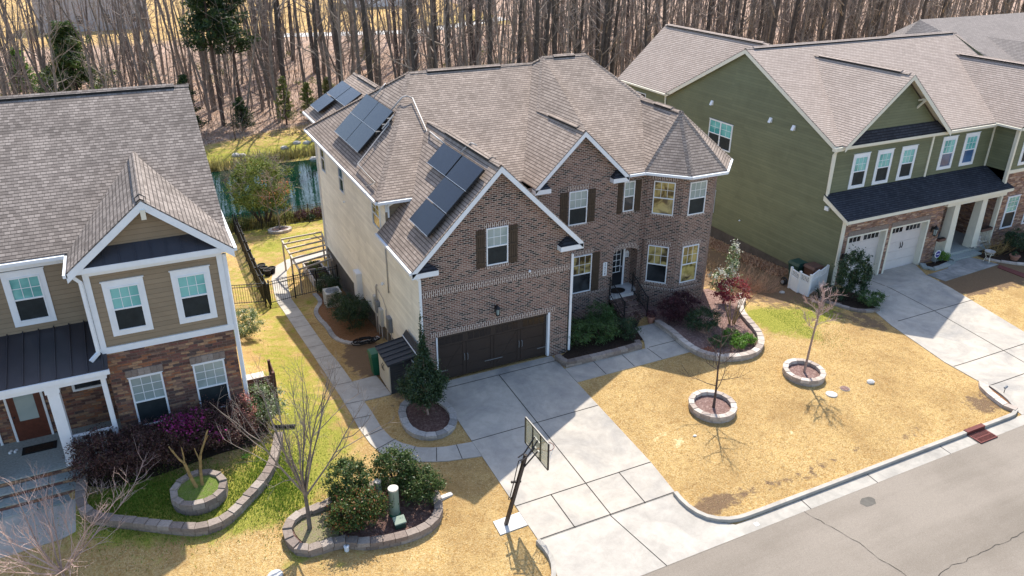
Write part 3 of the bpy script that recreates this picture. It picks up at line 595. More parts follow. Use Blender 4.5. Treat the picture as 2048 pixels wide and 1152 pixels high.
def caps(m, a_, b_, w_=.14, lift=.035):   # shingle ridge / hip caps as short overlapping pieces
    a_ = V3(a_); b_ = V3(b_); L = (b_-a_).length; k = max(1, int(L/.2)); d = (b_-a_)/k; s_ = (b_-a_).cross(Z).normalized()*w_
    for i in range(k):
        p, q = a_+d*i, a_+d*(i+1.15); l0, l1 = Vector((0, 0, lift+.012)), Vector((0, 0, lift)); dn = Vector((0, 0, -w_*.62))
        m.quads([p-s_+dn+l1, p+l1, p+s_+dn+l1, q-s_+dn+l0, q+l0, q+s_+dn+l0], [(0, 3, 4, 1), (1, 4, 5, 2)])
def ridge_vent(par, a_, b_, mat='shingle_tan', w_=.15, sl=.55):
    a_ = V3(a_); b_ = V3(b_); s_ = (b_-a_).cross(Z).normalized()*w_; m = MB(); dn = Vector((0, 0, -w_*sl)); u = Vector((0, 0, .09)); bt = Vector((0, 0, .02))
    P = [a_-s_+dn+bt, a_+bt, a_+s_+dn+bt, a_+s_+dn+u, a_+u, a_-s_+dn+u]; Q = [b_-s_+dn+bt, b_+bt, b_+s_+dn+bt, b_+s_+dn+u, b_+u, b_-s_+dn+u]
    m.quads(P+Q, [(0, 1, 2, 3, 4, 5), (11, 10, 9, 8, 7, 6), (5, 4, 10, 11), (4, 3, 9, 10)]); o = m.build('ridge_vent', mat, par)
    m = MB()
    for s2 in (-1, 1):
        p0 = a_+s_*s2*1.01+dn+Vector((0, 0, .055)); p1 = b_+s_*s2*1.01+dn+Vector((0, 0, .055)); m.bar(p0, p1, .02, .07)
    m.build('slot', 'rubber', o); return o
def rake(par, apex, low, y1, mat='white', drop=.19, dz=-.055):
    """sloping barge board with its soffit, from the rake edge back to the wall"""
    A, B = V3(apex), V3(low); A.z += dz; B.z += dz; m = MB(); d = Vector((0, 0, -drop)); yb = Vector((0, .03, 0))
    m.prism([A, B, B+d, A+d], yb); A2, B2 = A+Vector((0, .03, 0)), B+Vector((0, .03, 0)); ty = Vector((0, y1-A.y-.03, 0)); s3 = Vector((0, 0, -.02))
    m.prism([A2, B2, B2+ty, A2+ty], s3); return m.build('rake_board', mat, par)
island('tread_brick', [(0, (.1, .065, .055)), (.5, (.17, .11, .09)), (1, (.24, .16, .13))])
# ============================================================ MAIN HOUSE
gw, GE, GA, OV, OH = 6.41, 5.16, 8.73, .404, .32; gc = 3.205
YM, ME, YB, Y2, Y3, C2 = 4.07, 6.60, 16.82, 2.84, 3.04, 10.41
H = T('brick_house', 'brown brick house with steep tan shingle roof, corner turret and rooftop solar panels', 'house', (0, 0, 0))
wall_m = MB()
dx0, dx1, dh = .575, 5.455, 2.0
zb = -.6
W = lambda p: wall_m.face(p)
e0 = GE+.28   # wall height at garage side under the rake
W([(0, 0, zb), (dx0-.08, 0, zb), (dx0-.08, 0, dh+.05), (dx1+.1, 0, dh+.05), (dx1+.1, 0, zb), (gw, 0, zb), (gw, 0, GE+.3), (gc, 0, GA-.1), (0, 0, GE+.3)])
W([(gw, 0, zb), (gw, Y2, zb), (gw, Y2, GE+.3), (gw, 0, GE+.3)])
g2x, g2w, g2z = 8.424, 2.33, 8.81
W([(gw-1.2, Y2, zb), (C2, Y2, zb), (C2, Y2, ME+.3), (g2x, Y2, g2z-.1), (gw-.3, Y2, ME-.05), (gw-1.2, Y2, ME-.2)])
# recessed entry wall with arch
ax0, ax1, fl = C2, 12.0, .6; AR = []
for i in range(13):
    t_ = i/12; x = ax0+(ax1-ax0)*t_; AR.append((x, Y3, 2.38+.42*sqrt(max(0, 1-(2*t_-1)**2))**.8))
W([(ax0, Y3, ME+.1)]+AR+[(ax1, Y3, ME+.1)][:1])
W([(C2, Y2, zb), (C2, 3.75, zb), (C2, 3.75, 3.2), (C2, Y2, 3.2)]); W([(C2, Y2, 3.2), (C2, Y3, 3.2), (C2, Y3, ME+.1), (C2, Y2, ME+.1)])
W([(ax1, 3.75, zb), (ax1, 2.7, zb), (ax1, 2.7, 3.2), (ax1, 3.75, 3.2)]); W([(C2, 3.7, zb), (ax1, 3.7, zb), (ax1, 3.7, 3.2), (C2, 3.7, 3.2)])
m_ = MB(); m_.box(C2, ax1, Y3+.02, 3.7, 2.8, 2.9)
TP = [(12.03, 2.86), (13.18, 1.71), (14.9, 1.71), (16.05, 2.86)]
for i in range(3): (x0, y0), (x1, y1) = TP[i], TP[i+1]; W([(x0, y0, zb), (x1, y1, zb), (x1, y1, ME-.02), (x0, y0, ME-.02)])
W([(11.9, 3.04, zb), (12.03, 2.86, zb), (12.03, 2.86, ME), (11.9, 3.04, ME)])
W([(gw-.2, Y2, 5.2), (gw-.2, Y2, 5.2), (gw-.2, Y2, 5.2)])
wall_m.f = [f for f in wall_m.f if len(set(wall_m.v[i] for i in f)) > 2]; wall_m.mi = [0]*len(wall_m.f)
wall_m.build('wall', 'brick', H)
# side and rear siding
yb = YB-.42
wall(H, [[(0, yb, -.08), (0, 0, .1), (0, 0, GE+.25), (0, YM, GE+.25), (0, YM, ME), (0, yb, ME)], [(16.05, 2.86, -.6), (16.05, yb, -1), (16.05, yb, ME), (16.05, 2.86, ME)][:], [(16.05, yb, -1), (0, yb, -1), (0, yb, ME), (16.05, yb, ME)],
         [(.86, yb, -1), (.86, 20.6, -1), (.86, 20.6, 6.6), (.86, yb, 6.6)], [(.86, 20.6, -1), (6.3, 20.6, -1), (6.3, 20.6, 6.6), (3.58, 20.6, 8.4), (.86, 20.6, 6.6)][::-1], [(6.3, yb, -1), (6.3, 20.6, -1), (6.3, 20.6, 6.6), (6.3, yb, 6.6)][::-1]], 'siding_cream', 'side_wall')
wall(H, [[(0, YM, GE), (1.8, YM, GE+.9), (1.45, YM, ME+.05), (0, YM, ME+.05)]], 'siding_taupe', 'upper_wall')
wall(H, [[(.03, yb, -3.2), (.03, .05, -1), (.03, .05, .1), (.03, yb, -.08)], [(16.02, 2.9, -3), (16.02, yb, -3), (16.02, yb, -.6), (16.02, 2.9, -.6)], [(16, yb-.03, -4), (0, yb-.03, -4), (0, yb-.03, -1), (16, yb-.03, -1)], [(.89, yb, -4), (.89, 20.57, -4), (.89, 20.57, -1), (.89, yb, -1)], [(.89, 20.57, -4), (6.27, 20.57, -4), (6.27, 20.57, -1), (.89, 20.57, -1)][::-1]], 'foundation', 'foundation')
# roof
m = MB()
hx, hy, hz = 3.42, 10.42, 10.27; rx, ry, rz = 10.26, 9.95, 10.6; r2 = 12.65; vt = (9.9, 10.42, 10.27); yf = YM-OV
tx, ty, ta, tb = 11.65, 2.65, 1.465, 1.98; EX = tx+2*ta+tb; TA = (14.08, 3.58, 8.85); TR = (14.08, 6.79, 8.87)
roofpoly(m, [[(-OV, yf, ME), (-OV, YB, ME), (hx, hy, hz)],                                  # left hip
             [(-OV, yf, ME), (hx, hy, hz), vt, (6.06, yf, ME)],                              # front, left block
             [(-OV, YB, ME), (EX, YB, ME), (r2, ry, rz-.0), (rx, ry, rz), (vt[0], vt[1], vt[2]), (hx, hy, hz)][:0] or [(-OV, YB, ME), (9.9, YB, ME), (9.9, hy, hz), (hx, hy, hz)],
             [(9.9, YB, ME), (EX, YB, ME), (r2, ry, rz)], [(9.9, YB, ME), (r2, ry, rz), (rx, ry, rz), (9.9, hy, hz)],
             [(g2x-g2w, Y2-OH, ME), (g2x, Y2-OH, g2z), (rx, ry, rz), vt, (g2x-g2w-.03, yf, ME)],    # left of right block + gable 2
             [(g2x, Y2-OH, g2z), (g2x+g2w, Y2-OH, ME), (g2x+g2w+.02, 2.62, ME), (g2x, 6.76, g2z)],
             [(g2x+g2w, 2.6, ME), (tx, 2.6, ME), TR, (14.3, 6.8, 8.88), (r2, ry, rz), (rx, ry, rz), (g2x, 6.76, g2z)],
             [(EX, ty, ME), (EX, YB, ME), (r2, ry, rz), (14.3, 6.79, 8.87), TR, TA],
             [(tx, ty-.02, ME), (tx+ta, ty-ta, ME), TA], [(tx+ta, ty-ta, ME), (tx+ta+tb, ty-ta, ME), TA], [(tx+ta+tb, ty-ta, ME), (EX, ty, ME), TA], [(tx, ty, ME), TA, TR],
             [(-OV, -OH, GE), (gc, -OH, GA), (gc, 7.47, GA), (-OV+1.44, YM-.05, GE+1.42), (-OV, YM-.05, GE)],
             [(gw+OV, -OH, GE), (gc, -OH, GA), (gc, 7.47, GA), (5.9, YM, GE+.9), (gw+OV, Y2, GE)],
             [(.42, 15, 6.6), (.42, 20.95, 6.6), (3.58, 20.95, 8.55), (3.58, 13, 8.55)], [(6.74, 15, 6.6), (6.74, 20.95, 6.6), (3.58, 20.95, 8.55), (3.58, 13, 8.55)]], .05)
for a_, b_ in (((-OV, yf, ME), (hx, hy, hz)), ((-OV, YB, ME), (hx, hy, hz)), ((hx, hy, hz), vt), (vt, (rx, ry, rz)), ((rx, ry, rz), (r2, ry, rz)), ((r2, ry, rz), TR), ((g2x, 6.76, g2z), (rx, ry, rz)), ((g2x, Y2-OH, g2z), (g2x, 6.76, g2z)), ((tx, ty, ME), TA), ((tx+ta, ty-ta, ME), TA), ((tx+ta+tb, ty-ta, ME), TA), ((EX, ty, ME), TA), (TA, TR), ((gc, -OH, GA), (gc, 7.3, GA)), ((3.58, 20.95, 8.55), (3.58, 14, 8.55))): caps(m, a_, b_)
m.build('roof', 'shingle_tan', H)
for a_, b_ in (((4.3, hy, hz), (8.1, hy, hz)), ((10.8, ry, rz), (12.0, ry, rz)), ((g2x, 5.6, g2z), (g2x, 3.1, g2z)), ((14.08, 5.5, 8.86), (14.08, 4.2, 8.86)), ((gc, 4.95, GA), (gc, .55, GA)), ((3.58, 19.8, 8.55), (3.58, 16.2, 8.55))): ridge_vent(H, a_, b_)
# rakes
rake(H, (gc, -OH, GA), (-OV, -OH, GE), 0, drop=.24); rake(H, (gc, -OH, GA), (gw+OV, -OH, GE), 0, drop=.24)
rake(H, (g2x, Y2-OH, g2z), (g2x-g2w, Y2-OH, ME), Y2, drop=.22); rake(H, (g2x, Y2-OH, g2z), (g2x+g2w, Y2-OH, ME), Y2, drop=.22)
def cornice(par, xa, xb, y0, y1, z, mat='white', rm='shingle_dark', h=.2):
    m = MB(); m.box(min(xa, xb), max(xa, xb), y0, y1, z-h-.12, z-.12); o = m.build('cornice_return', mat, par)
    m = MB(); hi = z+.2; o_, i_ = (xa, xb)  # outer, inner ends
    m.quads([(o_, y0-.01, z-.11), (i_, y0-.01, z-.11), (i_, y1, z-.11), (o_, y1, z-.11), (i_*.62+o_*.38, y1, hi)], [(0, 1, 4), (1, 2, 4), (3, 0, 4)]); m.build('cap', rm, o)
cornice(H, -OV-.02, .62, -OH, 0, GE); cornice(H, gw+OV+.02, gw-.62, -OH, 0, GE); cornice(H, g2x-g2w-.02, g2x-g2w+.75, Y2-OH, Y2, ME); cornice(H, g2x+g2w+.02, g2x+g2w-.8, Y2-OH, Y2, ME)
# soffit + gutters
m = MB(); s_ = .16
for poly in ([(-OV+.02, yf+.02), (0, YM), (0, yb), (-OV+.02, YB-.02)], [(-OV+.02, yf+.02), (1.1, yf+.02), (1.1, YM), (0, YM)], [(g2x+g2w, 2.64), (tx, 2.64), (12.03, 2.86), (11.9, Y3), (g2x+g2w, Y3)], [(tx, ty), (tx+ta, ty-ta), TP[1], TP[0]], [(tx+ta, ty-ta), (tx+ta+tb, ty-ta), TP[2], TP[1]], [(tx+ta+tb, ty-ta), (EX, ty), TP[3], TP[2]], [(EX, ty), (EX, YB), (16.05, yb), (16.05, 2.86)]):
    m.prism([(x, y, ME-.13) for x, y in poly], (0, 0, .02))
m.prism([(x, y, GE-.13) for x, y in [(-OV+.02, -OH), (0, -OH), (0, YM), (-OV+.02, YM)]], (0, 0, .02)); m.build('soffit', 'white', H)
E_ = ME-.09; GU = []
for a_, b_ in (((-OV-.04, yf, E_), (-OV-.04, YB, E_)), ((-OV, yf-.04, E_), (1.16, yf-.04, E_)), ((g2x+g2w+.05, 2.58, E_), (tx+.0, 2.58, E_)), ((tx, ty-.05, E_), (tx+ta, ty-ta-.05, E_)), ((tx+ta, ty-ta-.05, E_), (tx+ta+tb, ty-ta-.05, E_)), ((tx+ta+tb, ty-ta-.05, E_), (EX+.04, ty-.02, E_)), ((EX+.04, ty, E_), (EX+.04, YB, E_)), ((-OV-.04, -OH+.02, GE-.09), (-OV-.04, YM, GE-.09)), ((.38, 15.6, 6.51), (.38, 20.95, 6.51))): gutter(H, a_, b_)
spout(H, [(.35, YM-.3, ME-.15), (.12, YM-.1, ME-.35), (.12, YM-.08, 5.75)]); spout(H, [(-OV, -.12, GE-.15), (-.05, -.06, GE-.5), (-.05, -.06, -.1)], w_=.1); spout(H, [(gw+.06, -.08, GE-.6), (gw+.06, -.08, .1)], w_=.09)
spout(H, [(-OV, yb-.1, ME-.1), (-.05, yb-.06, ME-.5), (-.05, yb-.06, -2)]); spout(H, [(EX-.1, 2.9, ME-.1), (16.1, 3.0, ME-.5), (16.1, 3.0, -.6)])
# brick trim courses
F0 = lambda x, z=0: FR(x, 0, z, 1, 0); FY = lambda x, y, z=0: FR(x, y, z, 1, 0)
solo(H, F0(0), gw, 3.83, 4.1, 'brick_soldier', 'soldier_course'); solo(H, F0(dx0-.3), dx1-dx0+.62, dh+.08, dh+.3, 'brick_soldier')
solo(H, F0(2.62), 1.06, 6.24, 6.44, 'brick_soldier'); solo(H, F0(2.62), 1.06, 4.58, 4.68, 'brick_soldier', 'sill', .05)
# garage door + frame
plain('glass_garage', (.024, .018, .016), .25, .4, .1)
m = MB(); m.box(dx0-.06, dx0, -.012, .14, 0, dh+.04); m.box(dx1, dx1+.1, -.02, .14, 0, dh+.06); m.build('garage_door_frame', 'white', H); m = MB(); m.box(dx0, dx1, -.002, .14, dh-.01, dh+.05); m.build('garage_door_head', 'garage_brown', H)
m = MB(); m.box(dx0, dx1, .13, .17, 0, dh)
for k in range(4): m.box(dx0, dx1, .118, .13, k*dh/4+.012, (k+1)*dh/4-.012)
DW = dx1-dx0
for k in range(4):
    xa = dx0+DW*k/4; xb = dx0+DW*(k+1)/4; m.box(xa+.03, xa+.13, .1, .118, .02, dh*.76); m.box(xb-.13, xb-.03, .1, .118, .02, dh*.76); m.box(xa+.13, xb-.13, .1, .118, .02, .1)
    if k % 2 == 0: m.bar((xa+.12, .113, .1), (xb-.14, .113, dh*.73), .07, .01, (0, 1, 0))
    else: m.bar((xb-.12, .113, .1), (xa+.14, .113, dh*.73), .07, .01, (0, 1, 0))
gd = m.build('garage_door', 'garage_brown', H)
for k in range(4):
    m = MB(); xa = dx0+DW*k/4+.1; xb = dx0+DW*(k+1)/4-.1
    for q in range(4): x0 = xa+(xb-xa)*q/4+.02; m.box(x0, x0+(xb-xa)/4-.04, .108, .116, dh*.8, dh*.95)
    m.build('window', 'glass_garage', gd)
m = MB()
for cx_ in (dx0+DW*.25, dx0+DW*.75):
    for s2 in (-1, 1): m.tube([(cx_+s2*.06, .12, 1.0), (cx_+s2*.07, .06, .95), (cx_+s2*.07, .06, .72), (cx_+s2*.06, .12, .67)], .014, 6)
m.build('handle', 'meter_grey', gd)
m = MB()
for k, xx in ((0, dx0+.02), (1, dx0+DW/2-.4), (3, dx1-.42)): m.box(xx, xx+(.8 if k == 1 else .4), .09, .1, .4, .425)
m.build('hinge', 'meter_grey', gd)
# windows
window(H, F0(2.69, 4.70), .91, 1.54, up='glass_pale', lo='glass_screen'); shutter(H, F0(2.27, 4.66), .37, 1.55); shutter(H, F0(3.65, 4.66), .37, 1.55)
window(H, FY(7.9, Y2, 4.52), .93, 1.57, up='glass_pale', lo='glass_screen'); shutter(H, FY(7.47, Y2, 4.55), .38, 1.53); shutter(H, FY(8.87, Y2, 4.55), .38, 1.53); solo(H, FY(7.82, Y2), 1.09, 6.1, 6.32, 'brick_soldier'); solo(H, FY(7.85, Y2), 1.03, 4.43, 4.52, 'brick_soldier', 'sill', .05)
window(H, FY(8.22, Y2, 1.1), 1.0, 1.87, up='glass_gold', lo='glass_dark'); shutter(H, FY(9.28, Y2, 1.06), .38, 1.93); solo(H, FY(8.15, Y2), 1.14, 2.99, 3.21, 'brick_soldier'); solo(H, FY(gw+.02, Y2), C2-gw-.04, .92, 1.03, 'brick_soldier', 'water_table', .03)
window(H, FY(10.87, Y3, 4.66), .58, 1.43, cols=2, up='glass_pale', lo='glass_dark'); shutter(H, FY(10.5, Y3, 4.6), .32, 1.5); shutter(H, FY(11.5, Y3, 4.6), .32, 1.5); solo(H, FY(10.83, Y3), .66, 4.56, 4.66, 'brick_soldier', 'sill', .05)
fa = FR(12.03, 2.86, 0, 1, -1)
def tz(d, z): return (fa[0]+fa[1]*d+Vector((0, 0, z)), fa[1], fa[2])
window(H, tz(.3, 4.52), .97, 1.57, up='glass_gold', lo='glass_gold'); window(H, tz(.28, 1.07), .97, 1.88, up='glass_gold', lo='glass_dark')
window(H, FY(13.53, 1.71, 4.52), .93, 1.57, up='glass_pale', lo='glass_screen'); window(H, FY(13.49, 1.71, 1.1), .93, 1.87, up='glass_gold', lo='glass_gold')
for f_, x0, w2 in ((tz(0, 0), .2, 1.16), (FY(13.18, 1.71), .26, 1.1)):
    for z0, z1, nm, pr in ((2.98, 3.2, 'lintel', .014), (6.12, 6.3, 'lintel', .014), (.97, 1.07, 'sill', .05), (4.42, 4.52, 'sill', .05)):
        q = (f_[0]+f_[1]*x0, f_[1], f_[2]); solo(H, q, w2, z0, z1, 'brick_soldier', nm, pr)
for f_, L_ in ((tz(0, 0), 1.62), (FY(13.18, 1.71), 1.72)): solo(H, f_, L_, .72, .82, 'brick_soldier', 'water_table', .02)
m = MB()
for i in range(12):
    a0, a1 = V3(AR[i]), V3(AR[i+1]); m.prism([a0, a1, a1+Vector((0, 0, .26)), a0+Vector((0, 0, .26))], (0, -.03, 0))
m.build('arch', 'brick_soldier', H)
# door and porch
m = MB(); m.box(10.86, 10.93, 3.62, 3.72, fl, 2.75); m.box(11.5, 11.6, 3.6, 3.72, fl, 2.75); m.box(10.5, 10.57, 3.62, 3.72, fl, 2.75); m.build('door_frame', 'white', H)
m = MB(); m.box(10.57, 11.5, 3.64, 3.69, fl+.03, 2.66); d_ = m.build('front_door', 'door_black', H)
m = MB()
for i in range(4):
    for j in range(3): m.box(10.66+j*.24, 10.86+j*.24, 3.625, 3.64, 1.35+i*.31, 1.62+i*.31)
m.build('pane', 'glass_dark', d_); m = MB()
for i in range(5): m.box(10.64, 11.38, 3.615, 3.63, 1.32+i*.31, 1.345+i*.31)
for j in range(4): m.box(10.63+j*.24, 10.65+j*.24, 3.617, 3.632, 1.32, 2.58)
m.build('grille', 'white', d_); m = MB(); m.lathe((11.42, 3.6, 1.6), [(.02, -.03), (.035, 0), (.02, .03)], 8); m.build('handle', 'rail_silver', d_)
m = MB(); m.box(C2+.02, ax1-.02, 3.0, 3.7, fl-.15, fl); m.box(10.28, 11.56, 2.62, 3.0, fl-.15, fl); m.build('porch_floor', 'concrete_white', H)
m = MB(); n_ = 5; rise = (fl+.13)/n_
for k in range(1, n_+1): m.box(10.3, 11.5, 2.62-.27*k, 2.9, -.4, fl-rise*k-.06)
m.build('steps', 'brick', H); m = MB()
for k in range(1, n_):
    for q in range(12): x = 10.29+q*.1017; m.box(x+.008, x+.094, 2.62-.27*k-.025, 2.62-.27*(k-1)-.005, fl-rise*k-.058, fl-rise*k+.004+.004*((q*5+k) % 3))
m.build('step_tread', 'tread_brick', H)
for x_, nm in ((10.27, 'left'), (11.55, 'right')):
    m = MB(); y0, z0, y1, z1 = 2.75, fl+.0, 1.42, -.05; hh = .9
    m.bar((x_, y0, z0+hh), (x_, y1, z1+hh), .04, .03); m.bar((x_, y0, z0+.14), (x_, y1, z1+.16), .025, .025); m.bar((x_, y0, z0-.1), (x_, y0, z0+hh+.1), .045, .045); m.bar((x_, y1, z1-.1), (x_, y1, z1+hh+.08), .045, .045)
    for i in range(1, 12): t_ = i/12; m.bar((x_, y0+(y1-y0)*t_, z0+.14+(z1-z0)*t_), (x_, y0+(y1-y0)*t_, z0+hh+(z1-z0)*t_), .016, .016)
    m.build('railing', 'black_metal', H)
# left wall windows
def FL(y, z): return FR(0, y, z, 0, -1)
window(H, FL(15.4, 4.65), .85, 1.45, cols=1, up='glass_dark', lo='glass_dark'); window(H, FL(11.65, 4.65), .85, 1.4, cols=1, up='blue_glass', lo='glass_dark'); window(H, FL(5.95, 4.85), 1.15, 1.15, cols=2, up='glass_gold', lo='glass_gold')
m = MB(); m.box(-.05, 0, 0.0, .09, .1, GE-.1); m.build('corner_trim', 'white', H); m = MB(); m.box(-.04, .0, yb-.1, yb, -.1, ME); m.build('corner_trim', 'white', H)
m = MB(); m.box(.01, .11, YM-.02, YM+.0, GE+.8, ME-.1); m.build('corner_trim', 'white', H)
# security camera ball lights
m = MB(); m.lathe((4.55, -.05, 4.14), [(.03, -.05), (.06, 0), (.03, .05)], 8); m.build('camera_dome', 'white', H)
m = MB(); m.lathe((-.07, 10.9, 4.25), [(.03, -.05), (.055, 0), (.03, .05)], 8); m.lathe((-.08, 5.0, 2.35), [(.04, -.06), (.08, 0), (.04, .08)], 8); m.build('vent_cap', 'white', H)
lantern(None, 3.08, 0, 2.78, 'black coach lantern on brick above the dark garage door', s=1.15)
# house number board
t = T('house_number_sign', 'white vertical house number board beside brown shutter by the front door', 'sign', (9.87, Y2, 1.7))
m = MB(); m.box(9.87, 10.08, Y2-.03, Y2, 1.7, 2.38); m.build('board', 'white', t)
def text(par, s_, loc, size, fr, mat='ink', name='lettering', ext=.004, sp=1.0):
    cu = bpy.data.curves.new('txt', 'FONT'); cu.body = s_; cu.size = size; cu.align_x = 'CENTER'; cu.align_y = 'CENTER'; cu.extrude = ext; cu.space_line = sp
    to = bpy.data.objects.new('txt', cu); COL.objects.link(to); bpy.context.view_layer.update()
    me = bpy.data.meshes.new_from_object(to.evaluated_get(bpy.context.evaluated_depsgraph_get())); bpy.data.objects.remove(to)
    u, n = fr; rot = Matrix((u, Z, n)).transposed(); off = Vector((0, 0, 0)); q = par
    while q: off = off+q.location; q = q.parent
    for v in me.vertices: v.co = rot @ v.co+Vector(loc)-off
    me.materials.append(MATS[mat]); o = bpy.data.objects.new(name, me); COL.objects.link(o); o.parent = par; return o
for i, ch in enumerate('2628'): text(t, ch, (9.975, Y2-.034, 2.28-.157*i), .17, (Vector((1, 0, 0)), Vector((0, -1, 0))))
t = T('door_plaque', 'small white house-shaped plaque on the entry wall by the front door', 'plaque', (11.73, 3.7, 2.1))
m = MB(); m.prism([(11.66, 3.7, 2.0), (11.86, 3.7, 2.0), (11.86, 3.7, 2.26), (11.76, 3.7, 2.36), (11.66, 3.7, 2.26)], (0, -.03, 0)); m.build('board', 'white', t); m = MB()
for k in range(3): m.box(11.7, 11.82, 3.66, 3.668, 2.06+k*.06, 2.075+k*.06)
m.build('mark', 'ink', t)
# solar panels
def panel(P0, U_, V_, label, group):   # P0 corner, U_ and V_ edge vectors on the slope
    P0, U_, V_ = V3(P0), V3(U_), V3(V_); n = U_.cross(V_).normalized()
    if n.z < 0: n = -n
    t = T('solar_panel', label, 'solar panel', P0, group); m = MB(); g_ = .012; ul, vl = U_.length, V_.length; u, v = U_/ul, V_/vl
    def q(a_, b_, c_): return P0+u*a_+v*b_+n*c_
    m.hexa([q(g_, g_, .0), q(ul-g_, g_, 0), q(ul-g_, vl-g_, 0), q(g_, vl-g_, 0), q(g_, g_, .085), q(ul-g_, g_, .085), q(ul-g_, vl-g_, .085), q(g_, vl-g_, .085)]); m.build('frame', 'black_metal', t)
    m = MB(); m.hexa([q(.03, .03, .08), q(ul-.03, .03, .08), q(ul-.03, vl-.03, .08), q(.03, vl-.03, .08), q(.03, .03, .09), q(ul-.03, .03, .09), q(ul-.03, vl-.03, .09), q(.03, vl-.03, .09)]); m.build('glass', 'solar', t)
    m = MB(); m.hexa([q(0, -.0, .06), q(ul, -.0, .06), q(ul, .013, .06), q(0, .013, .06), q(0, -.0, .1), q(ul, -.0, .1), q(ul, .013, .1), q(0, .013, .1)]); m.build('rail', 'rail_silver', t)
    return t
dz = .2
zL = lambda x: ME+(x+OV)*.96+dz
for i in (0, 1):
    for j in (0, 1):
        x0 = .17+.87*i; y0 = 8.12+2.08*j; panel((x0, y0, zL(x0)), (0, 2.08, 0), (.87, 0, .87*.96), f"solar panel on the left hip roof, {['lower','upper'][i]} row, {['nearer the conduit','farther toward the back'][j]}", 'solar panels on the left hip roof')
zG = lambda x: GE+(x+OV)*.985+dz
for x0, y0, lb in ((.44, .13, 'lowest solar panel of the garage roof stair, near the white rake'), (1.22, .13, 'middle solar panel of the garage roof stair'), (1.99, .1, 'top solar panel of the garage roof group nearest the gable'), (1.99, 2.18, 'top solar panel of the garage roof group farthest from the gable')): panel((x0, y0, zG(x0)), (0, 2.02, 0), (.76, 0, .76*.985), lb, 'solar panels on the garage roof')
zR = lambda x: 6.6+(x-.42)*.617+dz
for x0, y0, lb in ((.72, 18.28, 'lower solar panel on the rear wing roof'), (1.74, 18.28, 'upper back solar panel on the rear wing roof'), (1.74, 16.25, 'upper front solar panel on the rear wing roof')): panel((x0, y0, zR(x0)), (0, 2.0, 0), (.98, 0, .98*.617), lb, 'solar panels on the rear wing roof')
def conduit(pts, label, r=.028):
    o = MB(); o.tube(pts, r, 6); b = o.build('roof_conduit', 'conduit', smooth=True, loc=pts[0]); tag(b, label, 'conduit')
zF = lambda y: ME+(y-yf)*.545
conduit([(1.6, 7.95, zL(1.6)), (1.48, 7.73, zL(1.48)), (-.1, 7.45, zL(-.1)), (-.15, 4.7, zL(-.15)), (-.42, 5.2, zL(-.42))], 'grey conduit running from the left hip panels down to the gutter', .03)
conduit([(1.9, 8.6, zL(1.9)), (2.45, 8.61, zL(2.45)), (2.66, 8.66, zF(8.66)+.25), (2.95, 8.66, zF(8.66)+.14), (2.88, 6.5, zF(6.5)+.12), (2.8, 6.1, zG(2.8)), (2.74, 4.2, zG(2.74))], 'long grey conduit looping over the hip between the two panel groups', .034)
conduit([(1.9, 11.35, zL(1.9)), (2.45, 11.41, zL(2.45)), (2.62, 11.6, zL(2.62)-.08), (2.75, 12.2, 9.32), (2.5, 14.5, 8.0)], 'grey conduit climbing the hip toward the rear wing')
conduit([(2.78, 2.6, zG(2.78)), (3.1, 2.68, GA-.02), (3.2, 2.5, GA+.14), (3.3, 2.2, GA+.1)], 'short grey conduit bent over the garage ridge vent', .024)
t = T('junction_box', 'dark wiring boxes at the edge of the left hip solar panels', 'junction box', (1.5, 7.9, zL(1.5))); m = MB()
for x in (1.05, 1.35, 1.6): m.box(x-.09, x+.09, 7.86, 8.06, zL(x)-.05, zL(x)+.1)
m.build('box', 'black_metal', t); m = MB(); m.tube([(1.2, 7.8, zL(1.2)+.08), (1.5, 7.76, zL(1.5)+.1), (1.8, 7.9, zL(1.8)+.05)], .03, 6); m.build('conduit', 'conduit', t)
# ============================================================ GREEN HOUSE
qx, qy, QR, QZ, QE, QB = 23.22, 2.56, 9.79, 10.28, 6.53, 16.8; qs = (QZ-QE)/(QR-(qy-.22)); qf = qy-.22
K = T('green_house', 'dark green sided house with pale shingle roof, stone base and two garage doors', 'house', (qx, 1.14, -.7))
XR = 40.4
wall(K, [[(qx, QB, -.78), (qx, 1.14, -.78), (qx, 1.14, 3.0), (qx, qy, 3.9), (qx, qy, QE+.1), (qx, QR, QZ-.1), (qx, QB, QE-.1)], [(qx, 22, -.78), (qx, QB, -.78), (qx, QB, QE), (qx, 22, QE)], [(qx, qy, 3.4), (35.6, qy, 3.4), (35.6, qy, QE), (qx, qy, QE)],
         [(35.75, 1.2, 3.2), (35.75, 2.6, 3.2), (35.75, 2.6, QE), (35.75, 1.2, QE)][::-1], [(35.75, 1.2, 3.9), (41, 1.2, 3.9), (41, 1.2, QE), (38.3, 1.2, 9.1), (35.75, 1.2, QE)], [(XR-.3, 1.2, -1), (XR-.3, QB, -1), (XR-.3, QB, QE), (XR-.3, QR, QZ), (XR-.3, 1.2, QE)], [(qx, 22, -2), (30, 22, -2), (30, 22, QE), (qx, 22, QE)][::-1]], 'siding_green', 'wall')
wall(K, [[(qx+.03, 22, -3.5), (qx+.03, 1.2, -1.2), (qx+.03, 1.2, -.78), (qx+.03, 22, -.78)]], 'foundation_brick', 'foundation')
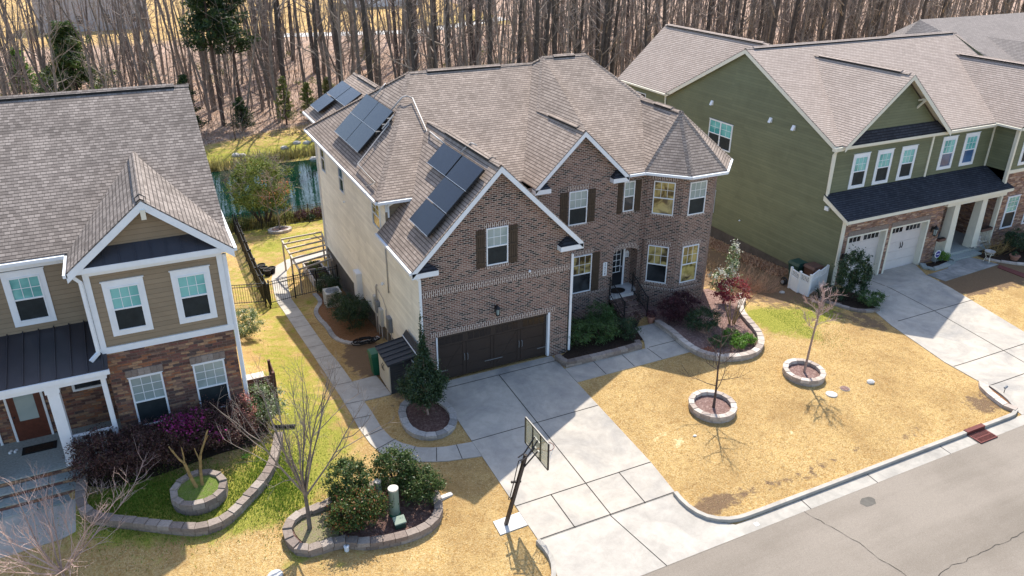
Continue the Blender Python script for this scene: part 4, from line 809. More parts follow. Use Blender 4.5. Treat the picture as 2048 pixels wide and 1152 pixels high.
# stone lower front, pieces round the doors
g1, g2_, gt, gb = (23.85, 26.55), (27.05, 29.8), 1.86, -.8
m = MB(); Y = 1.14
m.face([(qx, Y, gb-.4), (g1[0]-.08, Y, gb-.4), (g1[0]-.08, Y, gt+.06), (g1[1]+.08, Y, gt+.06), (g1[1]+.08, Y, gb-.4), (g2_[0]-.08, Y, gb-.4), (g2_[0]-.08, Y, gt+.06), (g2_[1]+.08, Y, gt+.06), (g2_[1]+.08, Y, gb-.4), (30.95, Y, gb-.4), (30.95, Y, 3.0), (qx, Y, 3.0)])
m.face([(30.95, Y, gb-.4), (30.95, 3.4, gb-.4), (30.95, 3.4, 3.0), (30.95, Y, 3.0)]); m.face([(30.95, 3.4, -1), (35.75, 3.4, -1), (35.75, 3.4, 3.0), (30.95, 3.4, 3.0)]); m.face([(35.75, 3.4, -1), (35.75, 1.2, -1), (35.75, 1.2, 3.9), (35.75, 3.4, 3.9)]); m.face([(35.75, 1.2, -1), (41, 1.2, -1), (41, 1.2, 3.9), (35.75, 1.2, 3.9)])
m.build('stone_wall', 'stone_rust', K)
for x0, x1 in (g1, g2_):
    m = MB(); m.box(x0-.12, x1+.12, Y-.02, Y, gt+.06, gt+.34); m.build('lintel', 'stone_lintel' if 'stone_lintel' in MATS else 'block', K)
    m = MB(); m.box(x0-.12, x0, Y-.03, Y+.34, gb, gt+.08); m.box(x1, x1+.12, Y-.03, Y+.34, gb, gt+.08); m.box(x0, x1, Y-.03, Y+.34, gt, gt+.08); m.build('garage_door_frame', 'cream_trim', K)
    m = MB(); hh = gt-gb
    for k in range(5): m.box(x0, x1, Y+.3, Y+.35, gb+hh*k/5+.006, gb+hh*(k+1)/5-.006)
    d_ = m.build('garage_door', 'garage_white', K)
    for gidx in (0, 1):
        m = MB()
        for q in range(4): xa = x0+.12+gidx*(x1-x0)/2+q*.285; m.box(xa, xa+.22, Y+.285, Y+.302, gt-.46, gt-.1)
        m.build('window', 'glass_dark', d_)
    m = MB()
    for s2 in (-1, 1): m.tube([((x0+x1)/2+s2*.09, Y+.3, .75), ((x0+x1)/2+s2*.09, Y+.25, .6), ((x0+x1)/2+s2*.06, Y+.25, .5), ((x0+x1)/2+s2*.08, Y+.3, .38)], .02, 5)
    m.build('handle', 'black_metal', d_)
m = MB(); ax, aw, az = 27.33, 3.92, 9.81; yr = qf+(az-QE)/qs; wx, wz = 38.3, 9.35; wr = qf+(wz-QE)/qs; ww = wx-35.35
roofpoly(m, [[(qx-.22, qf, QE), (XR, qf, QE), (XR, QR, QZ), (qx-.22, QR, QZ)], [(qx-.22, QR, QZ), (XR, QR, QZ), (XR, QB, QE), (qx-.22, QB, QE)],
             [(ax-aw, qf, QE), (ax, qf, az), (ax, yr, az), ], [(ax-aw, qf, QE), (ax, yr, az), (ax-aw+.02, qf+.02, QE)], [(ax+aw, qf, QE), (ax, qf, az), (ax, yr, az)],
             [(35.35, .85, QE), (wx, .85, wz), (wx, wr, wz), (35.35, qf, QE)], [(wx+ww, .85, QE), (wx, .85, wz), (wx, wr, wz), (wx+ww, qf, QE)],
             [(qx-.22, QB-.5, QE), (26.84, QB-5, 10), (26.84, 22.5, 10), (qx-.22, 22.5, QE)], [(31.4, QB-.5, QE), (26.84, QB-5, 10), (26.84, 22.5, 10), (31.4, 22.5, QE)]])
for a_, b_ in (((qx-.2, QR, QZ), (XR, QR, QZ)), ((ax, qf, az), (ax, yr, az)), ((wx, .85, wz), (wx, wr, wz)), ((26.84, 22.5, 10), (26.84, 12, 10))): caps(m, a_, b_)
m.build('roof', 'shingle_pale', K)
for a_, b_ in (((qx+.3, QR, QZ), (XR-.4, QR, QZ)), ((ax, yr-.5, az), (ax, qf+.5, az)), ((wx, wr-.4, wz), (wx, 1.2, wz)), ((26.84, 22.2, 10), (26.84, 12.5, 10))): ridge_vent(K, a_, b_, 'shingle_pale')
m = MB()
def xrake(m, a_, b_, x1):
    A, B = V3(a_), V3(b_); A.z -= .055; B.z -= .055; d = Vector((0, 0, -.22)); m.prism([A, B, B+d, A+d], (.035, 0, 0)); m.prism([A+Vector((.035, 0, 0)), B+Vector((.035, 0, 0)), B+Vector((x1-A.x, 0, 0)), A+Vector((x1-A.x, 0, 0))], (0, 0, -.02))
xrake(m, (qx-.22, QR, QZ), (qx-.22, qf, QE), qx); m.build('rake_board', 'cream_trim', K); m = MB(); xrake(m, (qx-.22, QR, QZ), (qx-.22, QB, QE), qx); m.build('rake_board', 'cream_trim', K)
rake(K, (ax, qf-.28, az), (ax-aw, qf-.28, QE), qf+.3, 'cream_trim', .24, -.055); rake(K, (ax, qf-.28, az), (ax+aw, qf-.28, QE), qf+.3, 'cream_trim', .24, -.055)
m = MB(); roofpoly(m, [[(ax-aw, qf-.28, QE), (ax, qf-.28, az), (ax, qf, az), (ax-aw, qf, QE)], [(ax+aw, qf-.28, QE), (ax, qf-.28, az), (ax, qf, az), (ax+aw, qf, QE)]]); m.build('roof', 'shingle_pale', K)
wall(K, [[(ax-aw+.3, qy-.02, QE), (ax+aw-.3, qy-.02, QE), (ax, qy-.02, az-.25)]], 'siding_green', 'gable_wall')
m = MB(); m.prism([(ax-aw+.1, qf-.1, QE-.05), (ax+aw-.1, qf-.1, QE-.05), (ax+aw-.75, qy-.04, QE+.52), (ax-aw+.75, qy-.04, QE+.52)], (0, .01, -.04)); m.build('pent_roof', 'shingle_dark', K)
m = MB(); m.bar((ax+1.35, qy, 8.3), (ax+1.35, qf-.25, 8.45), .1, .1); m.bar((ax+1.35, qy, 7.9), (ax+1.35, qf-.2, 8.4), .09, .09); m.build('gable_bracket', 'cream_trim', K)
m = MB(); m.box(qx, 35.75, qy-.035, qy, QE-.36, QE-.02); m.box(qx-.0, qx+.14, qy-.05, qy, 3.6, QE-.36); m.box(30.5, 30.63, qy-.045, qy, 3.55, QE-.36); m.box(35.6, 35.72, qy-.04, qy, 3.6, QE-.36); m.box(qx-.04, qx+.16, Y-.05, Y+.02, -.75, 3.0); m.box(35.68, 35.84, 1.12, 1.3, -.9, QE-.1); m.box(35.84, 41, 1.16, 1.2, 3.75, 3.95); m.build('trim', 'cream_trim', K)
m = MB(); m.box(qx-.1, 30.7, qf-.12, qf+.0, QE-.2, QE-.08); m.box(30.7, 35.4, qf-.12, qf, QE-.2, QE-.08); m.box(qx-.3, qx+.3, qf-.1, qf+.12, QE-.28, QE-.1); m.build('gutter', 'cream_trim', K)
gutter(K, (35.3, .8, QE-.09), (35.3, qf, QE-.09), 'cream_trim'); gutter(K, (35.3, .8, QE-.09), (41.2, .8, QE-.09), 'cream_trim'); gutter(K, (qx-.26, QB-.1, QE-.09), (qx-.26, 22.5, QE-.09), 'cream_trim')
spout(K, [(qx+.0, qf-.05, QE-.2), (qx-.08, qy-.06, QE-.5), (qx-.08, qy-.1, 3.7), (qx+.1, qy-.4, 3.6)], 'cream_trim', .09); spout(K, [(35.75, 1.1, 3.1), (35.75, 1.1, -.8)], 'cream_trim', .09); spout(K, [(qx-.1, 16.9, QE-.1), (qx-.05, 16.85, 5), (qx-.05, 16.85, -1)], 'cream_trim', .08)
# lower skirt roof over garage and porch
m = MB(); m.prism([(qx-.15, qy, 3.92), (qx-.15, .78, 3.05), (36.1, .78, 3.05), (35.72, qy, 3.92)], (0, 0, -.05)); m.build('porch_roof', 'shingle_dark', K)
m = MB(); m.box(qx-.1, 36.1, .76, .9, 2.83, 3.0); m.prism([(qx-.17, qy, 3.86), (qx-.17, .76, 2.99), (qx-.17, .76, 2.8), (qx-.17, qy, 3.6)], (.05, 0, 0)); m.prism([(qx-.1, .9, 2.86), (36, .9, 2.86), (36, Y, 2.86), (qx-.1, Y, 2.86)], (0, 0, .02)); m.box(30.9, 35.9, .95, 1.15, 2.55, 2.83); m.build('porch_beam', 'cream_trim', K)
for x0 in (31.62, 33.95):
    m = MB(); P = lambda h, z: [(x0+.24-h, 1.02-h+.2, z), (x0+.24+h, 1.02-h+.2, z), (x0+.24+h, 1.02+h+.2, z), (x0+.24-h, 1.02+h+.2, z)]; m.hexa(P(.27, -.45)+P(.21, 2.56)); m.box(x0-.05, x0+.53, .93, 1.5, -.45, -.3); m.build('column', 'cream_trim', K)
m = MB(); m.box(30.95, 35.75, .95, 3.4, -.75, -.42); m.box(31.9, 34.3, .45, .95, -.9, -.58); m.build('porch_floor', 'flagstone', K)
for x0, x1 in ((30.98, 31.6), (34.5, 35.7)):
    m = MB(); m.box(x0, x1, 1.12, 1.17, .38, .44); m.box(x0, x1, 1.12, 1.17, -.32, -.27); k = int((x1-x0)/.12)
    for i in range(k): m.box(x0+.04+i*.12, x0+.075+i*.12, 1.13, 1.16, -.27, .38)
    m.build('railing', 'cream_trim', K)
m = MB(); m.box(31.2, 31.28, 3.33, 3.4, -.4, 2.2); m.box(32.9, 32.98, 3.33, 3.4, -.4, 2.2); m.box(31.2, 32.98, 3.33, 3.4, 2.2, 2.3); m.build('door_frame', 'cream_trim', K); m = MB(); m.box(31.6, 32.6, 3.34, 3.4, -.4, 2.15); m.build('front_door', 'door_wood', K)
for x0 in (24.81, 26.56, 28.38): window(K, FR(x0, qy, 4.1, 1, 0), .92, 1.58, trim='white', flat=.13, head=.16, up='glass_sky_teal')
for x0 in (31.56, 33.42): window(K, FR(x0, qy, 4.28, 1, 0), .92, 1.58, trim='white', flat=.13, head=.16, up='glass_sky_teal', lo='blue_glass')
window(K, FR(36.6, 1.2, .3, 1, 0), 1.0, 1.95, trim='white', flat=.05, up='glass_sky_teal', rows=3); window(K, FR(38.6, 1.2, .3, 1, 0), 1.0, 1.95, trim='white', flat=.05, up='glass_sky_teal', rows=3); window(K, FR(36.6, 1.2, 4.3, 1, 0), .92, 1.6, trim='white', flat=.13, head=.16); window(K, FR(34.7, 3.4, 1.7, 1, 0), 1.0, .5, trim='white', one=True, cols=1, up='glass_dark')
window(K, FR(qx, 12.3, 4.2, 0, -1), 2.06, 1.6, trim='white', flat=.03, double=True, cols=2, up='glass_sky_teal', lo='glass_screen'); window(K, FR(qx, 20.4, 4.8, 0, -1), 1.2, 1.2, trim='white', cols=2, up='glass_dark', lo='glass_dark'); window(K, FR(qx, 11.9, .1, 0, -1), .9, 1.5, trim='white', cols=1, up='glass_dark')
for y, z in ((12.3, 6.74), (7.26, 6.77), (5.5, 6.73)):
    m = MB(); m.prism([(qx, y-.1, z-.12), (qx, y+.1, z-.12), (qx, y+.1, z+.14), (qx, y-.1, z+.14)], (-.05, 0, 0)); m.prism([(qx-.05, y-.1, z), (qx-.16, y-.1, z-.12), (qx-.05, y-.1, z+.13)], (0, .2, 0)); m.build('wall_vent', 'white', K)
m = MB(); m.lathe((qx-.05, 8.57, .41), [(.02, -.04), (.06, 0), (.02, .05)], 8); m.build('vent_cap', 'white', K); m = MB(); m.prism([(qx, 2.2, 3.1), (qx, 2.45, 3.1), (qx, 2.45, 3.3), (qx, 2.2, 3.3)], (-.1, 0, 0)); m.build('flood_light', 'white', K)
lantern(None, 23.6, 1.14, .85, 'black lantern on stone left of the white garage doors', s=1.5); lantern(None, 30.3, 1.14, 1.3, 'black lantern on stone right of the white garage doors', s=1.5)
# far right house roof
B = T('grey_roof_house', 'far house with grey shingle hip roof behind the green house', 'house', (44, 12, -1))
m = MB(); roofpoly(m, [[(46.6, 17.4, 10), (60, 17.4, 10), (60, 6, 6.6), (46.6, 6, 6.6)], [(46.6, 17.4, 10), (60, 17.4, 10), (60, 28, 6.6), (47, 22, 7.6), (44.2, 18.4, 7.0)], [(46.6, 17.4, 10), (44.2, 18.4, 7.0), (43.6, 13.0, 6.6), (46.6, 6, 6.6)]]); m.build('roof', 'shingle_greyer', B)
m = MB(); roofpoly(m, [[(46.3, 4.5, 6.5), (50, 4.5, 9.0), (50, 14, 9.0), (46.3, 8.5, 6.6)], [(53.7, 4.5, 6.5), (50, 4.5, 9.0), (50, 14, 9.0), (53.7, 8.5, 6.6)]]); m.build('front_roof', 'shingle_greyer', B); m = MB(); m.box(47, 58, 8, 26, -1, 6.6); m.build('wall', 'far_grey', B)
# ============================================================ LEFT HOUSE
lx, ly, lw, LE, LA = -6.786, -.459, 3.913, 7.357, 9.29; lc = lx-lw/2; L0 = lx-lw; MY = 1.1; LF = .93; LRY, LRZ = 7.96, 10.9; ls = (LRZ-LE)/(LRY-LF)
A_ = T('taupe_house', 'taupe sided house with stone base, grey shingle roof and dark metal porch roof', 'house', (lx, ly, .5))
wall(A_, [[(L0, ly, 4.5), (lx, ly, 4.5), (lx, ly, LE-.28), (L0, ly, LE-.28)], [(lx, ly, .3), (lx, 16, .3), (lx, 16, LE), (lx, LRY, LRZ-.1), (lx, LF, LE), (lx, ly, LE)], [(L0, ly, 4.3), (L0, ly, LE), (L0, MY, LE), (L0, MY, 4.3)], [(-19, MY, 4.3), (L0, MY, 4.3), (L0, MY, LE), (-19, MY, LE)]], 'siding_taupe', 'wall')
wall(A_, [[(L0+.35, ly+.12, LE+.35), (lx-.35, ly+.12, LE+.35), (lc, ly+.12, LA-.28)]], 'siding_taupe', 'gable_wall')
wall(A_, [[(L0, ly, .1), (lx, ly, .1), (lx, ly, 4.38), (L0, ly, 4.38)], [(L0, MY, .1), (L0, ly, .1), (L0, ly, 4.38), (L0, MY, 4.38)], [(-19, MY, .1), (L0, MY, .1), (L0, MY, 4.38), (-19, MY, 4.38)]], 'stone_brown', 'stone_wall')
m = MB(); m.box(L0-.05, lx+.05, ly-.05, ly, 4.36, 4.57); m.box(L0-.03, L0+.14, ly-.045, ly, 4.57, LE-.3); m.box(lx-.14, lx+.03, ly-.045, ly, 4.57, LE-.3); m.box(L0-.03, lx+.03, ly-.06, ly, LE-.31, LE-.1); m.box(L0-.33, lx+.35, ly-.31, ly-.06, LE-.12, LE+.05); m.build('trim', 'white', A_)
rw = lw/2+.404; bsl = (LA-LE)/rw
m = MB(); lyr = LF+(LA-LE)/ls; yo = ly-.34
roofpoly(m, [[(-22, LF, LE), (lx+.4, LF, LE), (lx+.4, LRY, LRZ), (-22, LRY, LRZ)], [(-22, LRY, LRZ), (lx+.4, LRY, LRZ), (lx+.4, 16.4, LE), (-22, 16.4, LE)], [(lc-rw, yo, LE), (lc, yo, LA), (lc, lyr, LA), (lc-rw, LF, LE)], [(lc+rw, yo, LE), (lc, yo, LA), (lc, lyr, LA), (lc+rw, LF, LE)]])
for a_, b_ in (((-22, LRY, LRZ), (lx+.4, LRY, LRZ)), ((lc, yo, LA), (lc, lyr, LA))): caps(m, a_, b_)
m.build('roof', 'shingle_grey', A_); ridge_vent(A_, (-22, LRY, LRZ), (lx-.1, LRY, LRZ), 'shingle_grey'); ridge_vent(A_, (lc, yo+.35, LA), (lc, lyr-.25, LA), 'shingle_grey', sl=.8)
for s2 in (-1, 1): rake(A_, (lc, yo, LA), (lc+s2*rw, yo, LE), ly+.12, drop=.27)
m = MB(); m.box(lc-.07, lc+.07, yo-.03, ly+.1, LA-.62, LA-.32); m.build('gable_bracket', 'cream_trim', A_)
m = MB(); m.prism([(lc-rw+.35, yo+.05, LE+.04), (lc+rw-.35, yo+.05, LE+.04), (lc+rw-.75, ly+.1, LE+.5), (lc-rw+.75, ly+.1, LE+.5)], (0, .01, -.03))
for i in range(9): x = lc-rw+.6+i*.44; m.bar((x, yo+.06, LE+.07), (x, ly+.08, LE+.5), .025, .03)
m.build('pent_roof', 'metal_roof', A_)
gutter(A_, (-20, LF-.05, LE-.1), (lc-rw+.02, LF-.05, LE-.1)); gutter(A_, (lc-rw-.03, yo, LE-.1), (lc-rw-.03, LF, LE-.1)); gutter(A_, (lc+rw+.04, yo+.05, LE-.08), (lc+rw+.04, 16, LE-.08))
m = MB(); m.box(-19, L0, MY-.04, MY, LE-.35, LE-.12); m.prism([(-19, LF, LE-.12), (L0-.1, LF, LE-.12), (L0-.1, MY, LE-.12), (-19, MY, LE-.12)], (0, 0, .02)); m.build('frieze', 'white', A_)
spout(A_, [(lc-rw+.1, ly-.2, LE-.15), (L0-.1, ly-.1, LE-.45), (L0-.1, ly-.1, 4.5), (L0-.35, ly-.3, 4.35)], w_=.1); spout(A_, [(lx+.1, ly+.05, LE-.3), (lx+.1, ly+.05, .4)], w_=.12)
for x0 in (-10.14, -8.2): window(A_, FR(x0, ly, 5.06, 1, 0), .86, 1.5, flat=.15, head=.2)
for x0 in (-10.17, -8.23):
    window(A_, FR(x0, ly, 1.46, 1, 0), .98, 1.88, rows=3, up='glass_pale', lo='glass_screen', flat=.012)
    m = MB()
    for i in range(6): m.box(x0-.06+i*.187, x0-.06+i*.187+.178, ly-.05, ly, 3.36, 3.62)
    m.build('lintel', 'block', A_)
window(A_, FR(-12.88, MY, 5.25, 1, 0), .86, 1.5, flat=.15, head=.2)
# porch
m = MB(); p0, p1 = (MY, 4.87), (-1.15, 4.2)
m.prism([(-19, p0[0], p0[1]), (-19, p1[0], p1[1]), (L0+.1, p1[0], p1[1]), (L0+.1, p0[0], p0[1])], (0, 0, -.04))
i = 0
while -19+i*.43 < L0: x = -18.9+i*.43; m.bar((x, p0[0], p0[1]+.03), (x, p1[0], p1[1]+.03), .03, .05); i += 1
m.build('porch_roof', 'metal_roof', A_)
m = MB(); m.box(-19, L0+.0, -1.12, -.92, 3.86, 4.14); m.box(-19, L0+.12, -1.2, -1.12, 4.02, 4.17); m.box(L0-.25, L0-.05, -1.0, -.8, 3.86, 4.1)
m.prism([(-19, -.9, 4.0), (L0, -.9, 4.0), (L0, MY, 4.0), (-19, MY, 4.0)], (0, 0, .03)); m.build('porch_beam', 'white', A_)
for x0 in (-12.38, -14.75):
    m = MB(); m.box(x0, x0+.32, -1.08, -.78, 1.0, 3.86); m.box(x0-.04, x0+.36, -1.12, -.74, 3.7, 3.86); m.box(x0-.04, x0+.36, -1.12, -.74, 1.0, 1.2); m.build('column', 'white', A_)
m = MB(); m.box(L0-.2, L0-.06, -1.0, -.86, 1.0, 3.86); m.box(-12.05, L0-.2, -.96, -.9, 1.92, 1.99); m.box(-12.05, L0-.2, -.96, -.9, 1.12, 1.18)
for i in range(9): m.box(-11.98+i*.13, -11.94+i*.13, -.95, -.91, 1.18, 1.92)
m.build('railing', 'white', A_)
m = MB(); m.box(-19, L0, -1.085, MY, .3, 1.0)
m.box(-19, -12.0, -1.14, -.9, 1.0, 1.03); m.build('porch_floor', 'flagstone', A_)
m = MB()
for k in range(3):
    x = -19
    while x < -12.1: x2 = min(-11.98, x+.55+.2*((k*7+int(x*3)) % 3)); m.box(x+.008, x2-.008, -1.1-.36*(k+1)-.03, -1.1-.36*k-.02, .98-.17*(k+1)-.03, .98-.17*(k+1)+.02); x = x2
m.build('step_tread', 'flagstone', A_)
m = MB()
for k in range(4): m.box(-19, -12.02, -1.1-.36*k-.01, -1.1-.36*k+.36, .2, .98-.17*k-.03)
m.build('step_riser', 'stone_brown', A_)
m = MB(); m.box(-13.95, -13.88, MY-.06, MY, 1.0, 3.05); m.box(-12.92, -12.85, MY-.06, MY, 1.0, 3.05); m.box(-14.4, -14.33, MY-.06, MY, 1.0, 3.05); m.box(-14.4, -12.6, MY-.06, MY, 3.05, 3.15); m.build('door_frame', 'white', A_)
m = MB(); m.box(-13.88, -12.92, MY-.04, MY-.005, 1.0, 3.05); d_ = m.build('front_door', 'door_wood', A_); m = MB(); m.box(-13.68, -13.12, MY-.05, MY-.04, 1.75, 2.9); m.build('pane', 'glass_pale', d_); m = MB(); m.lathe((-13.8, MY-.08, 1.95), [(.02, -.03), (.035, 0), (.02, .03)], 8); m.build('handle', 'black_metal', d_)
window(A_, FR(-11.95, MY, 2.45, 1, 0), .95, .45, one=True, cols=1, up='glass_dark', flat=.04)
t = T('doormat', 'dark rectangular doormat on the porch of the taupe house', 'doormat', (-13.4, .4, 1.0)); m = MB(); m.box(-13.75, -12.75, .15, .6, 1.0, 1.015); m.build('mat', 'rubber', t); m = MB(); m.box(-13.65, -12.85, .22, .53, 1.015, 1.02); m.build('centre', 'soil', t)
t = T('shoes', 'pair of white shoes left on the taupe house porch', 'shoes', (-14.1, .45, 1.0)); 
for k in range(2): m = MB(); c_ = Vector((-14.1+k*.15, .45, 1.0)); m.lathe(c_, [(.045, 0), (.05, .03), (.03, .07)], 8); m.lathe(c_+Vector((.03, .1, 0)), [(.04, 0), (.045, .03), (.02, .05)], 8); m.build('shoe', 'white', t)
leaf('straw', [(0, (.36, .23, .09)), (.6, (.6, .44, .22)), (1, (.78, .64, .38))], .2, .8)
leaf('leaf_maroon', [(0, (.09, .012, .018)), (.6, (.26, .03, .04)), (1, (.42, .09, .09))])
leaf('leaf_feather', [(0, (.09, .13, .02)), (.6, (.2, .25, .05)), (1, (.32, .33, .1))], .3, .6)
# ============================================================ FRONT YARD OBJECTS
def oval(pts): return smooth(pts, True, 3)
def inset(pts, d):
    cx_ = sum(p[0] for p in pts)/len(pts); cy_ = sum(p[1] for p in pts)/len(pts); o = []
    for x, y in pts: L = math.hypot(x-cx_, y-cy_); o.append((x-(x-cx_)/L*d, y-(y-cy_)/L*d))
    return o
isl = [(-4.4, -4.9), (-5.24, -5.31), (-5.9, -5.45), (-6.36, -5.68), (-6.6, -6.1), (-6.5, -6.7), (-6.14, -6.95), (-5.5, -6.9), (-5.1, -6.92), (-4.6, -7.18), (-3.9, -7.32), (-3.1, -7.38), (-2.5, -7.25), (-2.1, -6.9), (-1.92, -6.4), (-1.92, -5.8), (-2.1, -5.2), (-2.9, -4.9)]
block_wall('island_bed_wall', 'long curving block wall round the front bed of hollies and a bare tree', isl, h=.3, wd=.26); bedfill(inset(isl, .12), 'mulch', .12)
patch('bed_grass', smooth([(-6.4, -6.0), (-6.0, -5.6), (-5.4, -5.5), (-5.1, -6.1), (-5.3, -6.7), (-6.1, -6.75)]), 'mulch_dry', .14, 0)
def ring(c, r, label, lab2, ry=None, h=.26, mt='block_white', mm='mulch_pink', name='tree_ring', dz=.12):
    pts = [(c[0]+r*cos(a_*pi/5), c[1]+(ry or r)*sin(a_*pi/5)) for a_ in range(10)]
    block_wall(name, label, pts, h=h, wd=.2, mat=mt, L=.3, group=None); bedfill([(c[0]+(r-.08)*cos(a_*pi/6), c[1]+((ry or r)-.08)*sin(a_*pi/6)) for a_ in range(12)], mm, dz, 'mulch_bed', False)
ring((9.6, -5.83), .82, 'round pale block ring at the nearer bare tree on the lawn', '', h=.28); ring((14.62, -5.5), .76, 'round pale block ring at the farther bare tree on the lawn', '', h=.28)
ring((-8.76, -3.68), .74, 'tall block ring round the pruned crape myrtle trunks', '', .64, h=.42, mt='block', mm='mulch_grass', dz=.34)
sr = [(-.98, -.75), (-1.35, -1.1), (-1.5, -1.7), (-1.5, -2.35), (-1.3, -2.85), (-.95, -3.12), (-.5, -3.18), (-.1, -2.98), (.17, -2.6), (.26, -2.15), (.2, -1.7), (.05, -1.2)]
block_wall('shrub_bed_wall', 'horseshoe of grey edging blocks round the cone shaped evergreen by the driveway', sr, closed=False, h=.2, wd=.25, mat='block_grey'); bedfill(sr, 'mulch', .08)
rb = [(11.45, .45), (11.42, -.6), (11.4, -2.0), (11.7, -2.85), (12.3, -3.3), (12.95, -3.52), (13.7, -3.52), (14.45, -3.1), (15.0, -2.3), (15.3, -1.3), (15.55, -.55), (16.2, .3), (16.8, .75), (17.05, 1.4)]
block_wall('curved_bed_wall', 'S-shaped block wall edging the bed below the corner turret', rb, closed=False, h=.26, wd=.26, mat='block_white'); bedfill(rb+[(16.4, 3.0), (12, 3.0), (11.5, 1.5)], 'mulch_pink', .06, sm=False)
fp = [(6.55, .0), (5.72, -.4), (5.8, -1.02), (6.7, -1.07), (7.9, -1.1), (8.9, -1.1), (9.5, -1.05), (9.5, -.75)]
bedfill([(9.4, -.6), (9.95, -.62), (10.33, .7), (10.33, 2.8), (9.6, 2.8)], 'soil', .055, sm=False)
block_wall('front_planter_wall', 'low straight block wall of the shrub planter beside the front walk', fp[1:], closed=False, h=.26, wd=.24, sm=False); bedfill(fp+[(10.2, 1.4), (10.3, 2.8), (6.5, 2.8)], 'soil', .06, sm=False)
ac = [(-1.5, 13.6), (-1.5, 12.1), (-2.0, 10.9), (-2.1, 9.8), (-2.0, 8.4), (-2.02, 7.1), (-1.8, 6.25), (-1.4, 5.75), (-.8, 5.55), (-.2, 5.8)]
block_wall('side_bed_edging', 'low curving edging blocks round the bushes and air conditioner', ac, closed=False, h=.1, wd=.2, mat='block_grey', courses=1); bedfill(ac+[(0, 5.9), (0, 13.6)], 'mulch_orange', .05, sm=False)
lb = [(-12.0, -1.6), (-12.05, -2.5), (-12.0, -3.0), (-11.7, -3.5), (-11.2, -3.83), (-10.2, -4.42), (-9.38, -4.88), (-8.85, -5.1), (-8.2, -5.02), (-7.5, -4.45), (-6.9, -3.85), (-6.5, -3.2), (-6.2, -2.4), (-5.95, -1.6)]
block_wall('left_bed_wall', 'low retaining wall curving round the purple hedge bed of the taupe house', lb, closed=False, h=.3, wd=.26); bedfill([(-12, -.6), (-11.9, -1.9), (-11.3, -2.3), (-10, -2.3), (-8, -2.0), (-6.8, -1.9), (-6.2, -1.2), (-6.3, -.4)], 'soil', .04, sm=False)
cb = [(21.25, -8.9), (20.93, -9.15), (20.72, -9.6), (20.6, -10.0), (20.5, -10.45), (20.62, -10.78)]
block_wall('corner_bed_wall', 'white stones edging the mulch bed at the corner of the green house driveway', cb, closed=False, h=.16, wd=.3, mat='block_white', courses=1, L=.42, rough=.03); bedfill(cb+[(20.95, -10.3), (21.2, -9.8)], 'mulch_orange', .06, sm=False)
gb_ = [(20.9, -.2), (21.3, -1.1), (21.75, -1.85), (22.4, -2.15), (22.85, -2.2)]
block_wall('side_bed_stones', 'row of brown stones edging the shrubs left of the green house driveway', gb_, closed=False, h=.12, wd=.2, mat='block', courses=1); bedfill(gb_+[(23.3, -.8), (23.4, .6), (22, .9)], 'soil', .04, sm=False)
pb = [(30.0, 1.0), (29.5, .2), (30.6, .1), (31.7, .35)]
block_wall('porch_bed_stones', 'mossy flat stones edging the small bed by the green house porch', pb, closed=False, h=.15, wd=.26, mat='flagstone', courses=1, L=.6, rough=.03); bedfill(pb+[(31.6, .9)], 'soil', .05, sm=False)
wb = [(33.7, -.2), (34.3, -1.2), (35.2, -1.9), (36.5, -2.6), (38, -3)]
block_wall('right_bed_stones', 'thin pale stones edging the dark bed right of the green house walk', wb, closed=False, h=.1, wd=.2, mat='block_white', courses=1, L=.7); bedfill(wb+[(40, 1), (34.2, 1)], 'soil', .04, sm=False)
# trees in the yard
vase_tree('bare_tree', 'bare vase-shaped tree at the left end of the holly bed', -5.94, -6.1, 5.6, 1.45, 10, 1.5, 11, .06, 'bark_grey', 'bark_wood2', .1, 11, .75, .0065)
vase_tree('bare_tree', 'dark bare tree in the nearer block ring on the tan lawn', 9.6, -5.9, 3.6, .75, 11, 1.3, 21, .05, 'bark_dark', 'bark_dark', .1, 9, .5, .006, leader=True)
vase_tree('bare_tree', 'pale tree with clear trunk and pinkish twigs in the farther block ring', 14.65, -5.48, 3.7, 1.85, 12, 1.0, 31, .045, 'bark_light', 'twig_pink', .1, 12, .38, .011, lean=(.1, .03), leader=True)
vase_tree('bare_tree', 'wide pinkish bare tree at the bottom left corner near the street', -12.55, -5.25, 3.3, .35, 11, 2.7, 41, .042, 'bark_light', 'twig_pink', 0, 13, .6, .006)
# crape myrtle
rr = random.Random(4); b = G(-8.72, -3.6, .38); t = T('crape_myrtle', 'hard pruned crape myrtle with two thick forking trunks in a tall block ring', 'tree', b); m = MB()
p, _, _ = limb(m, b+Vector((-.08, 0, -.1)), (-.28, .1, 1), 1.0, .055, .045, rr, 4, .05, .03, 8); q, _, _ = limb(m, p[-1], (-.75, .2, .8), .7, .035, .02, rr, 4, .12, .03, 7); limb(m, p[-1], (.05, .2, 1), .55, .03, .015, rr, 3, .1, .03, 6); limb(m, q[2], (-.2, .1, 1), .25, .018, .01, rr, 3, .1, 0, 6)
p, _, _ = limb(m, b+Vector((.08, .03, -.1)), (.08, .1, 1), 1.15, .05, .04, rr, 4, .05, .02, 8); q, _, _ = limb(m, p[-1], (.35, .2, 1), .8, .035, .022, rr, 4, .12, .03, 7); limb(m, p[-2], (-.2, .3, 1), .5, .028, .015, rr, 3, .1, .03, 6); limb(m, q[2], (.5, .1, .8), .25, .016, .01, rr, 3, .1, 0, 6)
m.build('trunk', 'bark_olive', t, uv=False, smooth=True)
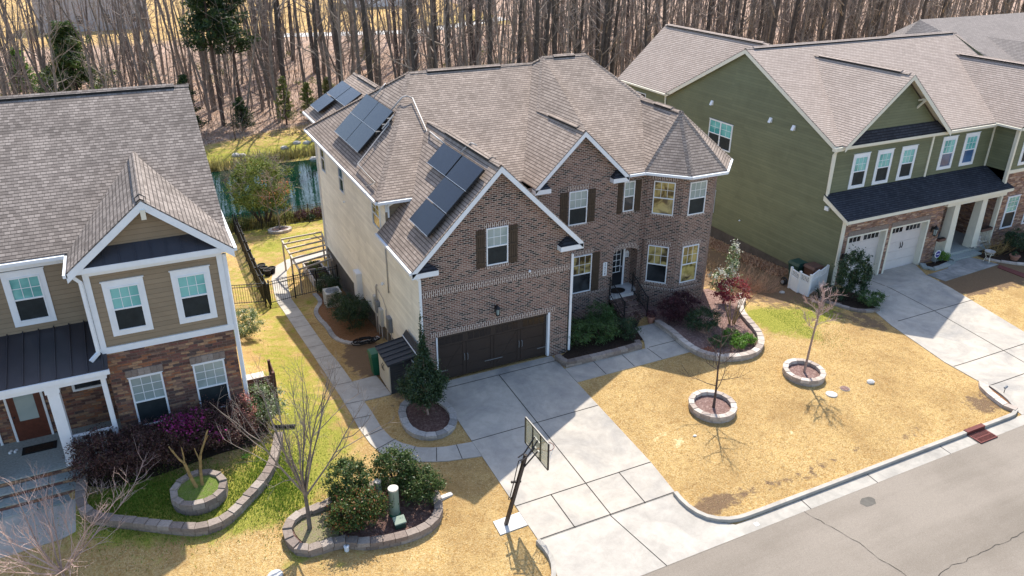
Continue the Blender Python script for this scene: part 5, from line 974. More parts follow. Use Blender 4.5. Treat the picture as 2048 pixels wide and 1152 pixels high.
# hollies
shrub('holly_bush', 'largest red-tinged holly at the front of the long block bed', -4.55, -6.45, 1.0, 1.45, 'leaf_holly_red', 7200, .055, 1, ry=.6, clumps=75)
shrub('holly_bush', 'tall glossy holly behind the red-tinged one', -4.55, -5.35, .72, 1.8, 'leaf_holly', 4800, .055, 2, clumps=60)
shrub('holly_bush', 'upright glossy holly at the back of the bed near the side path', -2.95, -5.15, .75, 1.7, 'leaf_holly', 4800, .055, 3, clumps=60)
shrub('holly_bush', 'glossy holly at the right end of the block bed with reddish lower leaves', -2.3, -6.0, .68, 1.2, 'leaf_holly', 4200, .055, 4, clumps=60)
# utility posts
t = T('utility_pedestal', 'pale cylindrical utility pedestal with dark markings among the hollies', 'utility post', G(-3.33, -6.3)); b = G(-3.33, -6.3)
m = MB(); m.lathe(b, [(.16, -.05), (.16, 1.12), (.15, 1.15), (0.02, 1.16)], 18); m.build('post', 'green_plastic_pole', t, smooth=False); m = MB(); m.lathe(b, [(.165, 1.12), (.165, 1.165), (.02, 1.17)], 18); m.build('cap', 'shed_light', t); m = MB(); m.lathe(b, [(.185, -.05), (.185, .16), (.165, .2)], 18); m.build('collar', 'plastic_green', t)
dn = Vector((-.26, -.965, 0)).normalized(); un = Vector((dn.y*-1, dn.x, 0)); un = Vector((.965, -.26, 0))
for i, ch in enumerate('1511'): text(t, ch, b+dn*.164+Vector((0, 0, .98-.1*i)), .1, (un, dn))
t = T('utility_pedestal', 'weathered white-capped pedestal half hidden between the two back hollies', 'utility post', G(-3.6, -5.5)); b = G(-3.6, -5.5)
m = MB(); m.lathe(b, [(.11, -.05), (.11, .85)], 16); m.build('post', 'green_plastic_pole', t); m = MB(); m.lathe(b, [(.125, .85), (.125, .9), (.05, .92)], 16); m.build('cap', 'shed_light', t)
t = T('splice_box', 'small tilted grey-green utility box beside the pale pedestal', 'utility box', G(-3.35, -6.85)); b = G(-3.35, -6.85)
m = MB(); m.hexa([b+Vector(v) for v in ((-.18, -.13, 0), (.18, -.13, 0), (.18, .15, 0), (-.18, .15, 0), (-.15, -.1, .3), (.15, -.1, .3), (.15, .12, .38), (-.15, .12, .38))]); m.build('body', 'bin_green', t); m = MB(); m.hexa([b+Vector(v) for v in ((-.19, -.13, .3), (.19, -.13, .3), (.19, .15, .385), (-.19, .15, .385), (-.18, -.12, .33), (.18, -.12, .33), (.18, .14, .415), (-.18, .14, .415))]); m.build('lid', 'green_plastic_pole', t)
def cover(name, label, x, y, r, mat='concrete_white', h=.03, cat='cover'):
    t = T(name, label, cat, G(x, y)); m = MB(); m.lathe(G(x, y), [(r, -.03), (r, h), (r*.9, h+.01), (.01, h+.012)], 20); m.build('lid', mat, t); m = MB(); m.lathe(G(x, y), [(r*1.12, -.03), (r*1.12, h*.6)], 20); m.build('rim', 'kerb_concrete', t)
cover('meter_cover', 'white round meter cover in the grass below the long block bed', -7.22, -7.38, .2); cover('meter_cover', 'white round cover on the tan lawn below the farther tree ring', 14.66, -7.0, .21); cover('valve_cover', 'small flat brown cover in the lawn near the farther tree ring', 15.48, -6.92, .18, 'mulch_pink', .015)
t = T('cleanout_cap', 'short white pipe cap standing in front of the long block bed', 'pipe cap', G(-5.1, -7.13)); m = MB(); m.lathe(G(-5.1, -7.13), [(.07, -.05), (.07, .14), (.085, .14), (.085, .18), (.02, .19)], 12); m.build('pipe', 'white', t); m = MB(); m.lathe(G(-5.1, -7.13), [(.035, .19), (.03, .215)], 4); m.build('plug', 'meter_grey', t)
b = G(-1.58, -6.15); m = MB(); m.hexa([b+Vector(v) for v in ((-.3, -.11, -.02), (.28, .0, -.02), (.26, .16, -.02), (-.3, .07, -.02), (-.3, -.1, .1), (.28, .01, .05), (.26, .15, .05), (-.3, .06, .1))]); tag(m.build('splash_block', 'concrete_white', loc=b), 'white splash block on dry grass at the right tip of the holly bed', 'splash block')
def stonething(label, x, y, s_=.12, mat='rock'):
    rr = random.Random(int(x*100)); b = G(x, y); m = MB(); n = 9; P = []
    for k, (zz, r) in enumerate(((-.02, 1), (.45, .95), (.8, .6))):
        for j in range(n): a_ = 2*pi*j/n; q = r*s_*rr.uniform(.85, 1.15); P.append((b.x+q*cos(a_)*1.3, b.y+q*sin(a_), b.z+zz*s_))
    m.quads(P, [(k*n+j, k*n+(j+1) % n, (k+1)*n+(j+1) % n, (k+1)*n+j) for k in range(2) for j in range(n)]+[tuple(2*n+j for j in range(n))]); tag(m.build('rock', mat, uv=False, loc=b), label, 'rock')
stonething('pale rock lying on the lawn right of the farther tree ring', 16.85, -7.0, .14, 'concrete_white'); stonething('small pale stone left of the nearer tree ring', 7.95, -6.9, .06, 'concrete_white'); stonething('brown stone at the base of the cone shaped evergreen', -.55, -2.9, .1, 'wood_brown')
# cone evergreen by garage
rr = random.Random(9); b = G(-.62, -1.75, .05); t = T('cone_evergreen', 'dense cone shaped evergreen with a thin tall spire at the garage corner', 'evergreen', b); m = MB()
foliage(m, b+Vector((0, .08, 1.95)), (.74, .74, 1.0), 9000, .04, rr, 110, .13, 'cone'); foliage(m, b+Vector((0, .05, 1.3)), (.92, .92, .98), 13000, .045, rr, 80, .15); foliage(m, b+Vector((.05, .2, 3.3)), (.12, .12, .95), 1400, .04, rr, 24, .3, 'cone'); m.build('crown', 'leaf_dark', t, uv=False)
m = MB(); m.tube([b-Vector((-.05, .12, .1)), b+Vector((0, 0, .6)), b+Vector((.03, .1, 2)), b+Vector((.05, .2, 3.9))], [.045, .035, .02, .006], 7); m.build('trunk', 'bark_light', t, uv=False)
# front shrubs
shrub('boxwood', 'dark green bush nearest the garage in the front planter', 7.15, .35, .85, 1.25, 'leaf_green', 4600, .04, 5); shrub('boxwood', 'dark green bush in the middle of the front planter', 8.3, .2, .8, 1.15, 'leaf_green', 4400, .04, 6); shrub('boxwood', 'dark green bush by the brick steps in the front planter', 9.3, .05, .7, .95, 'leaf_dark', 3800, .04, 7); shrub('boxwood', 'tall loose bush against the wall under the front window', 8.9, 1.35, .75, 1.35, 'leaf_green', 3800, .04, 8)
shrub('burgundy_shrub', 'low burgundy leaved shrub right of the front steps', 12.25, .35, .85, 1.25, 'leaf_burgundy', 3800, .045, 9); shrub('burgundy_shrub', 'second burgundy shrub against the turret base', 13.3, .95, .8, 1.1, 'leaf_burgundy', 3200, .045, 10)
shrub('green_shrub', 'round green bush in the curved bed between burgundy shrubs and the wall', 12.85, -.95, .8, 1.15, 'leaf_dark', 4400, .045, 12); 
for i, (x, y, r, h, s_, lb_) in enumerate(((12.75, -2.3, .4, .5, 20, 'bright green clump at the left end of the curved bed wall'), (13.45, -2.75, .42, .5, 21, 'bright green clump in the middle of the curved bed'), (14.05, -2.7, .4, .5, 22, 'bright green clump at the right of the curved bed'), (13.6, -2.1, .4, .55, 23, 'bright green clump behind the others in the curved bed'))): shrub('leafy_clump', lb_, x, y, r, h, 'leaf_bright' if i else 'leaf_green', 1300, .045, s_, 'plant', stem=False)
shrub('tulip_clump', 'small orange-red flowers at the edge of the curved bed', 12.05, -2.55, .3, .22, 'leaf_orange', 110, .05, 24, 'flowers', stem=False)
# red multi-stem shrub
rr = random.Random(15); b = G(14.5, -1.1, .05); t = T('red_shrub', 'bare-stemmed shrub with a bright red crown right of the turret', 'shrub', b); m = MB()
for i in range(9): a_ = i*.7; limb(m, b+Vector((cos(a_)*.1, sin(a_)*.1, -.05)), (cos(a_)*.35, sin(a_)*.35+.1, 1), rr.uniform(1.2, 2.0), .022, .008, rr, 5, .09, .05, 5)
m.build('stem', 'bark_olive', t, uv=False); m = MB(); foliage(m, b+Vector((.05, .3, 1.55)), (.95, .75, .62), 2300, .05, rr, 42, .2); m.build('foliage', 'leaf_maroon', t, uv=False)
rr = random.Random(16); b = G(15.7, .9, .05); t = T('white_flowering_shrub', 'upright shrub with clusters of white blossom by the turret corner', 'shrub', b); m = MB(); foliage(m, b+Vector((-.1, .1, 1.1)), (.8, .6, .9), 1700, .05, rr, 32, .22); foliage(m, b+Vector((.45, .2, 2.2)), (.3, .3, .85), 700, .05, rr, 16, .25); m.build('foliage', 'leaf_variegated', t, uv=False)
m = MB(); foliage(m, b+Vector((-.1, .1, 1.2)), (.85, .65, .95), 700, .05, rr, 24, .16); foliage(m, b+Vector((.45, .2, 2.35)), (.32, .32, .85), 260, .05, rr, 12, .2); m.build('blossom', 'flower_white', t, uv=False)
m = MB(); [limb(m, b, (cos(i)*.3, sin(i)*.3, 1), 2.0, .02, .006, rr, 5, .07, .03, 5) for i in range(6)]; m.build('stem', 'bark_dark', t, uv=False)
def twigbush(name, label, x, y, r, h, n, mat, seed, L=1.0, flat=.5, rad_=.008, cat='shrub', ry=None):
    rr = random.Random(seed); b = G(x, y); t = T(name, label, cat, b); m = MB()
    for i in range(n):
        a_ = rr.uniform(0, 2*pi); rr_ = rr.random()**.5; p = b+Vector((cos(a_)*r*.35*rr_, sin(a_)*(ry or r)*.35*rr_, 0)); d = Vector((cos(a_)*rr.uniform(.2, 1), sin(a_)*rr.uniform(.2, 1), rr.uniform(flat*.5, 1.2)))
        q, _, _ = limb(m, p, d, L*rr.uniform(.6, 1.2), rad_, rad_*.4, rr, 4, .13, .0, 3); twigs(m, q, 3, L*.35, rad_*.6, rr, 1)
    m.build('twigs', mat, t, uv=False); return t
twigbush('dormant_shrub', 'sprawling leafless tan shrub in the shade between the two houses', 18.1, 2.2, 1.6, 1.0, 110, 'dry_twig', 51, 1.25, .35); twigbush('dormant_shrub', 'second leafless tan shrub spreading toward the trash screen', 19.2, 1.9, 1.3, .8, 60, 'dry_twig', 52, 1.0, .3)
# dry reddish groundcover strip along green house foundation
def strips(name, mat, n, fn, h, seed, w_=.008, spread=.5, kind='stuff'):
    rr = random.Random(seed); m = MB()
    for i in range(n):
        x, y = fn(rr); b = G(x, y); a_ = rr.uniform(0, 2*pi); s_ = rr.uniform(0, spread); hh = h*rr.uniform(.5, 1.3); q = b+Vector((cos(a_)*s_*hh, sin(a_)*s_*hh, hh)); sd = Vector((-sin(a_), cos(a_), 0))*w_*hh/h
        m.face([b-sd, b+sd, q+sd*.15]); 
    o = m.build(name, mat, uv=False); o['kind'] = kind; return o
strips('dry_grass', 'litter_leaf', 9000, lambda r: (22.55+r.gauss(0, .32), r.uniform(3.6, 14)), .1, 61, .04, 1.6); strips('dry_grass', 'dry_blade', 3000, lambda r: (r.gauss(19.0, .8), r.uniform(2.5, 12)), .14, 62, .02, 1.5)
# green grass tufts in shade/green strips
def gsamp(r, L):
    while True:
        cx_, cy_, sx, sy, a_ = r.choice(L); x, y = r.gauss(cx_, sx*.6), r.gauss(cy_, sy*.6)
        if y > -10.7 and not (-2.3 < x < 17): return x, y
        if y > -10.7 and (x < -2.3): return x, y
strips('lawn_grass', 'grass_blade', 26000, lambda r: gsamp(r, [(-8.9, -3.6, 2.4, 1.4, 1), (-6.4, -3.6, .8, 1.9, 1), (-10.6, -3.0, 1.6, 1.0, 1)]), .07, 63, .012, .8)
strips('lawn_grass', 'grass_blade', 7000, lambda r: gsamp(r, [(18.3, -1.2, 2.6, .9, 1), (20.2, -.9, 2.0, 1.3, 1), (16.6, -1.1, .8, 1.3, 1), (17.6, -3, 1.4, 1.4, 1), (-4.6, 3, 1.2, 6, 1), (-5, -2, 1.6, 3, 1)]), .04, 64, .009, 1.0)
strips('dry_lawn', 'straw', 45000, lambda r: ((r.uniform(5.9, 21), r.uniform(-10.7, -2.3)) if r.random() < .75 else (r.uniform(-14, .2), r.uniform(-10.7, -4.9))), .03, 65, .008, 1.6)
# pots
def pot(label, x, y, r, h, mat, plant, seed, cat='potted plant', pr=.25, ph=.35, z=None):
    b = G(x, y, .03) if z is None else Vector((x, y, z)); t = T('plant_pot', label, cat, b); m = MB(); m.lathe(b, [(r*.7, 0), (r, h*.85), (r*1.1, h*.85), (r*1.1, h), (r*.9, h), (r*.85, h*.9)], 16); m.build('pot', mat, t)
    m = MB(); foliage(m, b+Vector((0, 0, h+ph*.45)), (pr, pr, ph*.55), 500, .035, random.Random(seed), 18, .25); m.build('plant', plant, t, uv=False)
pot('tan pot with dark foliage at the right foot of the front steps', 11.3, .75, .17, .32, 'terracotta', 'leaf_burgundy', 71); pot('dark ball plant in a pot at the left foot of the front steps', 10.4, .72, .16, .25, 'rubber', 'leaf_purple', 72, pr=.3, ph=.5)
pot('wide terracotta bowl in the dark bed right of the green house walk', 35.0, -1.0, .26, .28, 'terracotta', 'leaf_dark', 73, pr=.22, ph=.2)
t = T('doormat', 'dark oval doormat on the brick house porch', 'doormat', (10.9, 3.1, fl)); m = MB(); m.prism([(10.95+.42*cos(a_*.314), 3.12+.3*sin(a_*.314), fl+.001) for a_ in range(20)], (0, 0, .015)); m.build('mat', 'rubber', t); m = MB(); m.prism([(10.95+.3*cos(a_*.314), 3.12+.2*sin(a_*.314), fl+.016) for a_ in range(20)], (0, 0, .003)); m.build('centre', 'soil', t)
# shed, bin, hose, meters, AC
t = T('storage_shed', 'small resin storage shed with dark ribbed roof against the cream wall', 'shed', G(-.85, .9)); z0 = terrain(-.85, .9)
m = MB(); m.box(-1.33, -.38, .22, 1.72, z0-.1, z0+1.32); m.build('body', 'shed_dark', t); m = MB()
for k in range(12): m.box(-1.335, -.375, .2, .215, z0+.02+k*.105, z0+.11+k*.105)
m.build('side_panel', 'shed_dark', t)
for y0, y1 in ((.26, .96), (.98, 1.68)):
    m = MB(); m.box(-1.37, -1.335, y0, y1, z0+.02, z0+1.28)
    d_ = m.build('door', 'shed_light', t); m = MB(); yy = .9 if y0 < .5 else 1.04; m.tube([(-1.38, yy, z0+1.0), (-1.43, yy, z0+.95), (-1.43, yy, z0+.78), (-1.38, yy, z0+.73)], .015, 6); m.build('handle', 'black_metal', d_)
m = MB(); m.prism([(-1.45, .12, z0+1.3), (-.3, .12, z0+1.46), (-.3, 1.82, z0+1.46), (-1.45, 1.82, z0+1.3)], (0, 0, .05))
for k in range(6): y = .14+k*.333; m.bar((-1.45, y, z0+1.37), (-.3, y, z0+1.53), .035, .03)
m.build('roof', 'shed_dark', t)
t = T('leaning_panel', 'dark ribbed panel with two white rails leaning between shed and cream wall', 'panel', (-.2, .8, z0+1.2)); m = MB(); m.prism([(-.42, -.3, z0+1.25), (-.06, -.3, z0+1.75), (-.06, 1.9, z0+1.75), (-.42, 1.9, z0+1.25)], (-.02, 0, .04)); m.build('sheet', 'shed_dark', t); m = MB()
m.bar((-.44, -.3, z0+1.31), (-.44, 1.9, z0+1.31), .04, .03); m.bar((-.26, -.3, z0+1.57), (-.26, 1.9, z0+1.57), .03, .03); m.build('rail', 'white_vinyl', t)
def bin_(label, x, y, w_, h, mat, lidm, rz=0.0, cat='trash bin', zoff=0, wheels=True):
    b = G(x, y, zoff); t = T('wheelie_bin', label, cat, b); M_ = Matrix.Rotation(rz, 3, 'Z')
    def q(a_, c, d): return b+M_ @ Vector((a_, c, d))
    h1 = h*.88; m = MB(); a_, c = w_*.36, w_*.5; m.hexa([q(-a_, -a_, .03), q(a_, -a_, .03), q(a_, a_, .03), q(-a_, a_, .03), q(-c, -c, h1), q(c, -c, h1), q(c, c, h1), q(-c, c, h1)]); m.build('body', mat, t)
    m = MB(); c *= 1.08; m.hexa([q(-c, -c, h1), q(c, -c, h1), q(c, c, h1), q(-c, c, h1), q(-c*.85, -c*.9, h), q(c*.85, -c*.9, h), q(c*.8, c*.95, h*1.02), q(-c*.8, c*.95, h*1.02)]); m.box; m.build('lid', lidm, t)
    m = MB(); m.tube([q(-c*.8, c, h1+.02), q(-c*.8, c+.06, h1+.02), q(c*.8, c+.06, h1+.02), q(c*.8, c, h1+.02)], .018, 6); m.build('handle', lidm, t)
    for s2 in (-1, 1): m = MB(); m.tube([q(s2*c*.7, c*.75, .1), q(s2*(c*.7+.05), c*.75, .1)], .1, 12); m.build('wheel', 'rubber', t)
bin_('bright green trash bin behind the dark storage shed', -1.3, 2.25, .58, 1.08, 'plastic_green', 'plastic_green', -pi/2)
bin_('dark green trash bin behind the white lattice screen', 22.3, 2.75, .72, 1.12, 'bin_green', 'bin_green', pi); bin_('brown trash bin behind the white lattice screen', 22.6, 1.95, .72, 1.1, 'bin_brown', 'bin_brown', pi)
rr = random.Random(77); b = G(-.85, 5.6, .07); P = []
for i in range(90): a_ = i*.35; r = .3+.1*sin(i*.21)+(.25 if i > 60 else 0)*sin(i*.5); P.append((b.x+r*cos(a_)*1.5, b.y+r*sin(a_)*.7+.1*sin(i*.13), b.z+.03+.03*sin(i*1.7)+i*.0006))
m = MB(); m.tube(P, .02, 5); tag(m.build('garden_hose', 'rubber', uv=False, smooth=True, loc=b), 'tangled black garden hose by the side bed bushes', 'hose')
t = T('air_conditioner', 'beige air conditioning unit beside the bushes along the cream wall', 'air conditioner', G(-1.0, 11.3)); z0 = terrain(-1, 11.3); m = MB(); m.box(-1.4, -.6, 10.9, 11.7, z0, z0+.85)
for k in range(14): m.box(-1.41, -.59, 10.89, 11.71, z0+.08+k*.05, z0+.1+k*.05)
m.build('case', 'ac_beige', t); m = MB(); m.lathe((-1.0, 11.3, z0+.85), [(.34, 0), (.34, .02), (.3, .02), (.3, .01)], 20)
for k in range(12): a_ = k*pi/12; m.bar((-1+.33*cos(a_), 11.3+.33*sin(a_), z0+.875), (-1-.33*cos(a_), 11.3-.33*sin(a_), z0+.875), .008, .008)
m.build('fan_grille', 'meter_grey', t); m = MB(); m.lathe((-1, 11.3, z0+.852), [(.3, 0), (.1, .004)], 20); m.build('fan', 'plastic_green', t)
def eqbox(name, label, cat, y0, y1, z0, z1, d, mat, extra=None):
    t = T(name, label, cat, (0, (y0+y1)/2, z0)); m = MB(); m.box(-d, 0, y0, y1, z0, z1); m.build('case', mat, t)
    m = MB(); m.box(-d-.012, -d, y0+.03, y1-.03, z0+.03, z1-.03); m.build('cover', mat, t)
    if extra: m = MB(); [m.tube(P, r, 6) for P, r in extra]; m.build('conduit', 'conduit', t, smooth=True)
    return t
eqbox('battery_cabinet', 'tall white cabinet on the cream side wall near the air conditioner', 'cabinet', 8.85, 9.5, -.1, 1.25, .26, 'white_vinyl'); eqbox('electric_meter', 'grey electric meter box on the cream wall with a pipe above', 'electric meter', 5.9, 6.25, .5, 1.05, .16, 'meter_grey', [([(-.08, 6.1, 1.05), (-.08, 6.1, 1.75), (-.04, 6.1, 1.85)], .04), ([(-.08, 6.05, .5), (-.08, 6.05, -1.2)], .035), ([(-.06, 5.95, 1.7), (-.05, 5.2, 1.55), (-.05, 4.75, 1.2)], .018)])
eqbox('service_cabinet', 'light grey service panel next to the electric meter', 'electric panel', 5.45, 5.8, .0, .85, .14, 'meter_light', [([(-.07, 5.6, 0), (-.07, 5.6, -1.2)], .03)]); eqbox('disconnect_box', 'dark grey disconnect box on the cream wall near the shed', 'electric box', 4.1, 4.5, .35, 1.05, .17, 'meter_grey', [([(-.07, 4.15, .35), (-.07, 4.1, 0), (-.05, 3.95, -.1), (-.05, 3.9, .1)], .02), ([(-.07, 4.75, 1.2), (-.07, 4.75, -1.0)], .03)])
eqbox('meter_can', 'round-faced meter can above the service panel', 'electric meter', 6.35, 6.6, .7, 1.15, .14, 'meter_light', [([(-.07, 6.45, .7), (-.07, 6.45, -1.2)], .03)])
conduit([(-.04, 4.27, 4.9), (-.04, 4.24, 3.5), (-.04, 4.24, 2.25)], 'thin grey conduit running down the cream side wall', .03)
shrub('evergreen_bush', 'dark bush beyond the air conditioner near the gate', -.85, 12.7, .65, 1.3, 'leaf_dark', 3600, .045, 31); shrub('evergreen_bush', 'dark bush just in front of the air conditioner', -1.05, 9.1, .75, 1.45, 'leaf_dark', 4600, .045, 32); shrub('evergreen_bush', 'largest dark bush along the cream wall near the meters', -.9, 7.6, .9, 1.6, 'leaf_dark', 5600, .045, 33)
# hoop
t = T('basketball_hoop', 'tall basketball hoop on a leaning dark pole beside the driveway', 'basketball hoop', G(-.3, -8.05)); b = G(-.3, -8.05)
top = Vector((.41, -8.0, 2.04)); m = MB(); m.bar(b-Vector((0, 0, .05)), top, .1, .1, (0, 1, 0)); m.build('pole', 'dark_bronze', t); bx, by0, by1, bz0, bz1 = .85, -7.1, -8.62, 1.77, 2.72
m = MB()
for a_, b_ in (((bx, by0, bz0), (bx, by1, bz0)), ((bx, by0, bz1), (bx, by1, bz1)), ((bx, by0, bz0), (bx, by0, bz1)), ((bx, by1, bz0), (bx, by1, bz1)), ((bx, -7.6, bz0), (bx, -7.6, bz1)), ((bx, -8.12, bz0), (bx, -8.12, bz1))): m.bar(a_, b_, .04, .045)
bo = m.build('backboard_frame', 'hoop_glass_frame', t); m = MB(); m.box(bx-.008, bx+.008, by1+.02, by0-.02, bz0+.02, bz1-.02)
a = N('clear_board'); a.setb(col=(.6, .55, .33), rough=.1, spec=.5); tb_ = a.n('BsdfTransparent'); mx = a.n('MixShader'); mx.inputs[0].default_value = .45; a.l(tb_.outputs[0], mx.inputs[1]); a.l(a.b.outputs[0], mx.inputs[2]); a.l(mx.outputs[0], a.o.inputs[0])
m.build('backboard', 'clear_board', t); m = MB()
for a_, b_ in (((bx+.02, -7.65, 2.0), (bx+.02, -8.05, 2.0)), ((bx+.02, -7.65, 2.35), (bx+.02, -8.05, 2.35)), ((bx+.02, -7.65, 2.0), (bx+.02, -7.65, 2.35)), ((bx+.02, -8.05, 2.0), (bx+.02, -8.05, 2.35))): m.bar(a_, b_, .03, .03)
m.build('target_square', 'white_vinyl', bo)
m = MB(); rc = Vector((bx+.36, -7.86, 2.0)); m.tube([rc+Vector((.23*cos(i*.393), .23*sin(i*.393), 0)) for i in range(17)], .011, 6); m.bar((bx, -7.86, 2.0), rc-Vector((.22, 0, 0)), .08, .03); rim = m.build('rim', 'rust_iron', t); m = MB()
for i in range(12):
    a_ = i*2*pi/12
    for s2 in (-.26, .26): m.tube([rc+Vector((.23*cos(a_), .23*sin(a_), 0)), rc+Vector((.17*cos(a_+s2), .17*sin(a_+s2), -.2)), rc+Vector((.13*cos(a_), .13*sin(a_), -.42))], .005, 3)
m.build('net', 'net', rim)
m = MB()
for dy in (-.1, .1):
    m.bar(top+Vector((0, dy, 0)), (bx-.02, -7.86+dy, 2.42), .035, .035); m.bar(top+Vector((-.1, dy, -.35)), (bx-.02, -7.86+dy, 2.0), .035, .035); m.bar(top+Vector((-.22, dy, -.1)), top+Vector((0, dy, 0)), .03, .03)
m.build('lift_arm', 'hoop_glass_frame', t); m = MB(); pA = top+Vector((-.24, 0, -.15)); m.tube([pA, pA+Vector((-.08, .0, -.35)), pA+Vector((-.16, 0, -.75)), pA+Vector((-.28, 0, -1.25))], .016, 6); m.tube([top+Vector((-.02, 0, -.1)), pA], .014, 6)
rp = pA+Vector((-.3, 0, -1.33)); m.tube([rp+Vector((.05*cos(i*.7), 0, .05*sin(i*.7))) for i in range(10)], .014, 5); m.bar(pA+Vector((-.25, 0, -.72)), pA+Vector((.08, 0, -.8)), .06, .06); m.build('adjuster', 'hoop_glass_frame', t)
# left bed hedge
for i, (x, y, r, h, s_, lb_, ex) in enumerate(((-11.35, -1.55, .85, 1.45, 81, 'purple hedge shrub beside the porch steps', None), (-10.3, -1.75, .9, 1.4, 82, 'purple hedge shrub under the left stone-wall window', None), (-9.25, -1.6, .9, 1.45, 83, 'purple hedge shrub with pink blossom on top', ('flower_pink', 260, .04, (.2, -.1, .85, .55, .3))), (-8.35, -1.5, .85, 1.45, 84, 'purple hedge shrub dusted with pink blossom behind the crape myrtle', ('flower_pink', 240, .04, (-.3, -.3, .8, .6, .4))), (-7.5, -1.45, .85, 1.4, 85, 'purple hedge shrub under the right stone-wall window', ('flower_pink', 50, .045, (-.5, -.7, .3, .4, .3))))):
    shrub('hedge_shrub', lb_, x, y, r*1.12, h*1.05, 'leaf_purple', 7500, .045, s_, clumps=80, group='purple hedge shrubs', extra=ex, ry=1.0)
shrub('nandina', 'loose shrub with pinkish red new leaves at the end of the purple hedge', -6.95, -.95, .5, 1.5, 'leaf_pinkred', 1100, .045, 86); shrub('variegated_bush', 'cream-edged bright bush at the corner of the taupe house', -6.2, -.55, .72, 1.5, 'leaf_variegated', 4200, .05, 87)
shrub('flowering_bush', 'rounded bush with white blossom beside the side fence', -5.75, 8.7, .9, 1.4, 'leaf_variegated', 4600, .045, 88); shrub('ground_plant', 'small green sprout in the purple hedge bed', -7.2, -2.5, .15, .2, 'leaf_bright', 90, .04, 89, 'plant', stem=False)
twigbush('dead_twigs', 'thin bare twigs poking from the bed edge by the porch walk', -11.6, -2.3, .4, .6, 14, 'twig_pink', 90, .6)
# wood screen + bench
z0 = terrain(-6, .5); t = T('wood_screen', 'reddish brown slatted wood screen at the corner of the taupe house', 'screen', (-6.2, .4, z0)); m = MB()
for k in range(9): m.box(-6.72, -5.62, .22, .25, z0+.1+k*.155, z0+.235+k*.155); m.box(-5.62, -5.59, .25, 1.25, z0+.1+k*.155, z0+.235+k*.155)
m.build('slats', 'wood_brown', t)
for x, y in ((-5.64, .29), (-5.64, 1.22), (-6.68, .29)): m = MB(); m.box(x-.05, x+.05, y-.05, y+.05, z0-.1, z0+1.55); m.build('post', 'wood_brown', t)
t = T('storage_box', 'low box with a pale lid behind the slatted wood screen', 'box', (-6.3, .75, z0)); m = MB(); m.box(-6.65, -5.95, .5, .95, z0-.05, z0+1.2); m.build('body', 'shed_dark', t); m = MB(); m.box(-6.68, -5.92, .47, .98, z0+1.2, z0+1.28); m.build('lid', 'shed_light', t)
t = T('downspout_extension', 'black flexible drain pipe on the grass by the taupe house', 'drain pipe', G(-5.8, -1.0)); m = MB(); m.tube([G(-6.1, -.95, .06), G(-5.75, -.98, .07), G(-5.3, -.98, .07)], .06, 10); m.build('pipe', 'rubber', t); m = MB()
for k in range(10): x = -6.05+k*.08; m.tube([G(x, -.97, .065), G(x+.03, -.97, .065)], .068, 10)
m.build('ribs', 'rubber', t)
# iron fences
def fence(label, pts, h=1.3, gate=False, name='iron_fence', cat='fence', sp=.115, post_every=1.85):
    b = G(*pts[0]); t = T(name, label, cat, b)
    for k in range(len(pts)-1):
        a_, c = pts[k], pts[k+1]; L = math.dist(a_, c); n = max(1, round(L/post_every))
        for i in range(n):
            p = [a_[j]+(c[j]-a_[j])*i/n for j in (0, 1)]; q = [a_[j]+(c[j]-a_[j])*(i+1)/n for j in (0, 1)]; z0, z1 = terrain(*p), terrain(*q); m = MB()
            for hh in (.12, h-.2, h-.05): m.bar((*p, z0+hh), (*q, z1+hh), .028, .03)
            k2 = int(math.dist(p, q)/sp)
            for s_ in range(1, k2): u = s_/k2; x, y, z = p[0]+(q[0]-p[0])*u, p[1]+(q[1]-p[1])*u, z0+(z1-z0)*u; m.bar((x, y, z+.06), (x, y, z+h-.05), .018, .018, (1, 0, 0))
            m.build('picket_panel', 'black_metal', t)
            m = MB(); w_ = .035; m.box(p[0]-w_, p[0]+w_, p[1]-w_, p[1]+w_, z0-.1, z0+h+.03); m.box(p[0]-w_*1.2, p[0]+w_*1.2, p[1]-w_*1.2, p[1]+w_*1.2, z0+h+.03, z0+h+.06); m.build('post', 'black_metal', t)
    p = pts[-1]; z0 = terrain(*p); m = MB(); m.box(p[0]-.035, p[0]+.035, p[1]-.035, p[1]+.035, z0-.1, z0+h+.03); m.build('post', 'black_metal', t)
    return t
fence('long black iron fence running back beside the side lawn', [(-3.97, 12.6), (-3.8, 20), (-3.6, 28.4)], 1.35); fence('black iron fence along the pond at the back of the yard', [(-3.6, 28.4), (3, 28.4), (18, 28.4)], 1.4); fence('black iron fence continuing behind the taupe house toward the pond', [(-12, 28.4), (-3.75, 28.4)], 1.4)
fence('short black iron fence between the taupe house and the side yard', [(-6.75, 14.1), (-4.05, 13.6)], 1.2); fence('black iron gate and panel across the side path', [(-3.85, 13.2), (-2.5, 13.6), (-.05, 14.1)], 1.35, post_every=1.5)
fence('second black fence right beside the long side fence', [(-4.15, 12.9), (-3.95, 20), (-3.75, 28.2)], 1.3)
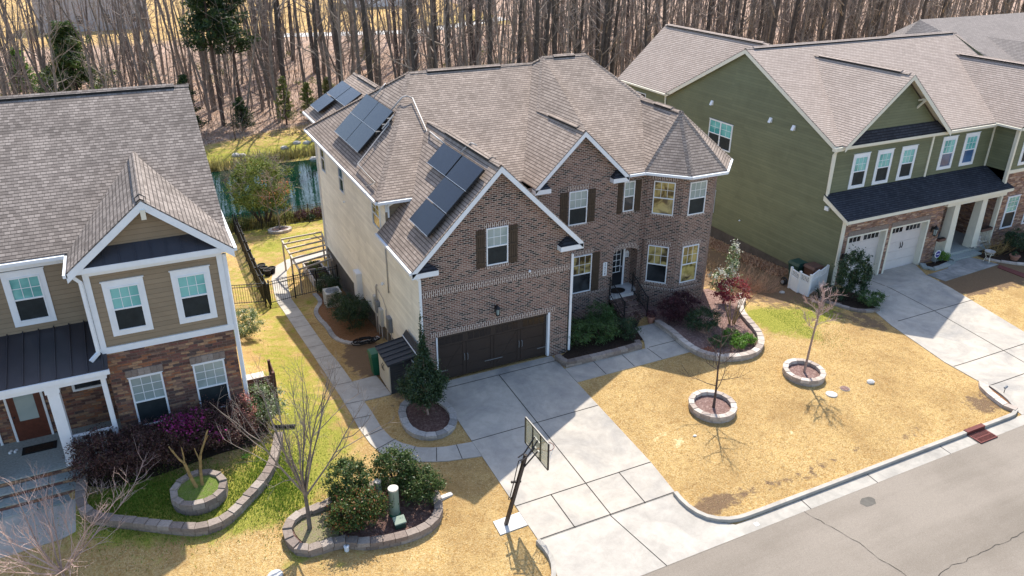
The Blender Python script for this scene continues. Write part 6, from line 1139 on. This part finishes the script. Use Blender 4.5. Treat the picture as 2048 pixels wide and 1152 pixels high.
# trellis frame
t = T('trellis', 'bleached wooden growing frame over the garden beds', 'pergola', G(-2.05, 14.2)); tz_ = -.42
cor = [(-2.02, 14.3), (-2.04, 19.0), (.35, 19.2), (-.2, 15.0)]
for x, y in cor+[(-2.03, 16.6)]: m = MB(); m.bar((x, y, terrain(x, y)-.1), (x, y, tz_), .09, .09, (1, 0, 0)); m.build('post', 'wood_grey', t)
m = MB(); m.bar((-2.02, 14.2, tz_), (-2.04, 19.1, tz_), .09, .09); m.bar((-.1, 14.9, tz_), (.35, 19.2, tz_), .09, .09)
for i in range(7): u = i/6; m.bar((-2.1, 14.25+4.8*u, tz_+.08), (-.1+.45*u, 15.0+4.25*u, tz_+.08), .08, .08)
for (x, y, sx, sy) in ((-2.02, 14.3, 0, 1), (-2.04, 19, 1, 0), (-2.04, 19, 0, -1), (-2.02, 14.3, 1, .1), (.3, 19.2, -1, 0)): m.bar((x, y, tz_-.45), (x+sx*.45, y+sy*.45, tz_), .05, .05)
m.build('beams', 'wood_grey', t)
for (x0, x1, y0, y1, lb_) in ((-1.15, -.1, 17.2, 18.4, 'raised white garden box farther under the wooden frame'), (-1.2, -.1, 14.9, 16.6, 'raised white garden box nearer the iron gate')):
    z0 = terrain(x0, y0); t = T('raised_bed', lb_, 'planter', ((x0+x1)/2, (y0+y1)/2, z0)); m = MB()
    m.box(x0, x1, y0, y0+.08, z0-.1, z0+.42); m.box(x0, x1, y1-.08, y1, z0-.1, z0+.42); m.box(x0, x0+.08, y0+.08, y1-.08, z0-.1, z0+.42); m.box(x1-.08, x1, y0+.08, y1-.08, z0-.1, z0+.42); m.build('frame', 'block_white', t)
    m = MB(); m.box(x0+.08, x1-.08, y0+.08, y1-.08, z0, z0+.34); m.build('earth', 'soil', t); m = MB(); foliage(m, ((x0+x1)/2, (y0+y1)/2, z0+.42), (.4, (y1-y0)*.4, .16), 350, .05, random.Random(5), 14, .3); m.build('plants', 'leaf_olive', t, uv=False)
for i, (x, y) in enumerate(((-3.3, 19.9), (-3.25, 19.3), (-3.15, 18.7), (-2.85, 19.0))):
    b = G(x, y); t = T('black_pot', ['black nursery pot farthest back by the side fence', 'second black nursery pot by the side fence', 'black nursery pot nearest the gate by the side fence', 'black nursery pot at the edge of the back path'][i], 'pot', b); m = MB(); m.lathe(b, [(.17, 0), (.22, .34), (.24, .34), (.24, .38), (.2, .38), (.19, .32)], 14); m.build('pot', 'rubber', t); m = MB(); m.lathe(b, [(.19, .31), (.02, .33)], 14); m.build('earth', 'soil', t)
ring((-.9, 27.3), .72, 'pale stone ring round the young tree by the pond fence', '', .62, h=.2)
rr = random.Random(19); b = G(-.9, 27.35, .1); t = vase_tree('young_tree', 'thin young tree with orange-red leaves in the ring by the pond fence', -.9, 27.35, 4.3, .9, 8, 1.5, 61, .045, 'bark_grey', 'bark_light', .1, 10, .6, .008, 'young tree', leader=True)
m = MB(); foliage(m, b+Vector((0, 0, 2.9)), (1.3, 1.3, 1.3), 200, .06, rr, 34, .15); m.build('leaves', 'leaf_orange', t, uv=False)
# ============================================================ POND BANK + TREES
rr = random.Random(20); b = G(-1.5, 29.8); t = T('feathery_tree', 'wide feathery olive-green tree leaning over the pond behind the back fence', 'tree', b); m = MB(); c = MB()
for i in range(7): a_ = i*.9+.3; limb(m, b+Vector((cos(a_)*.12, sin(a_)*.12, -.1)), (cos(a_)*.45, sin(a_)*.45, 1), 3.9, .075, .025, rr, 5, .09, .03, 6)
for i in range(80):
    d = rdir(rr); d.z = abs(d.z)*.9-.15; q = b+Vector((d.x*2.3, d.y*2.1, 2.9+d.z*2.9))
    for k in range(6):
        p, _, _ = limb(c, q, rdir(rr)+Vector((d.x*.7, d.y*.7, .5)), .75, .012, .004, rr, 3, .15, .05, 3)
m.build('trunk', 'bark_dark', t, uv=False, smooth=True); c.build('twigs', 'bark_wood2', t, uv=False); m = MB(); foliage(m, b+Vector((0, 0, 2.7)), (2.3, 2.0, 2.4), 24000, .065, rr, 210, .12, bottom=-.55); m.build('crown', 'leaf_feather', t, uv=False)
def shore(r, y0, spread): 
    i = r.randrange(48); a_, b_ = pp[i], pp[(i+1) % 48]; u = r.random(); x = a_[0]+(b_[0]-a_[0])*u; y = a_[1]+(b_[1]-a_[1])*u
    return x+r.gauss(0, .3), y+(1 if y > 38 else -1)*abs(r.gauss(.1, spread))
strips('reeds', 'reed', 30000, lambda r: (lambda q: (q[0], q[1]))(shore(r, 0, .75)), .75, 66, .035, .5)
strips('bank_grass', 'reed', 14000, lambda r: (r.uniform(-10, 22), r.uniform(29.0, 31.3)), .35, 68, .03, .6)
rr = random.Random(33)
for i, (x, y) in enumerate(((5.6, 45.9), (6.3, 46.2), (7.0, 45.7), (7.8, 46.1), (5.0, 50.3), (5.9, 50.0), (6.8, 50.5), (-.4, 48.4), (-.9, 48.7), (3.6, 49.2))): stonething(['pale boulder at the far pond edge', 'pale boulder in the rubble on the far grass bank'][0 if i < 4 else 1]+(', ' + ['westmost', 'second', 'third', 'last', 'first of three by the woods', 'middle of three by the woods', 'last of three by the woods', 'left of a pair', 'right of a pair', 'alone near the middle'][i]), x, y, .3)
for i, (x, y, r, h, mt) in enumerate(((1.0, 29.5, .6, .8, 'leaf_burgundy'), (2.2, 29.4, .6, .8, 'leaf_burgundy'), (.2, 29.7, .5, .7, 'leaf_olive'), (-3.2, 29.4, .7, .9, 'leaf_olive'), (1.6, 29.0, .35, .45, 'leaf_dark'), (-4.6, 29.6, .9, 1.1, 'leaf_variegated'))): shrub('bank_shrub', ['dark red shrub left of another behind the pond fence', 'dark red shrub nearest the house behind the pond fence', 'olive shrub just right of the feathery tree', 'olive shrub left of the feathery tree', 'small dark shrub behind the pond fence', 'pale shrub by the fence corner above the pond'][i], x, y, r, h, mt, 900, .07, 100+i)
# ---- woods
def wood_tree(seed, H, r, nb, first, Lb, bark, twig, rad_=.022, sub=4, lean=.05, tw=5):
    rr = random.Random(seed); m = MB(); c = MB(); pts, rs, _ = limb(m, (0, 0, -.5), (rr.gauss(0, lean), rr.gauss(0, lean), 1), H+.5, r, r*.18, rr, 9, .022 if r > .18 else .045, .03, 8)
    for i in range(nb):
        u = first+(1-first)*(i+rr.random())/nb; p, d = at(pts, u); a_ = rr.uniform(0, 2*pi); e = rr.uniform(.3, 1.1); L = Lb*(1.1-.55*u)*rr.uniform(.6, 1.2); r0 = max(.02, r*(1-u)*.55)
        q, _, _ = limb(c, p, (cos(a_), sin(a_), e), L, r0, rad_*.6, rr, 4, .13, .08, 4); twigs(c, q, tw, L*.4, rad_*.6, rr, sub-2)
    return m, c
PROT = []
for i, (H, r, nb, first, Lb, bk, tw, lab) in enumerate(((22, .28, 20, .3, 4.2, 'bark_wdark', 'twig_wood', 'thick straight bare trunk in the woods behind the houses'), (20, .2, 20, .22, 3.6, 'bark_grey', 'bark_wood2', 'mid-sized straight bare trunk in the woods behind the houses'), (18, .15, 22, .15, 3.4, 'bark_wood2', 'twig_wood', 'slender grey bare tree in the woods behind the houses'), (15, .11, 22, .12, 3.0, 'bark_wood2', 'twig_wood', 'thin grey bare tree with many side twigs in the woods'), (12, .085, 20, .1, 2.6, 'bark_grey', 'twig_wood', 'thin dark sapling in the woods'), (21, .34, 18, .45, 4.5, 'bark_wdark', 'bark_wood2', 'very thick dark bare trunk in the woods behind the houses'), (16, .14, 24, .1, 4.0, 'twig_wood', 'twig_wood', 'bushy light grey bare tree in the woods'), (9, .06, 18, .08, 2.2, 'bark_dark', 'twig_wood', 'small bare understory tree in the woods'))):
    m, c = wood_tree(300+i, H, r, nb, first, Lb, bk, tw); t = T('bare_tree', lab, 'bare tree', (0, 0, 0), ['thick woods trunks', 'mid woods trunks', 'slender woods trees', 'thin woods trees', 'woods saplings', 'very thick woods trunks', 'bushy woods trees', 'understory trees'][i]); a_ = m.build('trunk', bk, t, uv=False, smooth=True); b_ = c.build('crown', tw, t, uv=False); PROT.append([t, a_, b_, False])
def plant_tree(k, x, y, rz, s_):
    t, a_, b_, used = PROT[k]
    if used:
        t2 = t.copy(); COL.objects.link(t2)
        for o in (a_, b_): q = o.copy(); COL.objects.link(q); q.parent = t2
        t = t2
    else: PROT[k][3] = True
    t.location = G(x, y); t.rotation_euler = (0, 0, rz); t.scale = (s_, s_, s_*1.0)
rr = random.Random(404); placed = []
def infrustum(x, y, mx=90):
    d = Vector((x, y, terrain(x, y)+1))-Vector((CX, CY, CZ)); zz = d.dot(_F)
    if zz < 1: return False
    px, py = 1024+FPX*d.dot(_R2)/zz, 576-FPX*d.dot(_U2)/zz; return -mx < px < 2048+mx and py > -160
tries = 0
while len(placed) < 285 and tries < 20000:
    tries += 1; x = rr.uniform(-35, 112); y = (53 if x < 17 else 44)+rr.random()**1.6*(50 if x < 17 else 42)
    dens = .42 if x < 6 else (.6 if x < 20 else 1)
    if rr.random() > dens or not infrustum(x, y): continue
    if any((x-a_)**2+(y-b_)**2 < 1.3 for a_, b_ in placed): continue
    if (x+13.4)**2+(y-66)**2 < 16: continue
    placed.append((x, y)); plant_tree(rr.choices(range(8), [5, 4, 3, 2.5, 2, 3, 3, 3] if x > 6 else [1, 2, 3, 4, 4, .4, 4, 5])[0], x, y, rr.uniform(0, 6.28), rr.uniform(.85, 1.15))
# the deeper woods: one mass of trunks and branches beyond the ones that can be told apart
rr = random.Random(818); mm_ = {'bark_grey': MB(), 'twig_wood': MB(), 'bark_wood2': MB()}
for i in range(1900):
    x = rr.uniform(-38, 160); y = (56 if x < 17 else 47)+rr.random()**1.1*(62 if x > 8 else 48)
    dens = .55 if x < 4 else (.6 if x < 17 else .7)
    if rr.random() > dens or not infrustum(x, y): continue
    if (x+13.4)**2+(y-66)**2 < 12: continue
    b = G(x, y, -.3); H = rr.uniform(11, 20); r = rr.choice((.05, .07, .09, .12, .16, .2)); q, _, _ = limb(mm_[rr.choice(('bark_grey', 'bark_wood2'))], b, (rr.gauss(0, .09), rr.gauss(0, .09), 1), H, r, r*.3, rr, 5, .05, .03, 5)
    c = mm_['twig_wood']
    for k in range(13):
        p, d = at(q, rr.uniform(.03, .98)); a_ = rr.uniform(0, 6.28); z_, _, _ = limb(c, p, (cos(a_), sin(a_), rr.uniform(.1, 1.0)), rr.uniform(1.0, 3.2), max(.014, r*.2), .008, rr, 3, .18, .06, 3); twigs(c, z_, 2, 1.0, .012, rr, 1)
for k_, c in mm_.items(): o = c.build('deep_woods', k_, uv=False); o['kind'] = 'stuff'
for i in range(14):
    x = rr.uniform(-12, 40); y = rr.uniform(54, 72); b = G(x, y, .15); a_ = rr.uniform(0, 3.1); c = MB(); limb(c, b, (cos(a_), sin(a_), .02), rr.uniform(3, 7), .11, .05, rr, 5, .05, 0, 6); tag(c.build('fallen_log', 'bark_grey', uv=False, loc=b), 'fallen log lying on the leaf litter in the woods', 'fallen log', 'fallen logs in the woods')
# undergrowth
rr = random.Random(505); m = MB()
for i in range(4200):
    x = rr.uniform(-30, 90); y = (53 if x < 17 else 45)+rr.random()**1.4*50
    if not infrustum(x, y, 20): continue
    b = G(x, y)
    for k in range(3): limb(m, b, (rr.gauss(0, .35), rr.gauss(0, .35), 1), rr.uniform(.8, 3.4), .014, .006, rr, 4, .15, .03, 3)
o = m.build('undergrowth', 'twig_wood', uv=False); o['kind'] = 'stuff'
m = MB()
for i in range(90):
    x = rr.uniform(-30, 80); y = 53+rr.random()*45
    if infrustum(x, y, 20): foliage(m, G(x, y, rr.uniform(.3, 1.0)), (rr.uniform(.5, 1.3),)*2+(rr.uniform(.4, 1.0),), 160, .1, rr, 14, .3)
o = m.build('undergrowth', 'leaf_olive', uv=False); o['kind'] = 'stuff'
strips('leaf_litter', 'litter_leaf', 16000, lambda r: (r.uniform(-30, 50), 53+r.random()**1.5*40), .08, 69, .09, 2.5)
def conifer(name, label, x, y, H, r, n, seed, mat='leaf_pine', z0=.0, base=.1, sz=.14, tiers=16, tr=.12, dens=1.0):
    rr = random.Random(seed); b = G(x, y); t = T(name, label, 'evergreen', b); m = MB(); c = MB(); m.tube([b-Vector((0, 0, .3)), b+Vector((0, 0, H*.5)), b+Vector((.1, 0, H*.98))], [tr, tr*.6, .02], 7); br = MB()
    for i in range(tiers):
        u = base+(1-base)*i/tiers; R_ = r*(1-u)**.75*(.75+.4*rr.random())+.15
        for k in range(7):
            a_ = rr.uniform(0, 2*pi); L = R_*rr.uniform(.6, 1.1); p = b+Vector((0, 0, H*u)); e = p+Vector((cos(a_)*L, sin(a_)*L, L*rr.uniform(.0, .45))); br.tube([p, e], [.03, .01], 3, cap=False)
            for j in range(int(n/(tiers*7))):
                q = p.lerp(e, rr.uniform(.3, 1.05))+rdir(rr)*.26*r*.35; leafq(c, q, (rdir(rr)+Vector((0, 0, .6))).normalized(), sz*rr.uniform(.6, 1.3), rr, .35)
    m.build('trunk', 'bark_dark', t, uv=False); br.build('branch', 'bark_dark', t, uv=False); c.build('crown', mat, t, uv=False); return t
conifer('pine_tree', 'bushy young pine behind the taupe house roof', -13.4, 66, 9.8, 4.4, 18000, 701, 'leaf_pine_lit', tr=.16, sz=.19)
conifer('pine_tree', 'tall dark pine at the woods edge above the pond', -.6, 59, 19, 4.0, 13000, 702, base=.42, tr=.22, sz=.2); conifer('pine_tree', 'second tall dark pine just right of the first at the woods edge', 1.6, 61, 18, 3.6, 10000, 703, base=.38, tr=.2, sz=.2); conifer('cedar_tree', 'small dark cedar at the corner of the taupe roof', -3.9, 55.5, 6.2, 1.6, 5000, 704, sz=.13); conifer('cedar_tree', 'low dark cedar on the litter slope above the pond', .9, 56, 3.4, 1.5, 2500, 705, sz=.13)
conifer('young_pine', 'bright yellow-green young pine above the far left of the taupe roof', -19.3, 80, 5.5, 2.0, 4500, 706, 'leaf_bright', sz=.16); conifer('cedar_tree', 'dark low evergreen right of the bright young pine', -16.6, 76, 3.6, 2.4, 4000, 707, sz=.15); conifer('cedar_tree', 'olive evergreen at the far left edge of the woods', -23, 74, 4.6, 3, 5000, 708, 'leaf_olive', sz=.16)
for i, (x, y, h) in enumerate(((8.0, 58, 4), (11.2, 62, 3.5), (5.4, 57, 5.0), (22, 84, 4))): conifer('young_evergreen', ['small olive evergreen among the trunks above the rear solar panels', 'small olive evergreen deeper among the trunks', 'yellow-green evergreen at the woods edge left of the rear wing', 'distant green evergreen near the pale road'][i], x, y, h, 1.3, 2200, 720+i, 'leaf_olive', sz=.13)
# far things
patch('far_road', [(14, 112), (38, 108), (60, 118), (60, 122), (38, 112), (14, 116)], 'concrete_white', .05, 0)
def farhouse(x, y, w_, d, h, label, rot=0.0, mat='far_grey', rm='far_roof'):
    z0 = terrain(x, y); t = T('far_house', label, 'house', (x, y, z0)); m = MB(); m.box(x-w_/2, x+w_/2, y-d/2, y+d/2, z0-.5, z0+h); m.build('wall', mat, t); m = MB(); roofpoly(m, [[(x-w_/2-.4, y-d/2-.4, z0+h), (x+w_/2+.4, y-d/2-.4, z0+h), (x+w_/2+.4, y, z0+h+3), (x-w_/2-.4, y, z0+h+3)], [(x-w_/2-.4, y+d/2+.4, z0+h), (x+w_/2+.4, y+d/2+.4, z0+h), (x+w_/2+.4, y, z0+h+3), (x-w_/2-.4, y, z0+h+3)]], .1); m.build('roof', rm, t)
    for i in range(4): window(t, FR(x-w_/2+w_*(i+.35)/4, y-d/2, z0+1.0, 1, 0), 1.0, 1.5, lo='glass_dark', up='glass_dark')
farhouse(-12, 134, 17, 10, 5.5, 'grey house far beyond the woods at the top left'); farhouse(44, 150, 15, 10, 5.5, 'pale house barely visible beyond the trunks', mat='white_vinyl'); farhouse(78, 158, 15, 10, 5.5, 'second pale house beyond the dense trunks', mat='far_grey')
# ============================================================ RIGHT SIDE OBJECTS
t = T('trash_screen', 'white vinyl lattice screen folded round two trash bins by the green house', 'screen', G(21, 1)); sc_p = [(20.97, 1.9), (20.82, 1.15), (20.84, .48), (21.9, .92), (22.95, 1.35)]
for i in range(4):
    a_, c_ = sc_p[i], sc_p[i+1]; L = math.dist(a_, c_); u = Vector(((c_[0]-a_[0])/L, (c_[1]-a_[1])/L, 0)); fr = (G(*a_), u, Vector((u.y, -u.x, 0))); m = MB(); H_ = 1.15
    m.lbox(fr, .05, L-.05, -.015, .015, .1, .72); m.lbox(fr, .05, L-.05, -.025, .025, .72, .78); m.lbox(fr, .05, L-.05, -.025, .025, H_-.05, H_); m.lbox(fr, .05, L-.05, -.025, .025, .05, .11)
    k = int((L-.1)/.085)
    for j in range(k): x = .05+(j+.5)*(L-.1)/k; m.lbox(fr, x-.014, x+.014, -.008, .008, .78, H_-.05)
    for j in range(4): z = .82+j*.078; m.lbox(fr, .05, L-.05, -.008, .008, z-.012, z+.012)
    m.build('lattice_panel', 'white_vinyl', t)
for p in sc_p: m = MB(); q = G(*p); m.box(q.x-.05, q.x+.05, q.y-.05, q.y+.05, q.z-.1, q.z+1.22); m.build('post', 'white_vinyl', t)
t = T('hose_reel', 'black round object left of the white lattice screen', 'hose reel', G(20.95, 2.3)); q = G(20.95, 2.3, .25); m = MB(); m.tube([q+Vector((-.06, 0, 0)), q+Vector((.06, 0, 0))], .25, 16); m.build('drum', 'rubber', t); m = MB(); m.tube([q+Vector((-.1, 0, 0)), q+Vector((-.06, 0, 0))], .1, 12); m.build('hub', 'meter_grey', t)
rr = random.Random(91); b = G(22.75, -.45); t = T('oval_evergreen', 'tall oval dark evergreen left of the white garage doors', 'evergreen', b); m = MB(); foliage(m, b+Vector((0, 0, 1.25)), (.95, .85, 1.25), 9000, .055, rr, 110, .14); m.build('crown', 'leaf_dark', t, uv=False); m = MB(); m.tube([b-Vector((0, 0, .1)), b+Vector((0, 0, 1.5))], [.05, .03], 6); m.build('trunk', 'bark_dark', t, uv=False)
shrub('low_evergreen', 'spreading green bush at the left edge of the green house driveway', 22.85, -1.65, .65, .8, 'leaf_green', 2600, .05, 92); shrub('low_evergreen', 'low dark juniper between the lattice screen and the oval evergreen', 21.7, -.2, .75, .65, 'leaf_dark', 2600, .05, 93)
twigbush('bare_shrub', 'low pale bare twiggy plant in front of the lattice screen', 21.2, -.35, .5, .8, 22, 'twig_pink', 94, .7)
shrub('fern_plant', 'leafy green plant by the green house porch step', 31.35, .75, .38, .65, 'leaf_bright', 900, .05, 95, 'plant'); shrub('broad_shrub', 'broad dark shrub in the bed right of the green house porch', 36.6, -.4, 1.1, 1.3, 'leaf_dark', 4200, .06, 96); shrub('broad_shrub', 'bluish dark shrub at the far right edge of the bed', 38.4, -.7, 1.1, 1.2, 'leaf_dark', 3200, .06, 97); shrub('bright_plant', 'small bright green plant in the dark right bed', 36.8, -1.7, .4, .5, 'leaf_bright', 500, .06, 98, 'plant')
twigbush('bare_shrub', 'leafless olive shrub right of the green house walk', 35.0, .15, 1.0, 1.0, 60, 'bark_olive', 99, 1.0, .5)
q = G(30.75, .75); t = T('security_sign', 'blue octagonal security sign on a stake by the green house porch', 'sign', q); m = MB(); m.bar(q, q+Vector((0, 0, .55)), .02, .02, (1, 0, 0)); m.build('stake', 'conduit', t)
def octa(r, y): return [(q.x+r*cos(pi/8+i*pi/4), q.y+y, q.z+.62+r*sin(pi/8+i*pi/4)) for i in range(8)]
m = MB(); m.prism(octa(.24, -.01), (0, -.02, 0)); m.build('sign_border', 'white_vinyl', t); m = MB(); m.prism(octa(.19, -.03), (0, -.008, 0)); m.build('sign_face', 'blue_sign', t); m = MB(); m.box(q.x-.12, q.x+.12, q.y-.046, q.y-.038, q.z+.595, q.z+.645); m.build('mark', 'white_vinyl', t)
q = Vector((34.55, 1.0, -.42)); t = T('garden_statue', 'small grey and white garden figure beside the right porch column', 'statue', q); m = MB(); m.lathe(q, [(.14, 0), (.15, .08), (.1, .12), (.13, .25), (.14, .38), (.07, .46), (.1, .52), (.1, .6), (.03, .67)], 12); m.build('figure', 'rock', t); m = MB(); m.lathe(q, [(.16, 0), (.16, .05)], 12); m.build('base', 'meter_grey', t)
q = G(33.35, -.55, .03); t = T('plant_stand', 'pale wire stand holding a shallow grey bowl on the stained walk', 'plant stand', q); m = MB()
for i in range(3): a_ = i*2.09; m.tube([q+Vector((cos(a_)*.2, sin(a_)*.2, 0)), q+Vector((cos(a_)*.12, sin(a_)*.12, .3)), q+Vector((cos(a_)*.24, sin(a_)*.24, .55))], .015, 6)
m.tube([q+Vector((.22*cos(i*.5), .22*sin(i*.5), .5)) for i in range(14)], .012, 5); m.build('stand', 'cream_trim', t); m = MB(); m.lathe(q, [(.08, .5), (.24, .58), (.28, .66), (.24, .64), (.05, .56)], 16); m.build('bowl', 'rock', t)
q = Vector((34.0, .95, -.42)); t = T('small_dish', 'small dark dish at the foot of the right porch column', 'dish', q); m = MB(); m.lathe(q, [(.1, 0), (.14, .07), (.12, .07), (.08, .02)], 12); m.build('dish', 'meter_grey', t); m = MB(); m.lathe(q, [(.09, .02), (.08, .045)], 12); m.build('water', 'glass_dark', t)
for x0, x1, lb_ in ((31.0, 31.55, 'brown planter box on the railing left of the porch columns'), (34.6, 35.6, 'brown planter box on the railing right of the porch columns')):
    t = T('rail_planter', lb_, 'planter', (x0, 1.1, .44)); m = MB(); m.box(x0, x1, 1.0, 1.2, .45, .6); m.build('box', 'bin_brown', t); m = MB(); m.box(x0+.02, x1-.02, 1.02, 1.18, .6, .61); m.build('earth', 'soil', t)
q = G(21.35, -9.75, .05); t = T('spot_light', 'small dark spotlight in the corner mulch bed', 'garden light', q); m = MB(); m.bar(q, q+Vector((0, 0, .25)), .02, .02, (1, 0, 0)); m.build('stake', 'black_metal', t); m = MB(); m.tube([q+Vector((-.05, 0, .26)), q+Vector((.08, .0, .32))], .05, 10); m.build('lamp', 'meter_grey', t)
q = G(20.1, 2.4); stonething('flat pale stone near the lattice screen', 19.95, 1.35, .12, 'rock')
